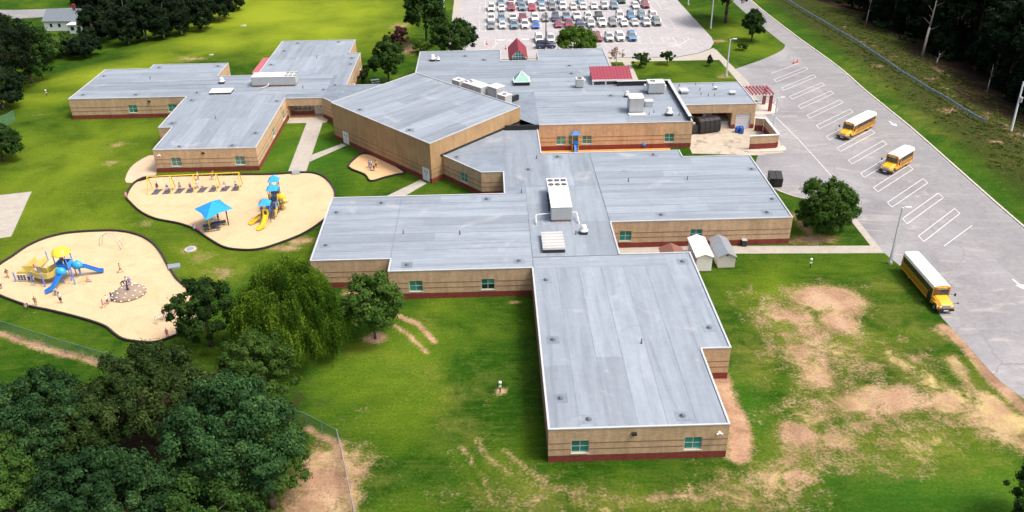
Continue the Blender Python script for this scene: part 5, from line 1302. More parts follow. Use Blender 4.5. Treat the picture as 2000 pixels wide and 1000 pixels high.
# swing set: five bipod frames, one top bar, eight swings
sA, sB = (-58.55, 135.14), (-43.32, 135.93)
sw = thing('swing_set', 'long yellow swing set of four bays along the wall', 'swing set', (0,0,0))
sA = np.array(sA); sB = np.array(sB); su = (sB-sA)/np.hypot(*(sB-sA)); sn = np.array([-su[1],su[0]])
mb = MB(); mb.tube((*sA,2.8),(*sB,2.8),.085,n=10); mb.build('top_bar', pl_y, sw)
for k in range(5):
    q = sA+(sB-sA)*k/4
    for s in (-1, 1):
        mb = MB(); e = q+sn*s*1.35; mb.path([(*q,2.8),(*(q+sn*s*.25),2.72),(*e,0)], .075, 8); mb.build('leg', pl_y, sw)
mat_m = mat('rubber_wear_mat', (.085,.085,.105), .8, .3)
SWING = []
for k in range(8):
    q = sA+(sB-sA)*(.071+.1225*k+.006*(k//2)); fw = [-.5,.2,-.3,.1,0,0,.35,.1][k]
    s_ = MB(); e = q-sn*fw*1.0; zs = .55+.12*abs(fw)
    for d in (-.22, .22):
        s_.tube((*(q+su*d),2.75),(*(e+su*d),zs),.018,n=5)
    s_.build('chain', steel, sw); st_ = MB(); st_.box((e[0],e[1],zs),(.5,.22,.05),math.atan2(su[1],su[0])); st_.build('swing_seat', seat_blk, sw)
    SWING.append((e[0], e[1], zs))
    mm = MB(); ctr = q-sn*.3; mm.prism([tuple(ctr+su*a+sn*b_) for a,b_ in ((-.75,-1.05),(.4,-1.05),(.75,1.05),(-.4,1.05))], .012, .04)
    tag(mm.build('wear_mat', mat_m), f'dark wear mat on the sand under the {ordn(k)} swing from the left', 'mat', 'mats under the swings')
# blue shade canopy with picnic table
sc_ = thing('shade_canopy', 'bright blue square fabric shade on a yellow post over a picnic table', 'shade canopy', (-44.3,121.2,0))
Hc = 3.0; cor = [(x_+44.3, y_-121.2) for x_, y_ in [(-46.8, 121.98), (-43.85, 117.96), (-40.71, 121.82), (-43.72, 125.4)]]
cen = np.mean(cor, axis=0)
for k in range(4):
    a, b2 = cor[k], cor[(k+1) % 4]; mid = ((a[0]+b2[0])/2*.9+cen[0]*.1, (a[1]+b2[1])/2*.9+cen[1]*.1)
    mb = MB(); mb.add([(*a,Hc-.12),(*mid,Hc),(*b2,Hc-.12),(cen[0],cen[1],Hc+1.25)], [(0,1,3),(1,2,3)]); mb.build('fabric_panel', shade_b, sc_)
for a in cor: 
    mb = MB(); mb.tube((cen[0],cen[1],Hc+1.1),(a[0]*.97+cen[0]*.03,a[1]*.97+cen[1]*.03,Hc-.16),.035,n=6); mb.build('rafter', pl_y, sc_)
for k_, x in enumerate(((cor[0][0]*.3+cor[1][0]*.7)*.6+cen[0]*.4, cor[2][0]*.62+cen[0]*.38)):
    yy_ = (cor[1][1]*.7+cor[0][1]*.3)*.6+cen[1]*.4 if k_ == 0 else cor[2][1]*.62+cen[1]*.38
    mb = MB(); mb.tube((x,yy_,0),(x,yy_,Hc+.4),.1,n=10); mb.build('post', pl_y if k_ == 0 else pl_brown, sc_)
def bench_table(label, loc, rz):
    c = thing('picnic_table', label, 'picnic table', loc, rz)
    mb = MB(); mb.bx(-1.3,1.3,-.42,.42,.72,.78); mb.build('table_top', pl_dk, c)
    for y in (-.9, .9):
        mb = MB(); mb.bx(-1.3,1.3,y-.16,y+.16,.42,.47); mb.build('bench', pl_dk, c)
    for x in (-1.,1.):
        mb = MB(); mb.bar((x,-.9,.03),(x,-.3,.72),.07); mb.bar((x,.9,.03),(x,.3,.72),.07); mb.bar((x,-.9,.41),(x,.9,.41),.06); mb.build('leg_frame', pl_brown, c)
bench_table('dark picnic table under the blue shade canopy', (-44.1,120.6,.012), .3)
q = (-43.33, 121.65); c = thing('bench', 'dark bench with backrest at the front edge of the blue shade canopy', 'bench', (q[0],q[1],.012), .35)
for y, z, nm in ((0,.45,'seat'),(-.25,.8,'backrest')):
    mb = MB()
    if nm == 'seat': mb.bx(-1.1,1.1,-.22,.22,.42,.47)
    else: mb.bx(-1.1,1.1,-.28,-.23,.6,.95)
    mb.build(nm, pl_dk, c)
for x in (-.9,.9):
    mb = MB(); mb.bar((x,-.25,0),(x,-.26,.9),.06); mb.bar((x,.2,0),(x,.2,.42),.06); mb.build('leg', pl_brown, c)
# roofed slide towers
def pyr_roof(parent, x, y, z, w, h, m_):
    mb = MB(); mb.add([(x-w,y-w,z),(x+w,y-w,z),(x+w,y+w,z),(x-w,y+w,z),(x,y,z+h)], [(0,1,4),(1,2,4),(2,3,4),(3,0,4),(3,2,1,0)]); return mb.build('tower_roof', m_, parent)
def tower(parent, x, y, deck_z, roof_z, w, post_m, roof_m=None, panel_m=None, dk=pl_dk):
    for sx in (-1,1):
        for sy in (-1,1):
            mb = MB(); mb.tube((x+sx*w,y+sy*w,0),(x+sx*w,y+sy*w,roof_z),.065,n=8); mb.build('post', post_m, parent)
    mb = MB(); mb.bx(x-w-.06,x+w+.06,y-w-.06,y+w+.06,deck_z-.06,deck_z); mb.build('deck', dk, parent)
    if roof_m: pyr_roof(parent, x, y, roof_z-.1, w*1.5, .95, roof_m)
    if panel_m:
        for s in (-1, 1):
            mb = MB(); mb.bx(x+s*w-.03,x+s*w+.03,y-w*.85,y+w*.85,deck_z+.08,deck_z+.95); mb.build('guard_panel', panel_m, parent)
def slide(parent, pts, wd, m_, name='slide'):
    rings = []; P = [np.array(p_, float) for p_ in pts]
    for i, p_ in enumerate(P):
        d = P[min(i+1,len(P)-1)]-P[max(i-1,0)]; h = np.array([d[1],-d[0],0]); h /= max(1e-6, np.linalg.norm(h))
        up = np.array([0,0,1.])
        rings.append([tuple(p_-h*wd/2+up*.28),tuple(p_-h*wd/2),tuple(p_+h*wd/2),tuple(p_+h*wd/2+up*.28),tuple(p_+h*(wd/2+.05)+up*.28),tuple(p_+h*(wd/2+.05)-up*.06),tuple(p_-h*(wd/2+.05)-up*.06),tuple(p_-h*(wd/2+.05)+up*.28)])
    mb = MB(); mb.loft(rings); return mb.build(name, m_, parent)
tw = thing('slide_tower', 'tall yellow and blue slide tower with three light blue pyramid roofs', 'play tower', (-36.0,122.9,.012), .06)
tower(tw, 0,0, 1.5, 3.2, .62, pl_brown, pl_lb, pl_b); tower(tw, .75,3.6, 1.9, 4.0, .62, pl_brown, pl_lb, pl_y); tower(tw, .55,6.6, 2.0, 4.2, .6, pl_brown, pl_lb, pl_b)
mb = MB(); mb.bx(.0,1.35,.7,2.95,1.62,1.68); mb.build('bridge', pl_dk, tw)
for x in (-.02, 1.4):
    mb = MB(); mb.bx(x-.03,x+.03,.7,2.95,1.75,2.45); mb.build('bridge_rail', pl_b, tw)
mb = MB(); mb.bx(.1,1.2,4.3,5.95,1.9,1.95); mb.build('bridge', pl_dk, tw)
slide(tw, [(.1,-.65,1.5),(.08,-1.1,1.35),(-.05,-1.8,.85),(-.3,-2.5,.4),(-.75,-3.0,.2),(-1.1,-3.2,.18)], .62, pl_y)
slide(tw, [(-.65,.0,1.0),(-1.1,-.1,.9),(-1.7,-.5,.55),(-2.2,-.9,.25),(-2.6,-1.2,.2)], .55, pl_y)
mb = MB(); mb.bx(-.45,.55,-.75,-.68,1.5,2.4); hp = mb.build('slide_hood', pl_y, tw); mb = MB(); mb.bx(-.15,.25,-.77,-.751,1.55,2.15); mb.build('hood_opening', pl_dk, hp)
for k in range(4):
    mb = MB(); x = 1.3+.12*k; mb.tube((x-.2,.4+k*.8,0),(x-.35,.4+k*.8,1.9),.05); mb.build('climber_post', pl_brown, tw)
    mb = MB(); mb.box((1.28,.75+k*.8,1.05+.1*k), (.1,.6,.9), 0); mb.build('climber_panel', pl_y if k % 2 else pl_tan, tw)
mb = MB(); mb.lathe([(.35,0),(.62,.15),(.66,.6),(.45,.95),(.1,1.0)], (1.9,4.1,1.7), 12); mb.build('tube_slide_hood', pl_y, tw, True)
mb = MB(); prev = None
for k in range(9):
    a = k*.75; q = (2.2+.55*math.sin(a), 3.7-.55*math.cos(a)+.08*k, 2.0-.22*k)
    if prev: mb.tube(prev, q, .3, .3, 10)
    prev = q
mb.build('tube_slide', pl_tan, tw, True)
# ship-shaped play structure
sh = thing('play_ship', 'ship-shaped play structure with yellow dome, blue slides and straw-yellow ramps', 'play structure', (0,0,.012))
posts = [(-67.63, 105.88), (-65.23, 105.55), (-62.86, 104.29), (-58.88, 104.7), (-58.92, 106.97), (-67.6, 107.68), (-66.44, 108.48), (-60.03, 105.28), (-64.4, 105.61)] 
PT = [(posts[0],1.5),(posts[1],1.5),(posts[2],1.9),(posts[3],3.0),(posts[4],2.6),((posts[0][0]+.8,posts[0][1]+1.7),1.6),((posts[2][0]-1.6,posts[2][1]+2.4),1.9)]
for q, h in PT:
    mb = MB(); mb.tube((*q,0),(*q,h),.1,n=10); mb.build('post', pl_per, sh)
tcx, tcy = (-60.6, 106.6)
for dx_, dy_ in ((-.8,-.8),(.8,-.8),(.8,.8),(-.8,.8)):
    mb = MB(); mb.tube((tcx+dx_,tcy+dy_,0),(tcx+dx_,tcy+dy_,4.2),.075,n=8); mb.build('post', pl_per, sh)
mb = MB(); mb.bx(tcx-.9,tcx+.9,tcy-.9,tcy+.9,1.74,1.8); mb.build('deck', pl_dk, sh)
mb = MB(); mb.lathe([(1.32,4.0),(1.28,4.08),(1.12,4.38),(.85,4.66),(.5,4.83),(.05,4.88)], (tcx,tcy,0), 8); mb.build('dome_roof', pl_dome, sh, True)
for s in (-1, 1):
    mb = MB(); mb.bx(tcx+s*.83-.03,tcx+s*.83+.03,tcy-.7,tcy+.7,1.85,2.75); mb.build('guard_panel', pl_lb, sh)
    mb = MB(); mb.bx(tcx-.7,tcx+.7,tcy+s*.83-.03,tcy+s*.83+.03,1.85,2.6); mb.build('guard_panel', pl_b, sh)
def hood(x, y, z, ang):
    mb = MB(); mb.lathe([(.72,0),(.75,.4),(.62,.75),(.35,.95),(.05,1.0)], (0,0,0), 12, sx=1., sy=.8); o = mb.build('slide_hood', pl_lb, sh, True, loc=(x,y,z), rz=ang)
hood(tcx+.05, tcy-1.5, 1.5, 0); hood(tcx+1.6, tcy+.3, 1.5, 0)
mb = MB(); mb.tube((tcx+.05,tcy-1.5,0),(tcx+.05,tcy-1.5,1.5),.07); mb.tube((tcx+1.6,tcy+.3,0),(tcx+1.6,tcy+.3,1.5),.07); mb.build('hood_post', pl_per, sh)
slide(sh, [(tcx+.05,tcy-1.7,1.65),(tcx-.02,tcy-2.3,1.45),(tcx-.25,tcy-2.9,.95),(tcx-.6,tcy-3.5,.45),(tcx-1.1,tcy-4.0,.2),(tcx-1.4,tcy-4.2,.17)], .6, pl_b)
slide(sh, [(tcx+1.9,tcy+.4,1.6),(tcx+2.5,tcy+.6,1.4),(tcx+3.3,tcy+.9,.8),(tcx+4.0,tcy+1.15,.32),(tcx+4.5,tcy+1.3,.2)], .6, pl_b)
# curved hull deck and rails
hull = sm_open([(posts[0][0]+.5,posts[0][1]+.8),(posts[1][0],posts[1][1]+1.0),(posts[2][0],posts[2][1]+1.2),(tcx-1.6,tcy-.6),(tcx-.9,tcy-.2)], 5)
for side, nm in ((-.75,'hull_panel'),(.75,'hull_panel')):
    rings = []
    for i, q in enumerate(hull):
        d = np.array(hull[min(i+1,len(hull)-1)])-np.array(hull[max(i-1,0)]); d /= np.hypot(*d); n_v = np.array([-d[1],d[0]]); e = np.array(q)+n_v*side; t = i/(len(hull)-1); zz = .75+.75*t**2
        rings.append([(*(e-n_v*.03),zz),(*(e+n_v*.03),zz),(*(e+n_v*.03),zz+.85),(*(e-n_v*.03),zz+.85)])
    mb = MB(); mb.loft(rings); mb.build(nm, pl_tan, sh)
rings = []
for i, q in enumerate(hull):
    d = np.array(hull[min(i+1,len(hull)-1)])-np.array(hull[max(i-1,0)]); d /= np.hypot(*d); n_v = np.array([-d[1],d[0]]); t = i/(len(hull)-1); zz = .75+.75*t**2
    rings.append([(*(np.array(q)-n_v*.72),zz-.03),(*(np.array(q)+n_v*.72),zz-.03),(*(np.array(q)+n_v*.72),zz+.03),(*(np.array(q)-n_v*.72),zz+.03)])
mb = MB(); mb.loft(rings); mb.build('deck', mat('ship_deck', (.36,.30,.13), .7), sh)
ra, rb = np.array([(-66.01, 106.13)][0]), np.array([(-66.49, 111.69)][0])
for off in (-.75, .75):
    rd_v = (rb-ra)/np.hypot(*(rb-ra)); rn = np.array([-rd_v[1],rd_v[0]])
    mb = MB(); a = ra+rn*off; b2 = rb+rn*off
    mb.loft([[(*(a-rn*.03),.8),(*(a+rn*.03),.8),(*(a+rn*.03),1.6),(*(a-rn*.03),1.6)],[(*(b2-rn*.03),.1),(*(b2+rn*.03),.1),(*(b2+rn*.03),.9),(*(b2-rn*.03),.9)]]); mb.build('ramp_rail', pl_tan, sh)
mb = MB(); mb.loft([[(*(ra-rn*.7),.85),(*(ra+rn*.7),.85),(*(ra+rn*.7),.9),(*(ra-rn*.7),.9)],[(*(rb-rn*.7),.02),(*(rb+rn*.7),.02),(*(rb+rn*.7),.07),(*(rb-rn*.7),.07)]]); mb.build('ramp', mat('ship_ramp', (.42,.34,.16), .7), sh)
mb = MB(); q = rb-rn*.8; mb.tube((*q,0),(*q,1.6),.09); mb.build('post', pl_per, sh)
q = posts[0]; mb = MB(); mb.bx(q[0]+.35,q[0]+1.7,q[1]-.05,q[1]+.05,.15,1.15); pn = mb.build('activity_panel', white_paint, sh)
for k in range(3):
    for j in range(3):
        mb = MB(); mb.bx(q[0]+.45+k*.4,q[0]+.75+k*.4,q[1]-.07,q[1]-.051,.25+j*.29,.48+j*.29); mb.build('activity_tile', pl_dk, pn)
mb = MB(); fx, fy = tcx+2.4, tcy-1.7
for k in range(5):
    a = -.6+.5*k; mb.path([(fx+.9*math.cos(a)*s_,fy+.9*math.sin(a)*s_,z_) for s_,z_ in ((1,0),(.9,.5),(.5,.9),(0,1.05))], .03, 5)
mb.build('rope_climber', pl_tan, sh)
# climbing mound with white holds
dq = np.array((-50.32, 101.63)); 
cm = thing('climbing_mound', 'grey-brown climbing mound dotted with white holds', 'climbing mound', (dq[0],dq[1],.012), .62)
mb = MB(); mb.lathe([(2.35*math.cos(t),1.15*math.sin(t)) for t in np.linspace(0,1.5,8)], n=26, sx=1.0, sy=.86); mb.build('mound', surface_mat('mound_rubber', (.24,.185,.14), (.31,.245,.19), .8, 6.), cm, True)
for i in range(4):
    for k in range((14,11,7,3)[i]):
        t = .16+.36*i; a = 2*PI*(k+.4*i)/(14,11,7,3)[i]; r_ = 2.35*math.cos(t)
        mb = MB(); mb.lathe([(.12,0),(.11,.07),(.04,.1)], (r_*math.cos(a),r_*.86*math.sin(a),1.15*math.sin(t)-.01), 8); mb.build('hold', white_grip, cm)
# arch climber and balance bars
a0, a1 = np.array([(-59.76, 116.4)][0]), np.array([(-55.96, 114.67)][0])
ac = thing('arch_climber', 'thin steel arch climber alone at the back of the ship playground', 'climber', (0,0,.012))
av = a1-a0; an = np.array([-av[1],av[0]])/np.hypot(*av)
for off in (-.28, .28):
    mb = MB(); mb.path([(*(a0+av*(.5-.5*math.cos(t))+an*off), 2.2*math.sin(t)) for t in np.linspace(0,PI,15)], .04, 6); mb.build('arch_bar', steel, ac)
for t in np.linspace(.25,PI-.25,8):
    mb = MB(); q = a0+av*(.5-.5*math.cos(t)); mb.tube((*(q-an*.28),2.2*math.sin(t)),(*(q+an*.28),2.2*math.sin(t)),.03,n=6); mb.build('rung', steel, ac)
b0, b1 = np.array([(-44.12, 94.06)][0]), np.array([(-41.91, 96.89)][0])
bb = thing('balance_bars', 'low pair of steel bars in the sand beside the round tree', 'bars', (0,0,.012))
bv = (b1-b0)/np.hypot(*(b1-b0)); bn = np.array([-bv[1],bv[0]])
for off in (-.25, .25):
    mb = MB(); mb.path([(*(b0+bn*off),0),(*(b0+bn*off+bv*.05),.75),(*(b0+bn*off+bv*.25),.95),(*(b1+bn*off-bv*.2),.95),(*(b1+bn*off),0)], .045, 6); mb.build('bar', steel, bb)
# little play tower behind the kitchen
q = (15.47, 148.33); kt = thing('play_tower', 'small play tower with blue roof behind the low roof near the kitchen wall', 'play tower', (q[0],q[1]+1.,.012))
for sx in (-.6,.6):
    for sy in (-.6,.6):
        mb = MB(); mb.tube((sx,sy,0),(sx,sy,3.3),.07); mb.build('post', pl_y, kt)
mb = MB(); mb.bx(-.7,.7,-.7,.7,1.2,1.26); mb.build('deck', pl_dk, kt); pyr_roof(kt, 0,0,3.2,.95,.7,pl_b)
mb = MB(); mb.bx(-.55,.55,-.66,-.6,1.3,2.0); mb.build('guard_panel', pl_b, kt)
slide(kt, [(0,-.7,1.2),(0,-1.3,.8),(0,-2.,.3),(0,-2.4,.2)], .5, pl_b)
for px, lab in ((-2.0,'black'),):
    pass
for q, lab in (((28.3, 148.53), 'blue round spring rider on the mulch near the kitchen wall'),):
    c = thing('spring_rider', lab, 'spring rider', (q[0],q[1]+.8,.012)); mb = MB(); mb.lathe([(.12,0),(.16,.1),(.1,.2),(.16,.3),(.1,.4)], n=10); mb.build('spring', dark_metal, c); mb = MB(); mb.lathe([(.1,.4),(.42,.5),(.5,.8),(.35,1.05),(.05,1.1)], n=12, sy=1.3); mb.build('seat', pl_b, c, True)

# ================================================================ VEGETATION
def leaf_mat(name, cols, trans=.25):
    m, nt, b = new_mat(name)
    at = N(nt, 'ShaderNodeAttribute', attribute_name='tone').outputs['Fac']
    oi = N(nt, 'ShaderNodeObjectInfo').outputs['Random']
    nz = noise(nt, .35, 3, .5, pos(nt)).outputs[0]
    t = math_(nt, 'ADD', math_(nt, 'MULTIPLY', at, .75), math_(nt, 'MULTIPLY', math_(nt, 'SUBTRACT', nz, .35), .6), True)
    c = ramp(nt, t, [(0, cols[0]), (.5, cols[1]), (1, cols[2])])
    c = mixc(nt, 1., c, ramp(nt, oi, [(0, .82), (1, 1.15)]), 'MULTIPLY')
    nt.links.new(c, b.inputs['Base Color'])
    b.inputs['Roughness'].default_value = .7; b.inputs['Specular IOR Level'].default_value = .06
    tl = N(nt, 'ShaderNodeBsdfTranslucent'); nt.links.new(mixc(nt, 1., c, (1.2,1.4,.6), 'MULTIPLY'), tl.inputs[0])
    ms = N(nt, 'ShaderNodeMixShader'); ms.inputs[0].default_value = trans
    nt.links.new(b.outputs[0], ms.inputs[1]); nt.links.new(tl.outputs[0], ms.inputs[2])
    nt.links.new(ms.outputs[0], nt.nodes['Material Output'].inputs['Surface'])
    return m
LEAF = {'oak': leaf_mat('oak_leaves', ((.007,.022,.005),(.025,.060,.012),(.064,.120,.024)), .15),
        'blue': leaf_mat('deep_green_leaves', ((.006,.020,.006),(.024,.064,.020),(.078,.155,.048)), .12),
        'brown': leaf_mat('bronze_green_leaves', ((.010,.024,.006),(.028,.054,.013),(.068,.105,.026)), .12),
        'willow': leaf_mat('willow_leaves', ((.024,.062,.007),(.080,.165,.015),(.19,.30,.030)), .35),
        'maple': leaf_mat('maple_leaves', ((.022,.055,.010),(.052,.110,.020),(.10,.175,.034)), .3),
        'lime': leaf_mat('bright_green_leaves', ((.035,.080,.012),(.075,.150,.020),(.13,.22,.03)), .3),
        'dark': leaf_mat('dark_wood_leaves', ((.005,.012,.006),(.011,.024,.010),(.026,.046,.015)), .2),  # darkest leaf green, for woods, shrubs and some single trees
        'purple': leaf_mat('purple_leaves', ((.03,.012,.018),(.06,.02,.03),(.10,.035,.045)), .2),
        'pale': leaf_mat('pale_blossom_leaves', ((.20,.14,.12),(.32,.23,.2),(.42,.33,.28)), .3)}
bark = mat('bark', (.075,.055,.042), .9, .3, 3., bmp=.4); bark_pale = mat('pale_bark', (.24,.215,.19), .9, .3, 2.5, bmp=.3)
rng = np.random.default_rng(11)
def quads_mesh(name, C, U, V, tone, m):
    """leaf-sized quads: centres C, half-axes U, V; tone per leaf. each leaf is folded to a pointed rhombus"""
    n = len(C); P = np.stack([C-U, C-V*.8+U*.1, C+U, C+V*.8+U*.1], 1).reshape(-1, 3)
    me = bpy.data.meshes.new(name); me.vertices.add(4*n); me.vertices.foreach_set('co', P.ravel().astype(np.float32))
    me.loops.add(4*n); me.loops.foreach_set('vertex_index', np.arange(4*n, dtype=np.int32)); me.polygons.add(n); me.polygons.foreach_set('loop_start', np.arange(0, 4*n, 4, dtype=np.int32))
    at = me.attributes.new('tone', 'FLOAT', 'FACE'); at.data.foreach_set('value', tone.astype(np.float32))
    me.materials.append(m); me.update(); return me
def unitv(a): return a/np.maximum(1e-9, np.linalg.norm(a, axis=-1, keepdims=True))
def crown_mesh(R, Hh, n_clump, per, leaf, m, shape='round', low=-.55, seed=0, spread=.16, inner=.25):
    """a crown of leaf clumps on uneven lobes; R radius, Hh half height, centre at origin"""
    g = np.random.default_rng(seed)
    nL = max(7, int(n_clump*.11)+4)
    ld = unitv(g.normal(size=(nL*12, 3))); ld = ld[ld[:,2] > low]; keep = []
    for v in ld:                                          # boughs spread apart over the crown
        if all(v@ld[j] < math.cos(1.55/math.sqrt(nL)*1.25) for j in keep): keep.append(len(keep) if False else int(np.where((ld == v).all(1))[0][0]))
        if len(keep) == nL: break
    ld = ld[keep]; nL = len(ld)
    lr = (1.05/math.sqrt(nL)+.13)*g.uniform(.72, 1.25, nL); lc = ld*(np.clip(.98-lr, .3, .9)*g.uniform(.86, 1.12, nL))[:,None]
    li = g.integers(0, nL, n_clump); n = n_clump
    d = unitv(g.normal(size=(n, 3))*.75+ld[li]*.55+np.array([0,0,.25]))
    C = lc[li]+d*(lr[li]*np.where(g.random(n) < inner, g.uniform(.1, .6, n), g.uniform(.72, 1.1, n)))[:,None]
    lt = g.uniform(.1, .9, nL)
    if shape == 'cone':
        t = (C[:,2]+1)/2; k = np.clip(1.12-.92*t, .12, 1); C[:,0] *= k; C[:,1] *= k
    if shape == 'egg':
        t = (C[:,2]+1)/2; k = np.clip(1.1-.45*t, .3, 1); C[:,0] *= k; C[:,1] *= k
    C = C*np.array([R,R,Hh]); cs = spread*.86*R*g.uniform(.5, 1.4, n)
    per = int(per*1.3); nl = n*per; idx = np.repeat(np.arange(n), per)
    off = unitv(g.normal(size=(nl,3))+d[idx]*.35+np.array([0,0,.25]))*(g.random((nl,1))**.5)*np.where(g.random((nl,1)) < .12, 1.7, 1.); off[:,2] *= .8
    L = C[idx]+off*cs[idx][:,None]
    nrm = unitv(off*1.5+d[idx]*.25+np.array([0,0,.3])+g.normal(size=(nl,3))*.38)
    a = unitv(np.cross(nrm, g.normal(size=(nl,3)))); b2 = np.cross(nrm, a); s = leaf*g.uniform(.65, 1.3, (nl,1))
    tone = np.clip((.6*lt[li]+.4*g.uniform(.0,1.,n))[idx]+g.normal(size=nl)*.18, 0, 1)
    return quads_mesh('crown', L, a*s*.62, b2*s*.45, tone, m), C
def trunk_mb(h, r, C=None, z_c=0, n_b=7, seed=0):
    g = random.Random(seed); mb = MB(); x = y = 0; pts = [(0,0,-.2)]
    for k in range(1, 6):
        pts.append((x+g.uniform(-.05,.05)*h*.2*k/5, y+g.uniform(-.05,.05)*h*.2*k/5, h*k/5))
    for k in range(5): mb.tube(pts[k], pts[k+1], r*(1.15-.16*k), r*(1.15-.16*(k+1)), 8)
    if C is not None:
        idx = g.sample(range(len(C)), min(n_b, len(C)))
        for i in idx:
            e = C[i]*.8; st = pts[g.choice((2,3,4))]; md = ((st[0]+e[0])/2, (st[1]+e[1])/2, (st[2]+e[2]+z_c)/2+.3)
            mb.tube(st, md, r*.38, r*.24, 6); mb.tube(md, (e[0],e[1],e[2]+z_c), r*.24, r*.06, 5)
    return mb
def tree(name, label, base, h, R, kind, clumps, per, leaf, low=.28, shape='round', seed=0, trunk_r=None, group=None, cat='tree', bk=None, crown_low=-.55, spread=.16, inner=.25):
    """h total height, low = share of the height that is bare trunk"""
    z = gz(*base); c = thing(name, label, cat, (base[0],base[1],z), 0, group)
    Hh = h*(1-low)/2; zc = h*low+Hh
    me, C = crown_mesh(R, Hh*.96, clumps, per, leaf, LEAF[kind], shape, crown_low, seed, spread, inner)
    link('crown', me, c, (0,0,zc))
    trunk_mb(zc+Hh*.3, trunk_r or max(.08, R*.055), C, zc, 9, seed).build('trunk', bk or bark, c, True)
    return c
T = tree
T('maple_tree', 'young maple on a ring of bare earth left of the near lawn', (-15.3, 89.43), 9.0, 4.0, 'maple', 150, 70, .30, .16, 'round', 21, .16, spread=.2)
T('shade_tree', 'round dense dark tree at the edge of the ship playground', (-35.58, 88.75), 9.2, 4.3, 'oak', 210, 85, .27, .10, 'round', 22, .22)
T('oak_tree', 'round oak on the grass island beside the bus yard', (50, 114.31), 9.0, 4.5, 'maple', 260, 100, .30, .0, 'round', 23, .2, bk=bark, crown_low=-.85)
T('shade_tree', 'oval dark tree behind the left back wing beside the picnic table', (-23.09, 190.56), 11.2, 4.6, 'oak', 190, 70, .36, .10, 'egg', 24)
T('shade_tree', 'tallest dark tree left of the car park, cut off by the top of the photo', (-16.22, 221.86), 16.5, 6.3, 'oak', 260, 75, .45, .1, 'egg', 25)
T('shade_tree', 'wide dark tree in front of the car park, above the admin roof edge', (-8.68, 209.03), 9.6, 5.6, 'oak', 210, 70, .38, .08, 'round', 26)
T('purple_tree', 'small dark purple-leaved tree behind the oval courtyard tree', (-22.95, 216.76), 6.2, 2.7, 'purple', 90, 50, .33, .1, 'round', 27)
T('lawn_bush', 'bright green low bush between the trees left of the admin roof', (-16.83, 214.49), 3.2, 2.6, 'lime', 80, 50, .3, .02, 'round', 28, cat='bush')
T('car_park_tree', 'bright green tree in front of the parked cars above the admin roof', (21.2, 207.69), 7.6, 5.2, 'lime', 190, 75, .38, .1, 'round', 29)
T('edge_tree', 'dark conifer-like tree cut by the left edge beside the lawn', (-90.5, 150.17), 7.4, 4.4, 'oak', 190, 70, .34, .04, 'egg', 30)
T('lawn_tree', 'dark pyramidal tree on the lawn between car park exit and drive', (67.73, 218.77), 9.0, 4.0, 'oak', 170, 60, .36, .1, 'cone', 31)
T('shade_tree', 'large dark shade tree at the top edge above the drive', (65.72, 238.08), 15.5, 8.2, 'dark', 260, 75, .5, .28, 'round', 32)
T('small_tree', 'small round bush-like tree, left of three on the front lawn', (35.63, 199.1), 3.6, 2.3, 'oak', 70, 50, .3, .05, 'round', 33, group='young trees on the front lawn')
T('small_tree', 'small upright tree, middle of three on the front lawn', (42.41, 200.65), 3.4, 1.8, 'oak', 60, 50, .28, .22, 'round', 34, group='young trees on the front lawn')
T('small_tree', 'little dark conifer, right of three on the front lawn', (52.07, 198.72), 2.8, 1.2, 'dark', 45, 45, .25, .02, 'cone', 35, group='young trees on the front lawn')
T('blossom_tree', 'thin pale nearly bare tree in the small lawn beside the admin roof', (30.12, 200.72), 4.6, 1.9, 'pale', 60, 14, .24, .2, 'round', 36, bk=bark_pale, inner=.5)
T('shrub', 'small grey-green shrub below the pyramidal lawn tree', (63.33, 211.17), 2.0, 1.6, 'maple', 45, 40, .26, .02, 'round', 37, cat='shrub')
for k, (px, lab) in enumerate((((711,150), 'low dark shrub against the right side of the left back wing'), ((706,160), 'dark shrub at the corner of the left back wing near the gym'), ((716,140), 'dark shrub farthest back along the left back wing'))):
    T('shrub', lab, [(-29.47, 196.26), (-29.6, 192.49), (-29.33, 200.17)][k], 1.6, 1.2, 'dark', 30, 35, .25, .02, 'round', 40+k, group='shrubs along the back wing', cat='shrub')
# weeping willow: arching limbs with curtains of hanging strands
wb = (-24.91, 86.73); wc = thing('weeping_willow', 'broad weeping willow with hanging yellow-green curtains in front of the middle wing', 'tree', (wb[0],wb[1],0))
g = np.random.default_rng(5); Cs, Us, Vs, Ts = [], [], [], []
WR, WH = 6.2, 12.6
nb = 170
for i in range(nb):
    a = g.uniform(0, 2*PI); rr = WR*math.sqrt(g.uniform(.0, 1))*g.uniform(.92, 1.05); top = WH*(1-.56*(rr/WR)**2.4)*g.uniform(.72, 1.0)
    cx_, cy_ = rr*math.cos(a), rr*math.sin(a); tone = g.choice([.05,.35,.6,.95])
    for s in range(36):
        x0, y0 = cx_+g.normal()*.33, cy_+g.normal()*.33; o_ = g.uniform(.25, .8); L = g.uniform(1.3, 3.4)*(.8+.4*rr/WR); L = min(L, top-.5); z = top+g.normal()*.3
        n = 18; t = np.linspace(0, 1, n)
        X = x0+math.cos(a)*o_*np.minimum(t*3, 1)**.6+.06*np.sin(t*9+s); Y = y0+math.sin(a)*o_*np.minimum(t*3, 1)**.6+.06*np.cos(t*8+s); Zz = z+.35*np.sin(np.minimum(t*3,1)*PI)-L*t**1.15
        C = np.stack([X,Y,Zz],1)+g.normal(size=(n,3))*.035
        seg = L/n*1.15
        Us.append(np.stack([g.normal(size=n)*.04,g.normal(size=n)*.04,np.full(n,-seg*.62)],1)); th = g.uniform(0,PI,n); Vs.append(np.stack([np.cos(th),np.sin(th),np.zeros(n)],1)*.10)
        Cs.append(C); Ts.append(np.clip(tone+g.normal(size=n)*.1+.25*(1-t)-.1, 0, 1))  # strand tops toned lighter: light from above put into the leaf colour
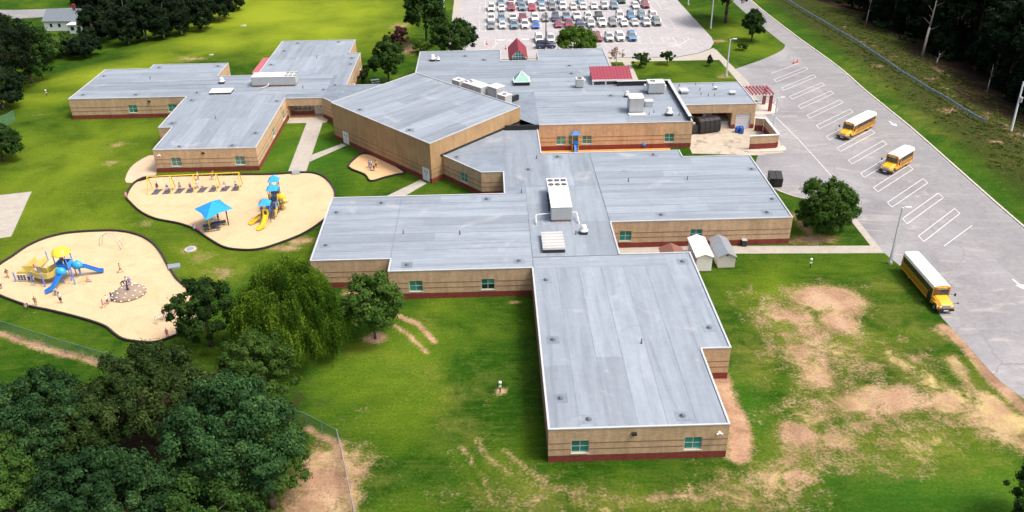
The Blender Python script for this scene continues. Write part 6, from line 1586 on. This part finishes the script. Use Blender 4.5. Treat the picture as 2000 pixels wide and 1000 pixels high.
link('crown', quads_mesh('crown', np.concatenate(Cs), np.concatenate(Us), np.concatenate(Vs), np.concatenate(Ts), LEAF['willow']), wc)
mb = trunk_mb(7., .42, None)
for k in range(12):
    a = k*2.4; mb.tube((0,0,3.5+.2*k),(3.4*math.cos(a),3.4*math.sin(a),8.6+.2*(k % 4)),.17,.05,6)
mb.build('trunk', bark, wc, True)
# big foreground trees, lower left
FG = [('big_tree','blue-green broad tree with the largest crown in the lower left corner', (473,835), 9.5, 14.6, 6.4, 'blue', 300, 150, 51),
      ('big_tree','dark bronze-green tree behind the largest foreground crown', (290,735), 7.5, 11.6, 6.0, 'brown', 260, 120, 52),
      ('big_tree','dark green tree on the left edge behind the foreground trees', (70,800), 7.5, 12., 6.0, 'blue', 260, 120, 53),
      ('big_tree','lighter green tree top in front of the round playground tree and willow', (500,715), 7., 11.6, 4.4, 'maple', 190, 120, 54),
      ('big_tree','nearest tree crown at the bottom edge of the photo, left of the largest', (205,985), 9.5, 14.2, 6.0, 'blue', 300, 160, 55),
      ('big_tree','small dark crown in the bottom left corner of the photo', (10,960), 8., 12., 4.4, 'maple', 190, 140, 56),
      ('big_tree','dark green crown filling the gap under the largest foreground tree', (405,1010), 6., 10., 5.4, 'oak', 220, 130, 57),
      ('big_tree','green crown on the right flank of the largest tree beside the wire fence', (545,900), 6.5, 10., 4.3, 'maple', 200, 130, 58),
      ('big_tree','bronze-green crown on the left in front of the grass strip and fence', (180,800), 5.5, 10., 4.8, 'brown', 200, 120, 59),
      ('big_tree','dark green crown at the left edge between the two left foreground trees', (0,890), 6.5, 10.5, 4.8, 'oak', 200, 130, 60)]
FGP = [((-24.68, 61.53)), ((-36.11, 70.95)), ((-45.74, 66.62)), ((-25.74, 74.3)), ((-33.53, 52.98)), ((-43.06, 55.33)), ((-26.04, 53.32)), ((-22.14, 61.28)), ((-41.48, 67.8)), ((-47.63, 62.7))]
for (nm, lab, px, zc_, h, R_, kind, nc, per, sd), q in zip(FG, FGP):
    T(nm, lab, q, h, R_, kind, int(nc*.85), int(per*1.25), .25, .12, 'round', sd, .35, group='big trees in the lower left corner', crown_low=-.4, spread=.15, inner=.12)
T('big_tree', 'dark crown entering at the right edge near the bottom of the photo', (49.27, 55.32), 8., 3.4, 'oak', 130, 110, .26, .05, 'round', 66)
# woods: each tree its own object, crowns sharing a few meshes
protos = []
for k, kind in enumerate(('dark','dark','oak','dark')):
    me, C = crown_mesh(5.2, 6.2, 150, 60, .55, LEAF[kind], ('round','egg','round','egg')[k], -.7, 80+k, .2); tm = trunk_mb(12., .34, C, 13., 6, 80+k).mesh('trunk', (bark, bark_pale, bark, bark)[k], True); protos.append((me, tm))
def wood(name, label, base, s, k, rz, group, hs=1., zc=13.):
    c = thing(name, label, 'tree', (base[0],base[1],gz(*base)), rz, group); c.scale = (s, s, s*hs)
    link('crown', protos[k][0], c, (0,0,zc)); link('trunk', protos[k][1], c, (0,0,zc-13.+(4 if zc < 12 else 0)))
rw = random.Random(9)
WR_L = 'tall dark tree on the edge of the right-hand woods, {} from the top'
edge_pts = [(104.53, 294.85), (104.82, 275.49), (105.07, 258.25), (105.69, 245.74), (105.61, 232.65), (107.4, 225.12), (107.89, 213.78), (109.29, 206.81), (109.87, 197.36), (109.31, 186.43), (108.77, 177.5), (108.27, 169.26), (108.32, 161.59), (108.56, 153.1)]
for k, q in enumerate(edge_pts):
    wood('woods_tree', WR_L.format(ordn(k)), (q[0]+5+rw.uniform(-1,2), q[1]+rw.uniform(-2,2)), rw.uniform(.95,1.2), rw.randrange(4), rw.uniform(0,6), 'trees at the edge of the right-hand woods', .95)
for row in range(1, 4):
    for k in range(11):
        q = edge_pts[min(len(edge_pts)-1, k+1)]; x, y = q[0]+5+row*8.+rw.uniform(-2,2), q[1]+rw.uniform(-4,4)+row*2
        wood('woods_tree', 'dark tree deep inside the woods on the right', (x, y), rw.uniform(1.,1.3), rw.randrange(4), rw.uniform(0,6), 'trees deep in the right-hand woods')
for k in range(44):
    t = (k+.5)/44; i = min(len(edge_pts)-2, int(t*(len(edge_pts)-1))); f_ = t*(len(edge_pts)-1)-i; q = np.array(edge_pts[i])*(1-f_)+np.array(edge_pts[i+1])*f_
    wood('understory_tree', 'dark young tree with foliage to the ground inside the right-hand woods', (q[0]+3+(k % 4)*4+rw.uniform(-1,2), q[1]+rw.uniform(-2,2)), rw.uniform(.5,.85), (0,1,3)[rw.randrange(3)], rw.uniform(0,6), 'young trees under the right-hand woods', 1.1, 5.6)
# two pale leaning trunks at the woods edge and undergrowth
for (b_, t_, r_, lab) in (((104.55, 201.94), (3.2,5.,13.), .34, 'tall pale bare trunk standing at the edge of the right-hand woods'), ((105.7, 196.85), (.9,.8,2.2), .2, 'short pale broken stump right of the tall bare trunk'), ((102.06, 230.78), (1.2,2.,8.), .14, 'thin pale bare trunk in the upper part of the right-hand woods'), ((107.15, 175.91), (.7,1.5,6.), .13, 'thin pale trunk at the lower part of the woods edge')):
    c = thing('bare_tree', lab, 'tree', (*b_, gz(*b_))); mb = MB(); mb.tube((0,0,-.2),(t_[0]*.5,t_[1]*.5,t_[2]*.5),r_,r_*.75,9); mb.tube((t_[0]*.5,t_[1]*.5,t_[2]*.5),t_,r_*.75,r_*.3,8); mb.build('trunk', bark_pale, c, True)
    mb = MB()
    for k in range(5):
        z = .45+.1*k; s = (t_[0]*z,t_[1]*z,t_[2]*z); a = rw.uniform(0,6); mb.tube(s,(s[0]+r_*6*math.cos(a),s[1]+r_*6*math.sin(a),s[2]+r_*4),r_*.22,r_*.05,5)
    mb.build('limb', bark_pale, c)
bp_, _c = crown_mesh(1.5, 1.1, 40, 36, .28, LEAF['dark'], 'round', -.3, 91, .3)
bp2, _c = crown_mesh(1.4, .9, 34, 30, .26, LEAF['brown'], 'round', -.3, 92, .3)
for k in range(46):
    t = rw.random(); i = min(len(edge_pts)-2, int(t*(len(edge_pts)-1))); f_ = t*(len(edge_pts)-1)-i; q = np.array(edge_pts[i])*(1-f_)+np.array(edge_pts[i+1])*f_
    x, y = q[0]+rw.uniform(-.5,12), q[1]+rw.uniform(-2,2); o = link('undergrowth_shrub', rw.choice((bp_, bp2)), None, (x,y,gz(x,y)+.5), rw.uniform(0,6)); s = rw.uniform(.6,1.6); o.scale = (s,s,s*rw.uniform(.7,1.1)); tag(o, 'dark low shrub in the undergrowth under the right-hand woods', 'shrub', 'shrubs under the right-hand woods')
# woods and big trees at the top left
tl = [(-107.96, 237.93), (-105.3, 241.95), (-97.91, 235.08), (-93.68, 236.81), (-88.36, 235.36), (-84.37, 238.17), (-79.89, 242.09), (-77.55, 252.03), (-76.58, 262.84), (-113.91, 260.99), (-109.62, 263.73), (-102.27, 260.03), (-96.49, 260.77), (-91.43, 264.08), (-86.45, 268.14), (-83.68, 281.45), (-82.4, 296.15), (-105.81, 279.87), (-99.77, 286.45), (-93.47, 293.32), (-116.59, 280.81), (-119.06, 264.51)]
for k, q in enumerate(tl):
    wood('woods_tree', f'dark tree {"at the front" if k < 9 else "deeper in"} of the far field wood, {ordn(k if k < 9 else k-9)} from the left', q, rw.uniform(.72,.95) if k < 9 else rw.uniform(1.,1.25), (0,1,3)[rw.randrange(3)], rw.uniform(0,6), 'trees of the wood behind the far field', 1., 5.8)
for px, h, R_, kind, lab, sd in (((-108.87, 191.43), 19., 8.2, 'dark', 'largest dark tree on the left edge above the lawn', 70), ((-108.65, 201.1), 14., 6.8, 'oak', 'olive-tinged tree right of the largest left-edge tree', 71), ((-104.13, 178.64), 9., 5., 'dark', 'low dark tree at the left edge beside the crest of the lawn', 72), ((-114.55, 221.35), 9., 4.6, 'maple', 'lighter olive tree below the white house', 73), ((-122.67, 215.26), 15., 6.5, 'oak', 'green tree in the top left corner beside the road', 74), ((-111.4, 227.2), 5.5, 4., 'oak', 'low green bush in front of the white house', 75), ((-105.72, 225.34), 5.5, 4., 'dark', 'low dark bush right of the white house against the wood', 76)):
    T('field_tree', lab, px, h, R_, kind, 220, 70, .42, .06, 'round', sd, group='trees at the top left', crown_low=-.8)
# ---------------------------------------------------------------- white house and road, top left
sheet('far_road', [(x, y) for x, y in [(-161.42, 269.96), (-145.34, 268.61), (-133.7, 270.19), (-113.85, 271.12), (-116.9, 279.45), (-137.57, 279.17), (-150.2, 278.9), (-166.84, 280.33)]], Z1-2.2+.03 if False else .05, drive) if False else None
hq = (-122.42, 252.2); hz0 = gz(*hq)
rp = [(-167.16, 269.16), (-144.23, 267.88), (-135.01, 269.66), (-115.21, 270.58), (-119.62, 282.47), (-139.54, 280.03), (-149.7, 279.53), (-174.71, 283.07)]; rp = [(x, y) for x, y in rp]
mb = MB(); mb.add([(x, y, max(gz(x, y), -2.2)+.06) for x, y in rp], [tuple(range(len(rp)))]); me = mb.mesh('far_road', drive); 
if me.polygons[0].normal.z < 0: me.flip_normals()
tag(link('far_road', me), kind='structure')
c = thing('house', 'white clapboard house with grey gable roof at the top left', 'house', (hq[0]+.8,hq[1]+4.5,hz0), -.05); c.scale = (.8,.9,.9)
siding = mat('white_siding', (.70,.74,.76), .6, .08); shingle = mat('grey_shingles', (.14,.17,.20), .85, .2, 4.)
hw, hd, hh2 = 8.2, 4.6, 3.2
mb = MB(); mb.loft([[(x,-hd,0),(x,hd,0),(x,hd,hh2),(x,0,hh2+2.6),(x,-hd,hh2)] for x in (-hw, hw)]); mb.build('wall', siding, c)
for s in (-1, 1):
    mb = MB(); mb.loft([[(x,0,hh2+2.65),(x,s*(hd+.4),hh2-.2),(x,s*(hd+.4),hh2-.05),(x,0,hh2+2.82)] for x in (-hw-.4, hw+.4)]); rf_ = mb.build('roof', shingle, c)
mb = MB(); mb.bx(.6,1.6,.3,1.2,hh2+2.,hh2+4.); mb.build('chimney', red_block if False else red_steel, c)
for x in (-6.2, -3.2, .2):
    mb = MB(); mb.bx(x,x+1.1,-hd-.05,-hd-.001,1.1,2.5); o = mb.build('window', white_paint, c); mb = MB(); mb.bx(x+.1,x+1.,-hd-.06,-hd-.051,1.2,2.4); mb.build('pane', glass_dark, o)
mb = MB(); mb.bx(2.6,7.6,-hd-3.4,-hd-.002,0,2.7); mb.build('porch_wall', siding, c); mb = MB(); mb.bx(2.2,8.,-hd-3.8,-hd+.2,2.701,2.95); mb.build('porch_roof', white_paint, c)
for x in (3.2, 5.6):
    mb = MB(); mb.bx(x,x+1.2,-hd-3.45,-hd-3.401,1.,2.2); mb.build('pane', glass_dark, c)
mb = MB(); mb.lathe([(.5,0),(.5,.05)], n=14); o = mb.build('satellite_dish', dark_metal, c, loc=(1.9,-.6,hh2+2.9))

# ---------------------------------------------------------------- weeds and rough tufts (nobody could count them)
def field_at(arr, X, Y):
    ix = np.clip(np.searchsorted(gx, X), 0, nx_-1); iy = np.clip(np.searchsorted(gy, Y), 0, ny_-1); return arr[iy, ix]
def tufts(name, label, n, x0, x1, y0, y1, prob, size, kind, seed, per=7):
    g = np.random.default_rng(seed); X = g.uniform(x0, x1, n); Y = g.uniform(y0, y1, n)
    nzv = np.sin(X*.9+1.7*np.sin(Y*.35))*np.sin(Y*.8+1.3*np.sin(X*.4))+.6*np.sin(X*2.3+Y*1.1)
    k = g.random(n) < prob(X, Y)*np.clip(.55+.5*nzv, 0, 1); X, Y = X[k], Y[k]; n = len(X); Zt = ground_z(X, Y)
    idx = np.repeat(np.arange(n), per); s = (size*g.uniform(.5, 1.4, n))[idx]
    C = np.stack([X[idx]+g.normal(size=n*per)*s*.5, Y[idx]+g.normal(size=n*per)*s*.5, Zt[idx]+s*.35], 1)
    an = g.uniform(0, 2*PI, n*per); U = np.stack([np.cos(an), np.sin(an), g.uniform(.0, .7, n*per)], 1)*(s*.5)[:,None]
    V = np.stack([-np.sin(an), np.cos(an), np.zeros(n*per)], 1)*(s*.32)[:,None]
    tone = np.clip(g.uniform(0,1,n)[idx]+g.normal(size=n*per)*.15, 0, 1)
    tag(link(name, quads_mesh(name, C, U, V, tone, LEAF[kind])), label, None, None, 'stuff')
LEAF['weed'] = leaf_mat('weed_leaves', ((.03,.055,.008),(.07,.10,.016),(.17,.15,.05)), .3)
tufts('bank_weeds', 'rough weeds on the grass bank either side of the guard rail', 7000, 84, 108, 105, 250, lambda X, Y: np.clip((X-86)/8, 0, 1)*.8, .42, 'weed', 103, 6)

# ================================================================ PEOPLE
SKIN = [mat('skin_light', (.55,.34,.25), .6, .05), mat('skin_tan', (.36,.20,.13), .6, .05), mat('skin_brown', (.14,.07,.045), .6, .05)]
HAIR = [mat('hair_dark', (.02,.014,.012), .7), mat('hair_brown', (.09,.045,.025), .7), mat('hair_fair', (.35,.22,.10), .7)]
CLO = {n: mat('cloth_'+n.replace(' ', '_'), c, .85, .08, 6.) for n, c in {'white': (.78,.78,.78), 'pink': (.75,.22,.35), 'magenta': (.70,.05,.30), 'navy': (.03,.045,.13), 'black': (.02,.02,.025), 'blue': (.06,.20,.55), 'light blue': (.30,.48,.68), 'red': (.5,.04,.05), 'orange': (.75,.20,.03), 'olive': (.20,.19,.08), 'green': (.03,.20,.08), 'yellow': (.75,.72,.06), 'purple': (.28,.12,.42), 'grey': (.30,.31,.33), 'khaki': (.36,.29,.19), 'brown': (.20,.10,.06), 'denim': (.09,.13,.25), 'maroon': (.2,.03,.05)}.items()}
shoe_m = mat('shoe_dark', (.05,.05,.055), .6)
def body_mesh(pose):
    """one skinned surface over a posed skeleton (about 1.3 m child); faces carry skin, shirt, shorts and shoes"""
    J = {'pel': (0,0,.66), 'spine': (0,0,.84), 'chest': (0,0,.99), 'neck': (0,0,1.08), 'head0': (0,-.01,1.15), 'head1': (0,-.015,1.225), 'head2': (0,-.005,1.29)}
    def limb(s, sh, el, ha, hip, kn, an, toe):
        J.update({'sh'+s: sh, 'el'+s: el, 'ha'+s: ha, 'fi'+s: tuple(np.array(ha)+(np.array(ha)-np.array(el))*.22), 'hip'+s: hip, 'kn'+s: kn, 'an'+s: an, 'toe'+s: toe})
    st = {'stand': ((.13,0,1.02),(.19,.0,.82),(.2,-.04,.64),(.07,0,.62),(.085,-.01,.35),(.09,0,.06),(.09,-.13,.03)),}
    if pose == 'stand':
        for s, k in (('L',-1),('R',1)): limb(s, *[(k*x,y,z) for x,y,z in st['stand']])
    if pose == 'walk':
        limb('L', (-.13,0,1.02),(-.19,.10,.84),(-.18,.06,.67),(-.07,0,.62),(-.075,-.16,.37),(-.08,-.17,.08),(-.08,-.29,.05))
        limb('R', (.13,0,1.02),(.19,-.10,.84),(.17,-.24,.76),(.07,0,.62),(.075,.06,.36),(.08,.27,.12),(.08,.19,.03))
    if pose == 'sit':
        for kk in J: J[kk] = (J[kk][0], J[kk][1]+.0, J[kk][2]-.58)
        for s, k in (('L',-1),('R',1)): limb(s, (k*.13,0,.44),(k*.2,-.06,.25),(k*.14,-.2,.2),(k*.07,-.02,.05),(k*.09,-.32,.07),(k*.09,-.36,-.25),(k*.09,-.48,-.28))
    if pose == 'reach':
        limb('L', (-.13,0,1.02),(-.2,-.14,1.12),(-.15,-.28,1.25),(-.07,0,.62),(-.09,-.14,.38),(-.09,-.05,.07),(-.09,-.17,.04))
        limb('R', (.13,0,1.02),(.2,-.1,.92),(.16,-.28,.98),(.07,0,.62),(.085,.02,.35),(.09,.08,.06),(.09,-.05,.03))
    if pose == 'bend':
        for kk, v in {'spine': (0,-.14,.78), 'chest': (0,-.30,.82), 'neck': (0,-.40,.84), 'head0': (0,-.47,.83), 'head1': (0,-.54,.82), 'head2': (0,-.60,.83)}.items(): J[kk] = v
        for s, k in (('L',-1),('R',1)): limb(s, (k*.13,-.32,.82),(k*.18,-.36,.6),(k*.14,-.42,.42),(k*.07,0,.62),(k*.085,-.06,.35),(k*.09,.02,.06),(k*.09,-.11,.03))
    E = [('pel','spine'),('spine','chest'),('chest','neck'),('neck','head0'),('head0','head1'),('head1','head2')]
    for s in 'LR': E += [('chest','sh'+s),('sh'+s,'el'+s),('el'+s,'ha'+s),('ha'+s,'fi'+s),('pel','hip'+s),('hip'+s,'kn'+s),('kn'+s,'an'+s),('an'+s,'toe'+s)]
    rad = {'pel': .105, 'spine': .10, 'chest': .115, 'neck': .045, 'head0': .075, 'head1': .098, 'head2': .06, 'sh': .055, 'el': .038, 'ha': .028, 'fi': .022, 'hip': .08, 'kn': .055, 'an': .036, 'toe': .032}
    names = list(J); ix = {n: i for i, n in enumerate(names)}
    me = bpy.data.meshes.new('person'); me.from_pydata([J[n] for n in names], [(ix[a], ix[b]) for a, b in E], [])
    o = bpy.data.objects.new('person', me); COL.objects.link(o)
    md = o.modifiers.new('skin', 'SKIN'); md.use_smooth_shade = True; o.modifiers.new('sub', 'SUBSURF').levels = 1
    for n, sv in zip(names, me.skin_vertices[0].data):
        r = rad.get(n, rad.get(n[:-1], .05)); r *= 1.14; sv.radius = (r, r*(.8 if n in ('chest','spine','pel') else 1)); sv.use_root = n == 'pel'
    bpy.context.view_layer.update()
    out = bpy.data.meshes.new_from_object(o.evaluated_get(bpy.context.evaluated_depsgraph_get()))
    bpy.data.objects.remove(o)
    seg = [(np.array(J[a]), np.array(J[b]), a, b) for a, b in E]
    out.materials.clear()
    for m_ in (SKIN[0], CLO['white'], CLO['navy'], shoe_m, HAIR[0]): out.materials.append(m_)
    mi = []
    for f in out.polygons:
        c = np.array(f.center); best = min(seg, key=lambda s: np.linalg.norm(c-s[0]-(s[1]-s[0])*np.clip(np.dot(c-s[0], s[1]-s[0])/np.dot(s[1]-s[0], s[1]-s[0]), 0, 1))); a, b = best[2], best[3]
        if b.startswith('toe'): k = 3
        elif b.startswith('kn') or b.startswith('hip'): k = 2
        elif a == 'pel': k = 2 if np.linalg.norm(c-best[0]) < .1 else 1
        elif a in ('spine','chest') and b != 'neck' or b.startswith('el'): k = 1
        elif b == 'neck': k = 1 if np.dot(c-best[0], best[1]-best[0]) < .004 else 0
        elif b in ('head1','head2'):
            up = best[1]-best[0]; hd = np.array(J['head1']); back = c[1]-hd[1]; k = 4 if (c[2] > hd[2]+.035 or back > .02) and pose != 'bend' or (pose == 'bend' and c[2] > hd[2]) else 0
        else: k = 0
        mi.append(k)
    out.polygons.foreach_set('material_index', mi); out.polygons.foreach_set('use_smooth', [True]*len(mi)); out.update()
    return out
BODY = {p_: body_mesh(p_) for p_ in ('stand','walk','sit','reach','bend')}
def person(label, q, pose, shirt, shorts, rz=0., s=1., z=.02, skin=0, hair=0, group=None):
    o = link('person', BODY[pose], None, (q[0], q[1], z), rz); o.scale = (s, s, s)
    for sl, m_ in zip(o.material_slots, (SKIN[skin], CLO[shirt], CLO[shorts], shoe_m, HAIR[hair])):
        sl.link = 'OBJECT'; sl.material = m_
    return tag(o, label, 'person', group)
Zq = lambda *a: a
K2 = [(-69.28, 107.06), (-68.84, 104.09), (-62.95, 98.72), (-61.92, 99.46), (-58.72, 99.78), (-60.45, 102.21), (-53.61, 107.67), (-52.49, 98.35), (-52.32, 99.3), (-51.91, 99.82), (-57.31, 105.31), (-41.71, 91.05), (-42.59, 98.81)]
person('person in brown shirt running in at the left of the play ship', K2[0], 'walk', 'brown', 'khaki', 1.2, 1.15, hair=0, skin=1)
person('person in white shirt and dark shorts cut by the left edge', K2[1], 'stand', 'white', 'maroon', .5, 1.15, skin=1)
person('person in pale pink bending over the dark border of the ship playground', K2[2], 'bend', 'pink', 'white', 1.0, 1.15, z=.0, hair=1)
person('person in olive clothes standing inside the border below the play ship', K2[3], 'stand', 'olive', 'olive', .3, 1.1, hair=1)
person('taller person in white shirt and dark trousers in front of the blue slide', K2[4], 'stand', 'white', 'navy', 2.8, 1.4)
person('person in light blue sitting at the foot of the blue front slide', K2[5], 'sit', 'light blue', 'black', .2, 1.1, z=.35, skin=1)
person('person in khaki skirt walking alone in the middle of the sand', K2[6], 'walk', 'khaki', 'olive', 2.2, 1.2, hair=0)
person('small person in pink leftmost in the line at the climbing mound', K2[7], 'walk', 'pink', 'pink', 2.5, 1.0, hair=1)
person('person in white shirt and black shorts, second in the line at the climbing mound', K2[8], 'stand', 'white', 'black', 1.5, 1.15)
person('person in navy touching the left foot of the climbing mound', K2[9], 'reach', 'navy', 'light blue', 2.2, 1.15, skin=2)
person('person in pale pink sitting on the sand right of the play ship', K2[10], 'sit', 'pink', 'pink', 1.5, 1., z=.32, hair=2)
person('small person in pink at the front border beside the round tree', K2[11], 'stand', 'pink', 'magenta', .4, 1.0, hair=1)
person('person in white at the far end of the low bars by the round tree', K2[12], 'stand', 'white', 'light blue', 3., 1.1, hair=1)
# on the mound, z from its height
for dx, dy, zz, pose, sh_, so, rz, sk, lab in ((-1.2,.9,.55,'bend','black','khaki',2.0,1,'person in black crouching on the back left slope of the climbing mound'),(-.35,.9,.85,'stand','white','blue',2.6,0,'person in white on top of the climbing mound, left one of the pair'),(.1,.8,.85,'stand','purple','blue',.6,0,'person in purple on top of the climbing mound, right one of the pair'),(.35,-.7,.70,'reach','navy','navy',2.6,1,'person in navy climbing up the front of the climbing mound')):
    person(lab, (dq[0]+dx,dq[1]+dy), pose, sh_, so, rz, 1.15, zz, sk)
for t, sh_, so, pose, zz, sk, lab in ((.35,'black','black','sit',.95,1,'person in black sitting on the low bars'),(.5,'maroon','black','sit',.95,1,'person in maroon sitting on the low bars next to the one in black'),(.68,'green','khaki','stand',.0,1,'person in green standing at the low bars'),(.86,'white','grey','reach',.0,0,'person in white leaning on the low bars')):
    q = b0+(b1-b0)*t; person(lab, (q[0]-(.25 if zz == 0 else 0),q[1]+.3*(zz == 0)), pose, sh_, so, .6, 1.1, zz+.02, sk)
for q, zz, pose, sh_, so, sk, lab in ((hull[6],1.05,'reach','pink','white',1,'person in pale pink on the straw-yellow deck of the play ship'),((hull[8][0]-.6,hull[8][1]-1.3),.3,'reach','light blue','denim',1,'person in light blue climbing the side of the play ship'),((tcx-.9,tcy+1.2),1.2,'reach','black','olive',1,'person in black climbing the left side under the yellow dome'),((tcx-.2,tcy+.3),1.8,'stand','maroon','navy',1,'person in maroon on the deck under the yellow dome'),((tcx+.2,tcy-.5),1.8,'stand','white','navy',0,'person in white on the deck under the yellow dome')):
    person(lab, q, pose, sh_, so, 2.2, 1.1, zz, sk)
# swing playground
for k, sh_, so, sk, lab in ((0,'maroon','black',2,'person in dark red on the leftmost swing'),(1,'blue','light blue',0,'person in blue on the second swing from the left'),(2,'light blue','navy',1,'person in light blue on the third swing from the left'),(3,'purple','navy',0,'person in purple on the fourth swing from the left'),(6,'pink','white',0,'person in pink on the second swing from the right'),(7,'white','black',1,'person in white and black on the rightmost swing')):
    e = SWING[k]; person(lab, (e[0],e[1]), 'sit', sh_, so, 0. if k % 2 else .1, 1.1, e[2]+.03, sk)
P1 = [(-50.8, 136.13), (-51.73, 139.64), (-49.2, 139.49), (-46.75, 120.12), (-46.18, 119.73), (-43.96, 123.65), (-45.7, 123.37), (-44.18, 121.51)]
person('person in white standing in front of the swing set near its middle', P1[0], 'stand', 'white', 'white', .5, 1.2)
person('person in grey standing behind the swing set near its middle', P1[1], 'stand', 'grey', 'khaki', 1.2, 1.2)
person('person in orange and blue behind the swing set right of its middle', P1[2], 'reach', 'orange', 'blue', 2.9, 1.25)
person('person in light blue sitting on the border near the blue shade, left of two', P1[3], 'sit', 'light blue', 'white', 3.0, 1.1, .36)
person('person in magenta sitting on the border near the blue shade, right of two', P1[4], 'sit', 'magenta', 'magenta', 2.8, 1.1, .36, hair=1)
person('tall person in maroon and black standing under the blue shade', P1[5], 'stand', 'maroon', 'black', 1.5, 1.35, skin=1)
person('person in bright blue sitting at the left of the table under the shade', P1[6], 'sit', 'blue', 'navy', .4, 1.2, .50, skin=1)
person('person in white sitting at the near end of the bench under the shade', P1[7], 'sit', 'white', 'khaki', .6, 1.2, .50, skin=1)
person('person in pink at the left tip of the swing playground border', [(-61.61, 132.44)][0], 'stand', 'pink', 'khaki', 1., 1.05, hair=1)
person('small person in pink between the two yellow slides of the slide tower', (-36.08, 122.84), 'stand', 'pink', 'pink', .3, .95, hair=1)
person('person in white on the far deck of the slide tower', (-35.5,129.4), 'stand', 'white', 'navy', .5, 1.05, 2.0, skin=1)
K3 = [(-22.14, 143.02), (-21.79, 143.29), (-20.94, 143.09), (-21.83, 142.13), (-21.2, 141.94)]
for q, pose, sh_, so, rz, lab in ((K3[0],'stand','blue','navy',1.,'person in bright blue standing on the small mulch patch by the gym'),(K3[1],'stand','white','navy',2.,'person in white standing on the small mulch patch by the gym'),(K3[2],'stand','yellow','black',2.6,'person in neon yellow standing on the small mulch patch by the gym'),(K3[3],'sit','grey','black',.4,'person in grey sitting in front of the group on the small mulch patch'),(K3[4],'sit','maroon','black',.2,'person in maroon sitting in front of the group on the small mulch patch')):
    person(lab, q, pose, sh_, so, rz, 1.15, .35 if pose == 'sit' else .02)
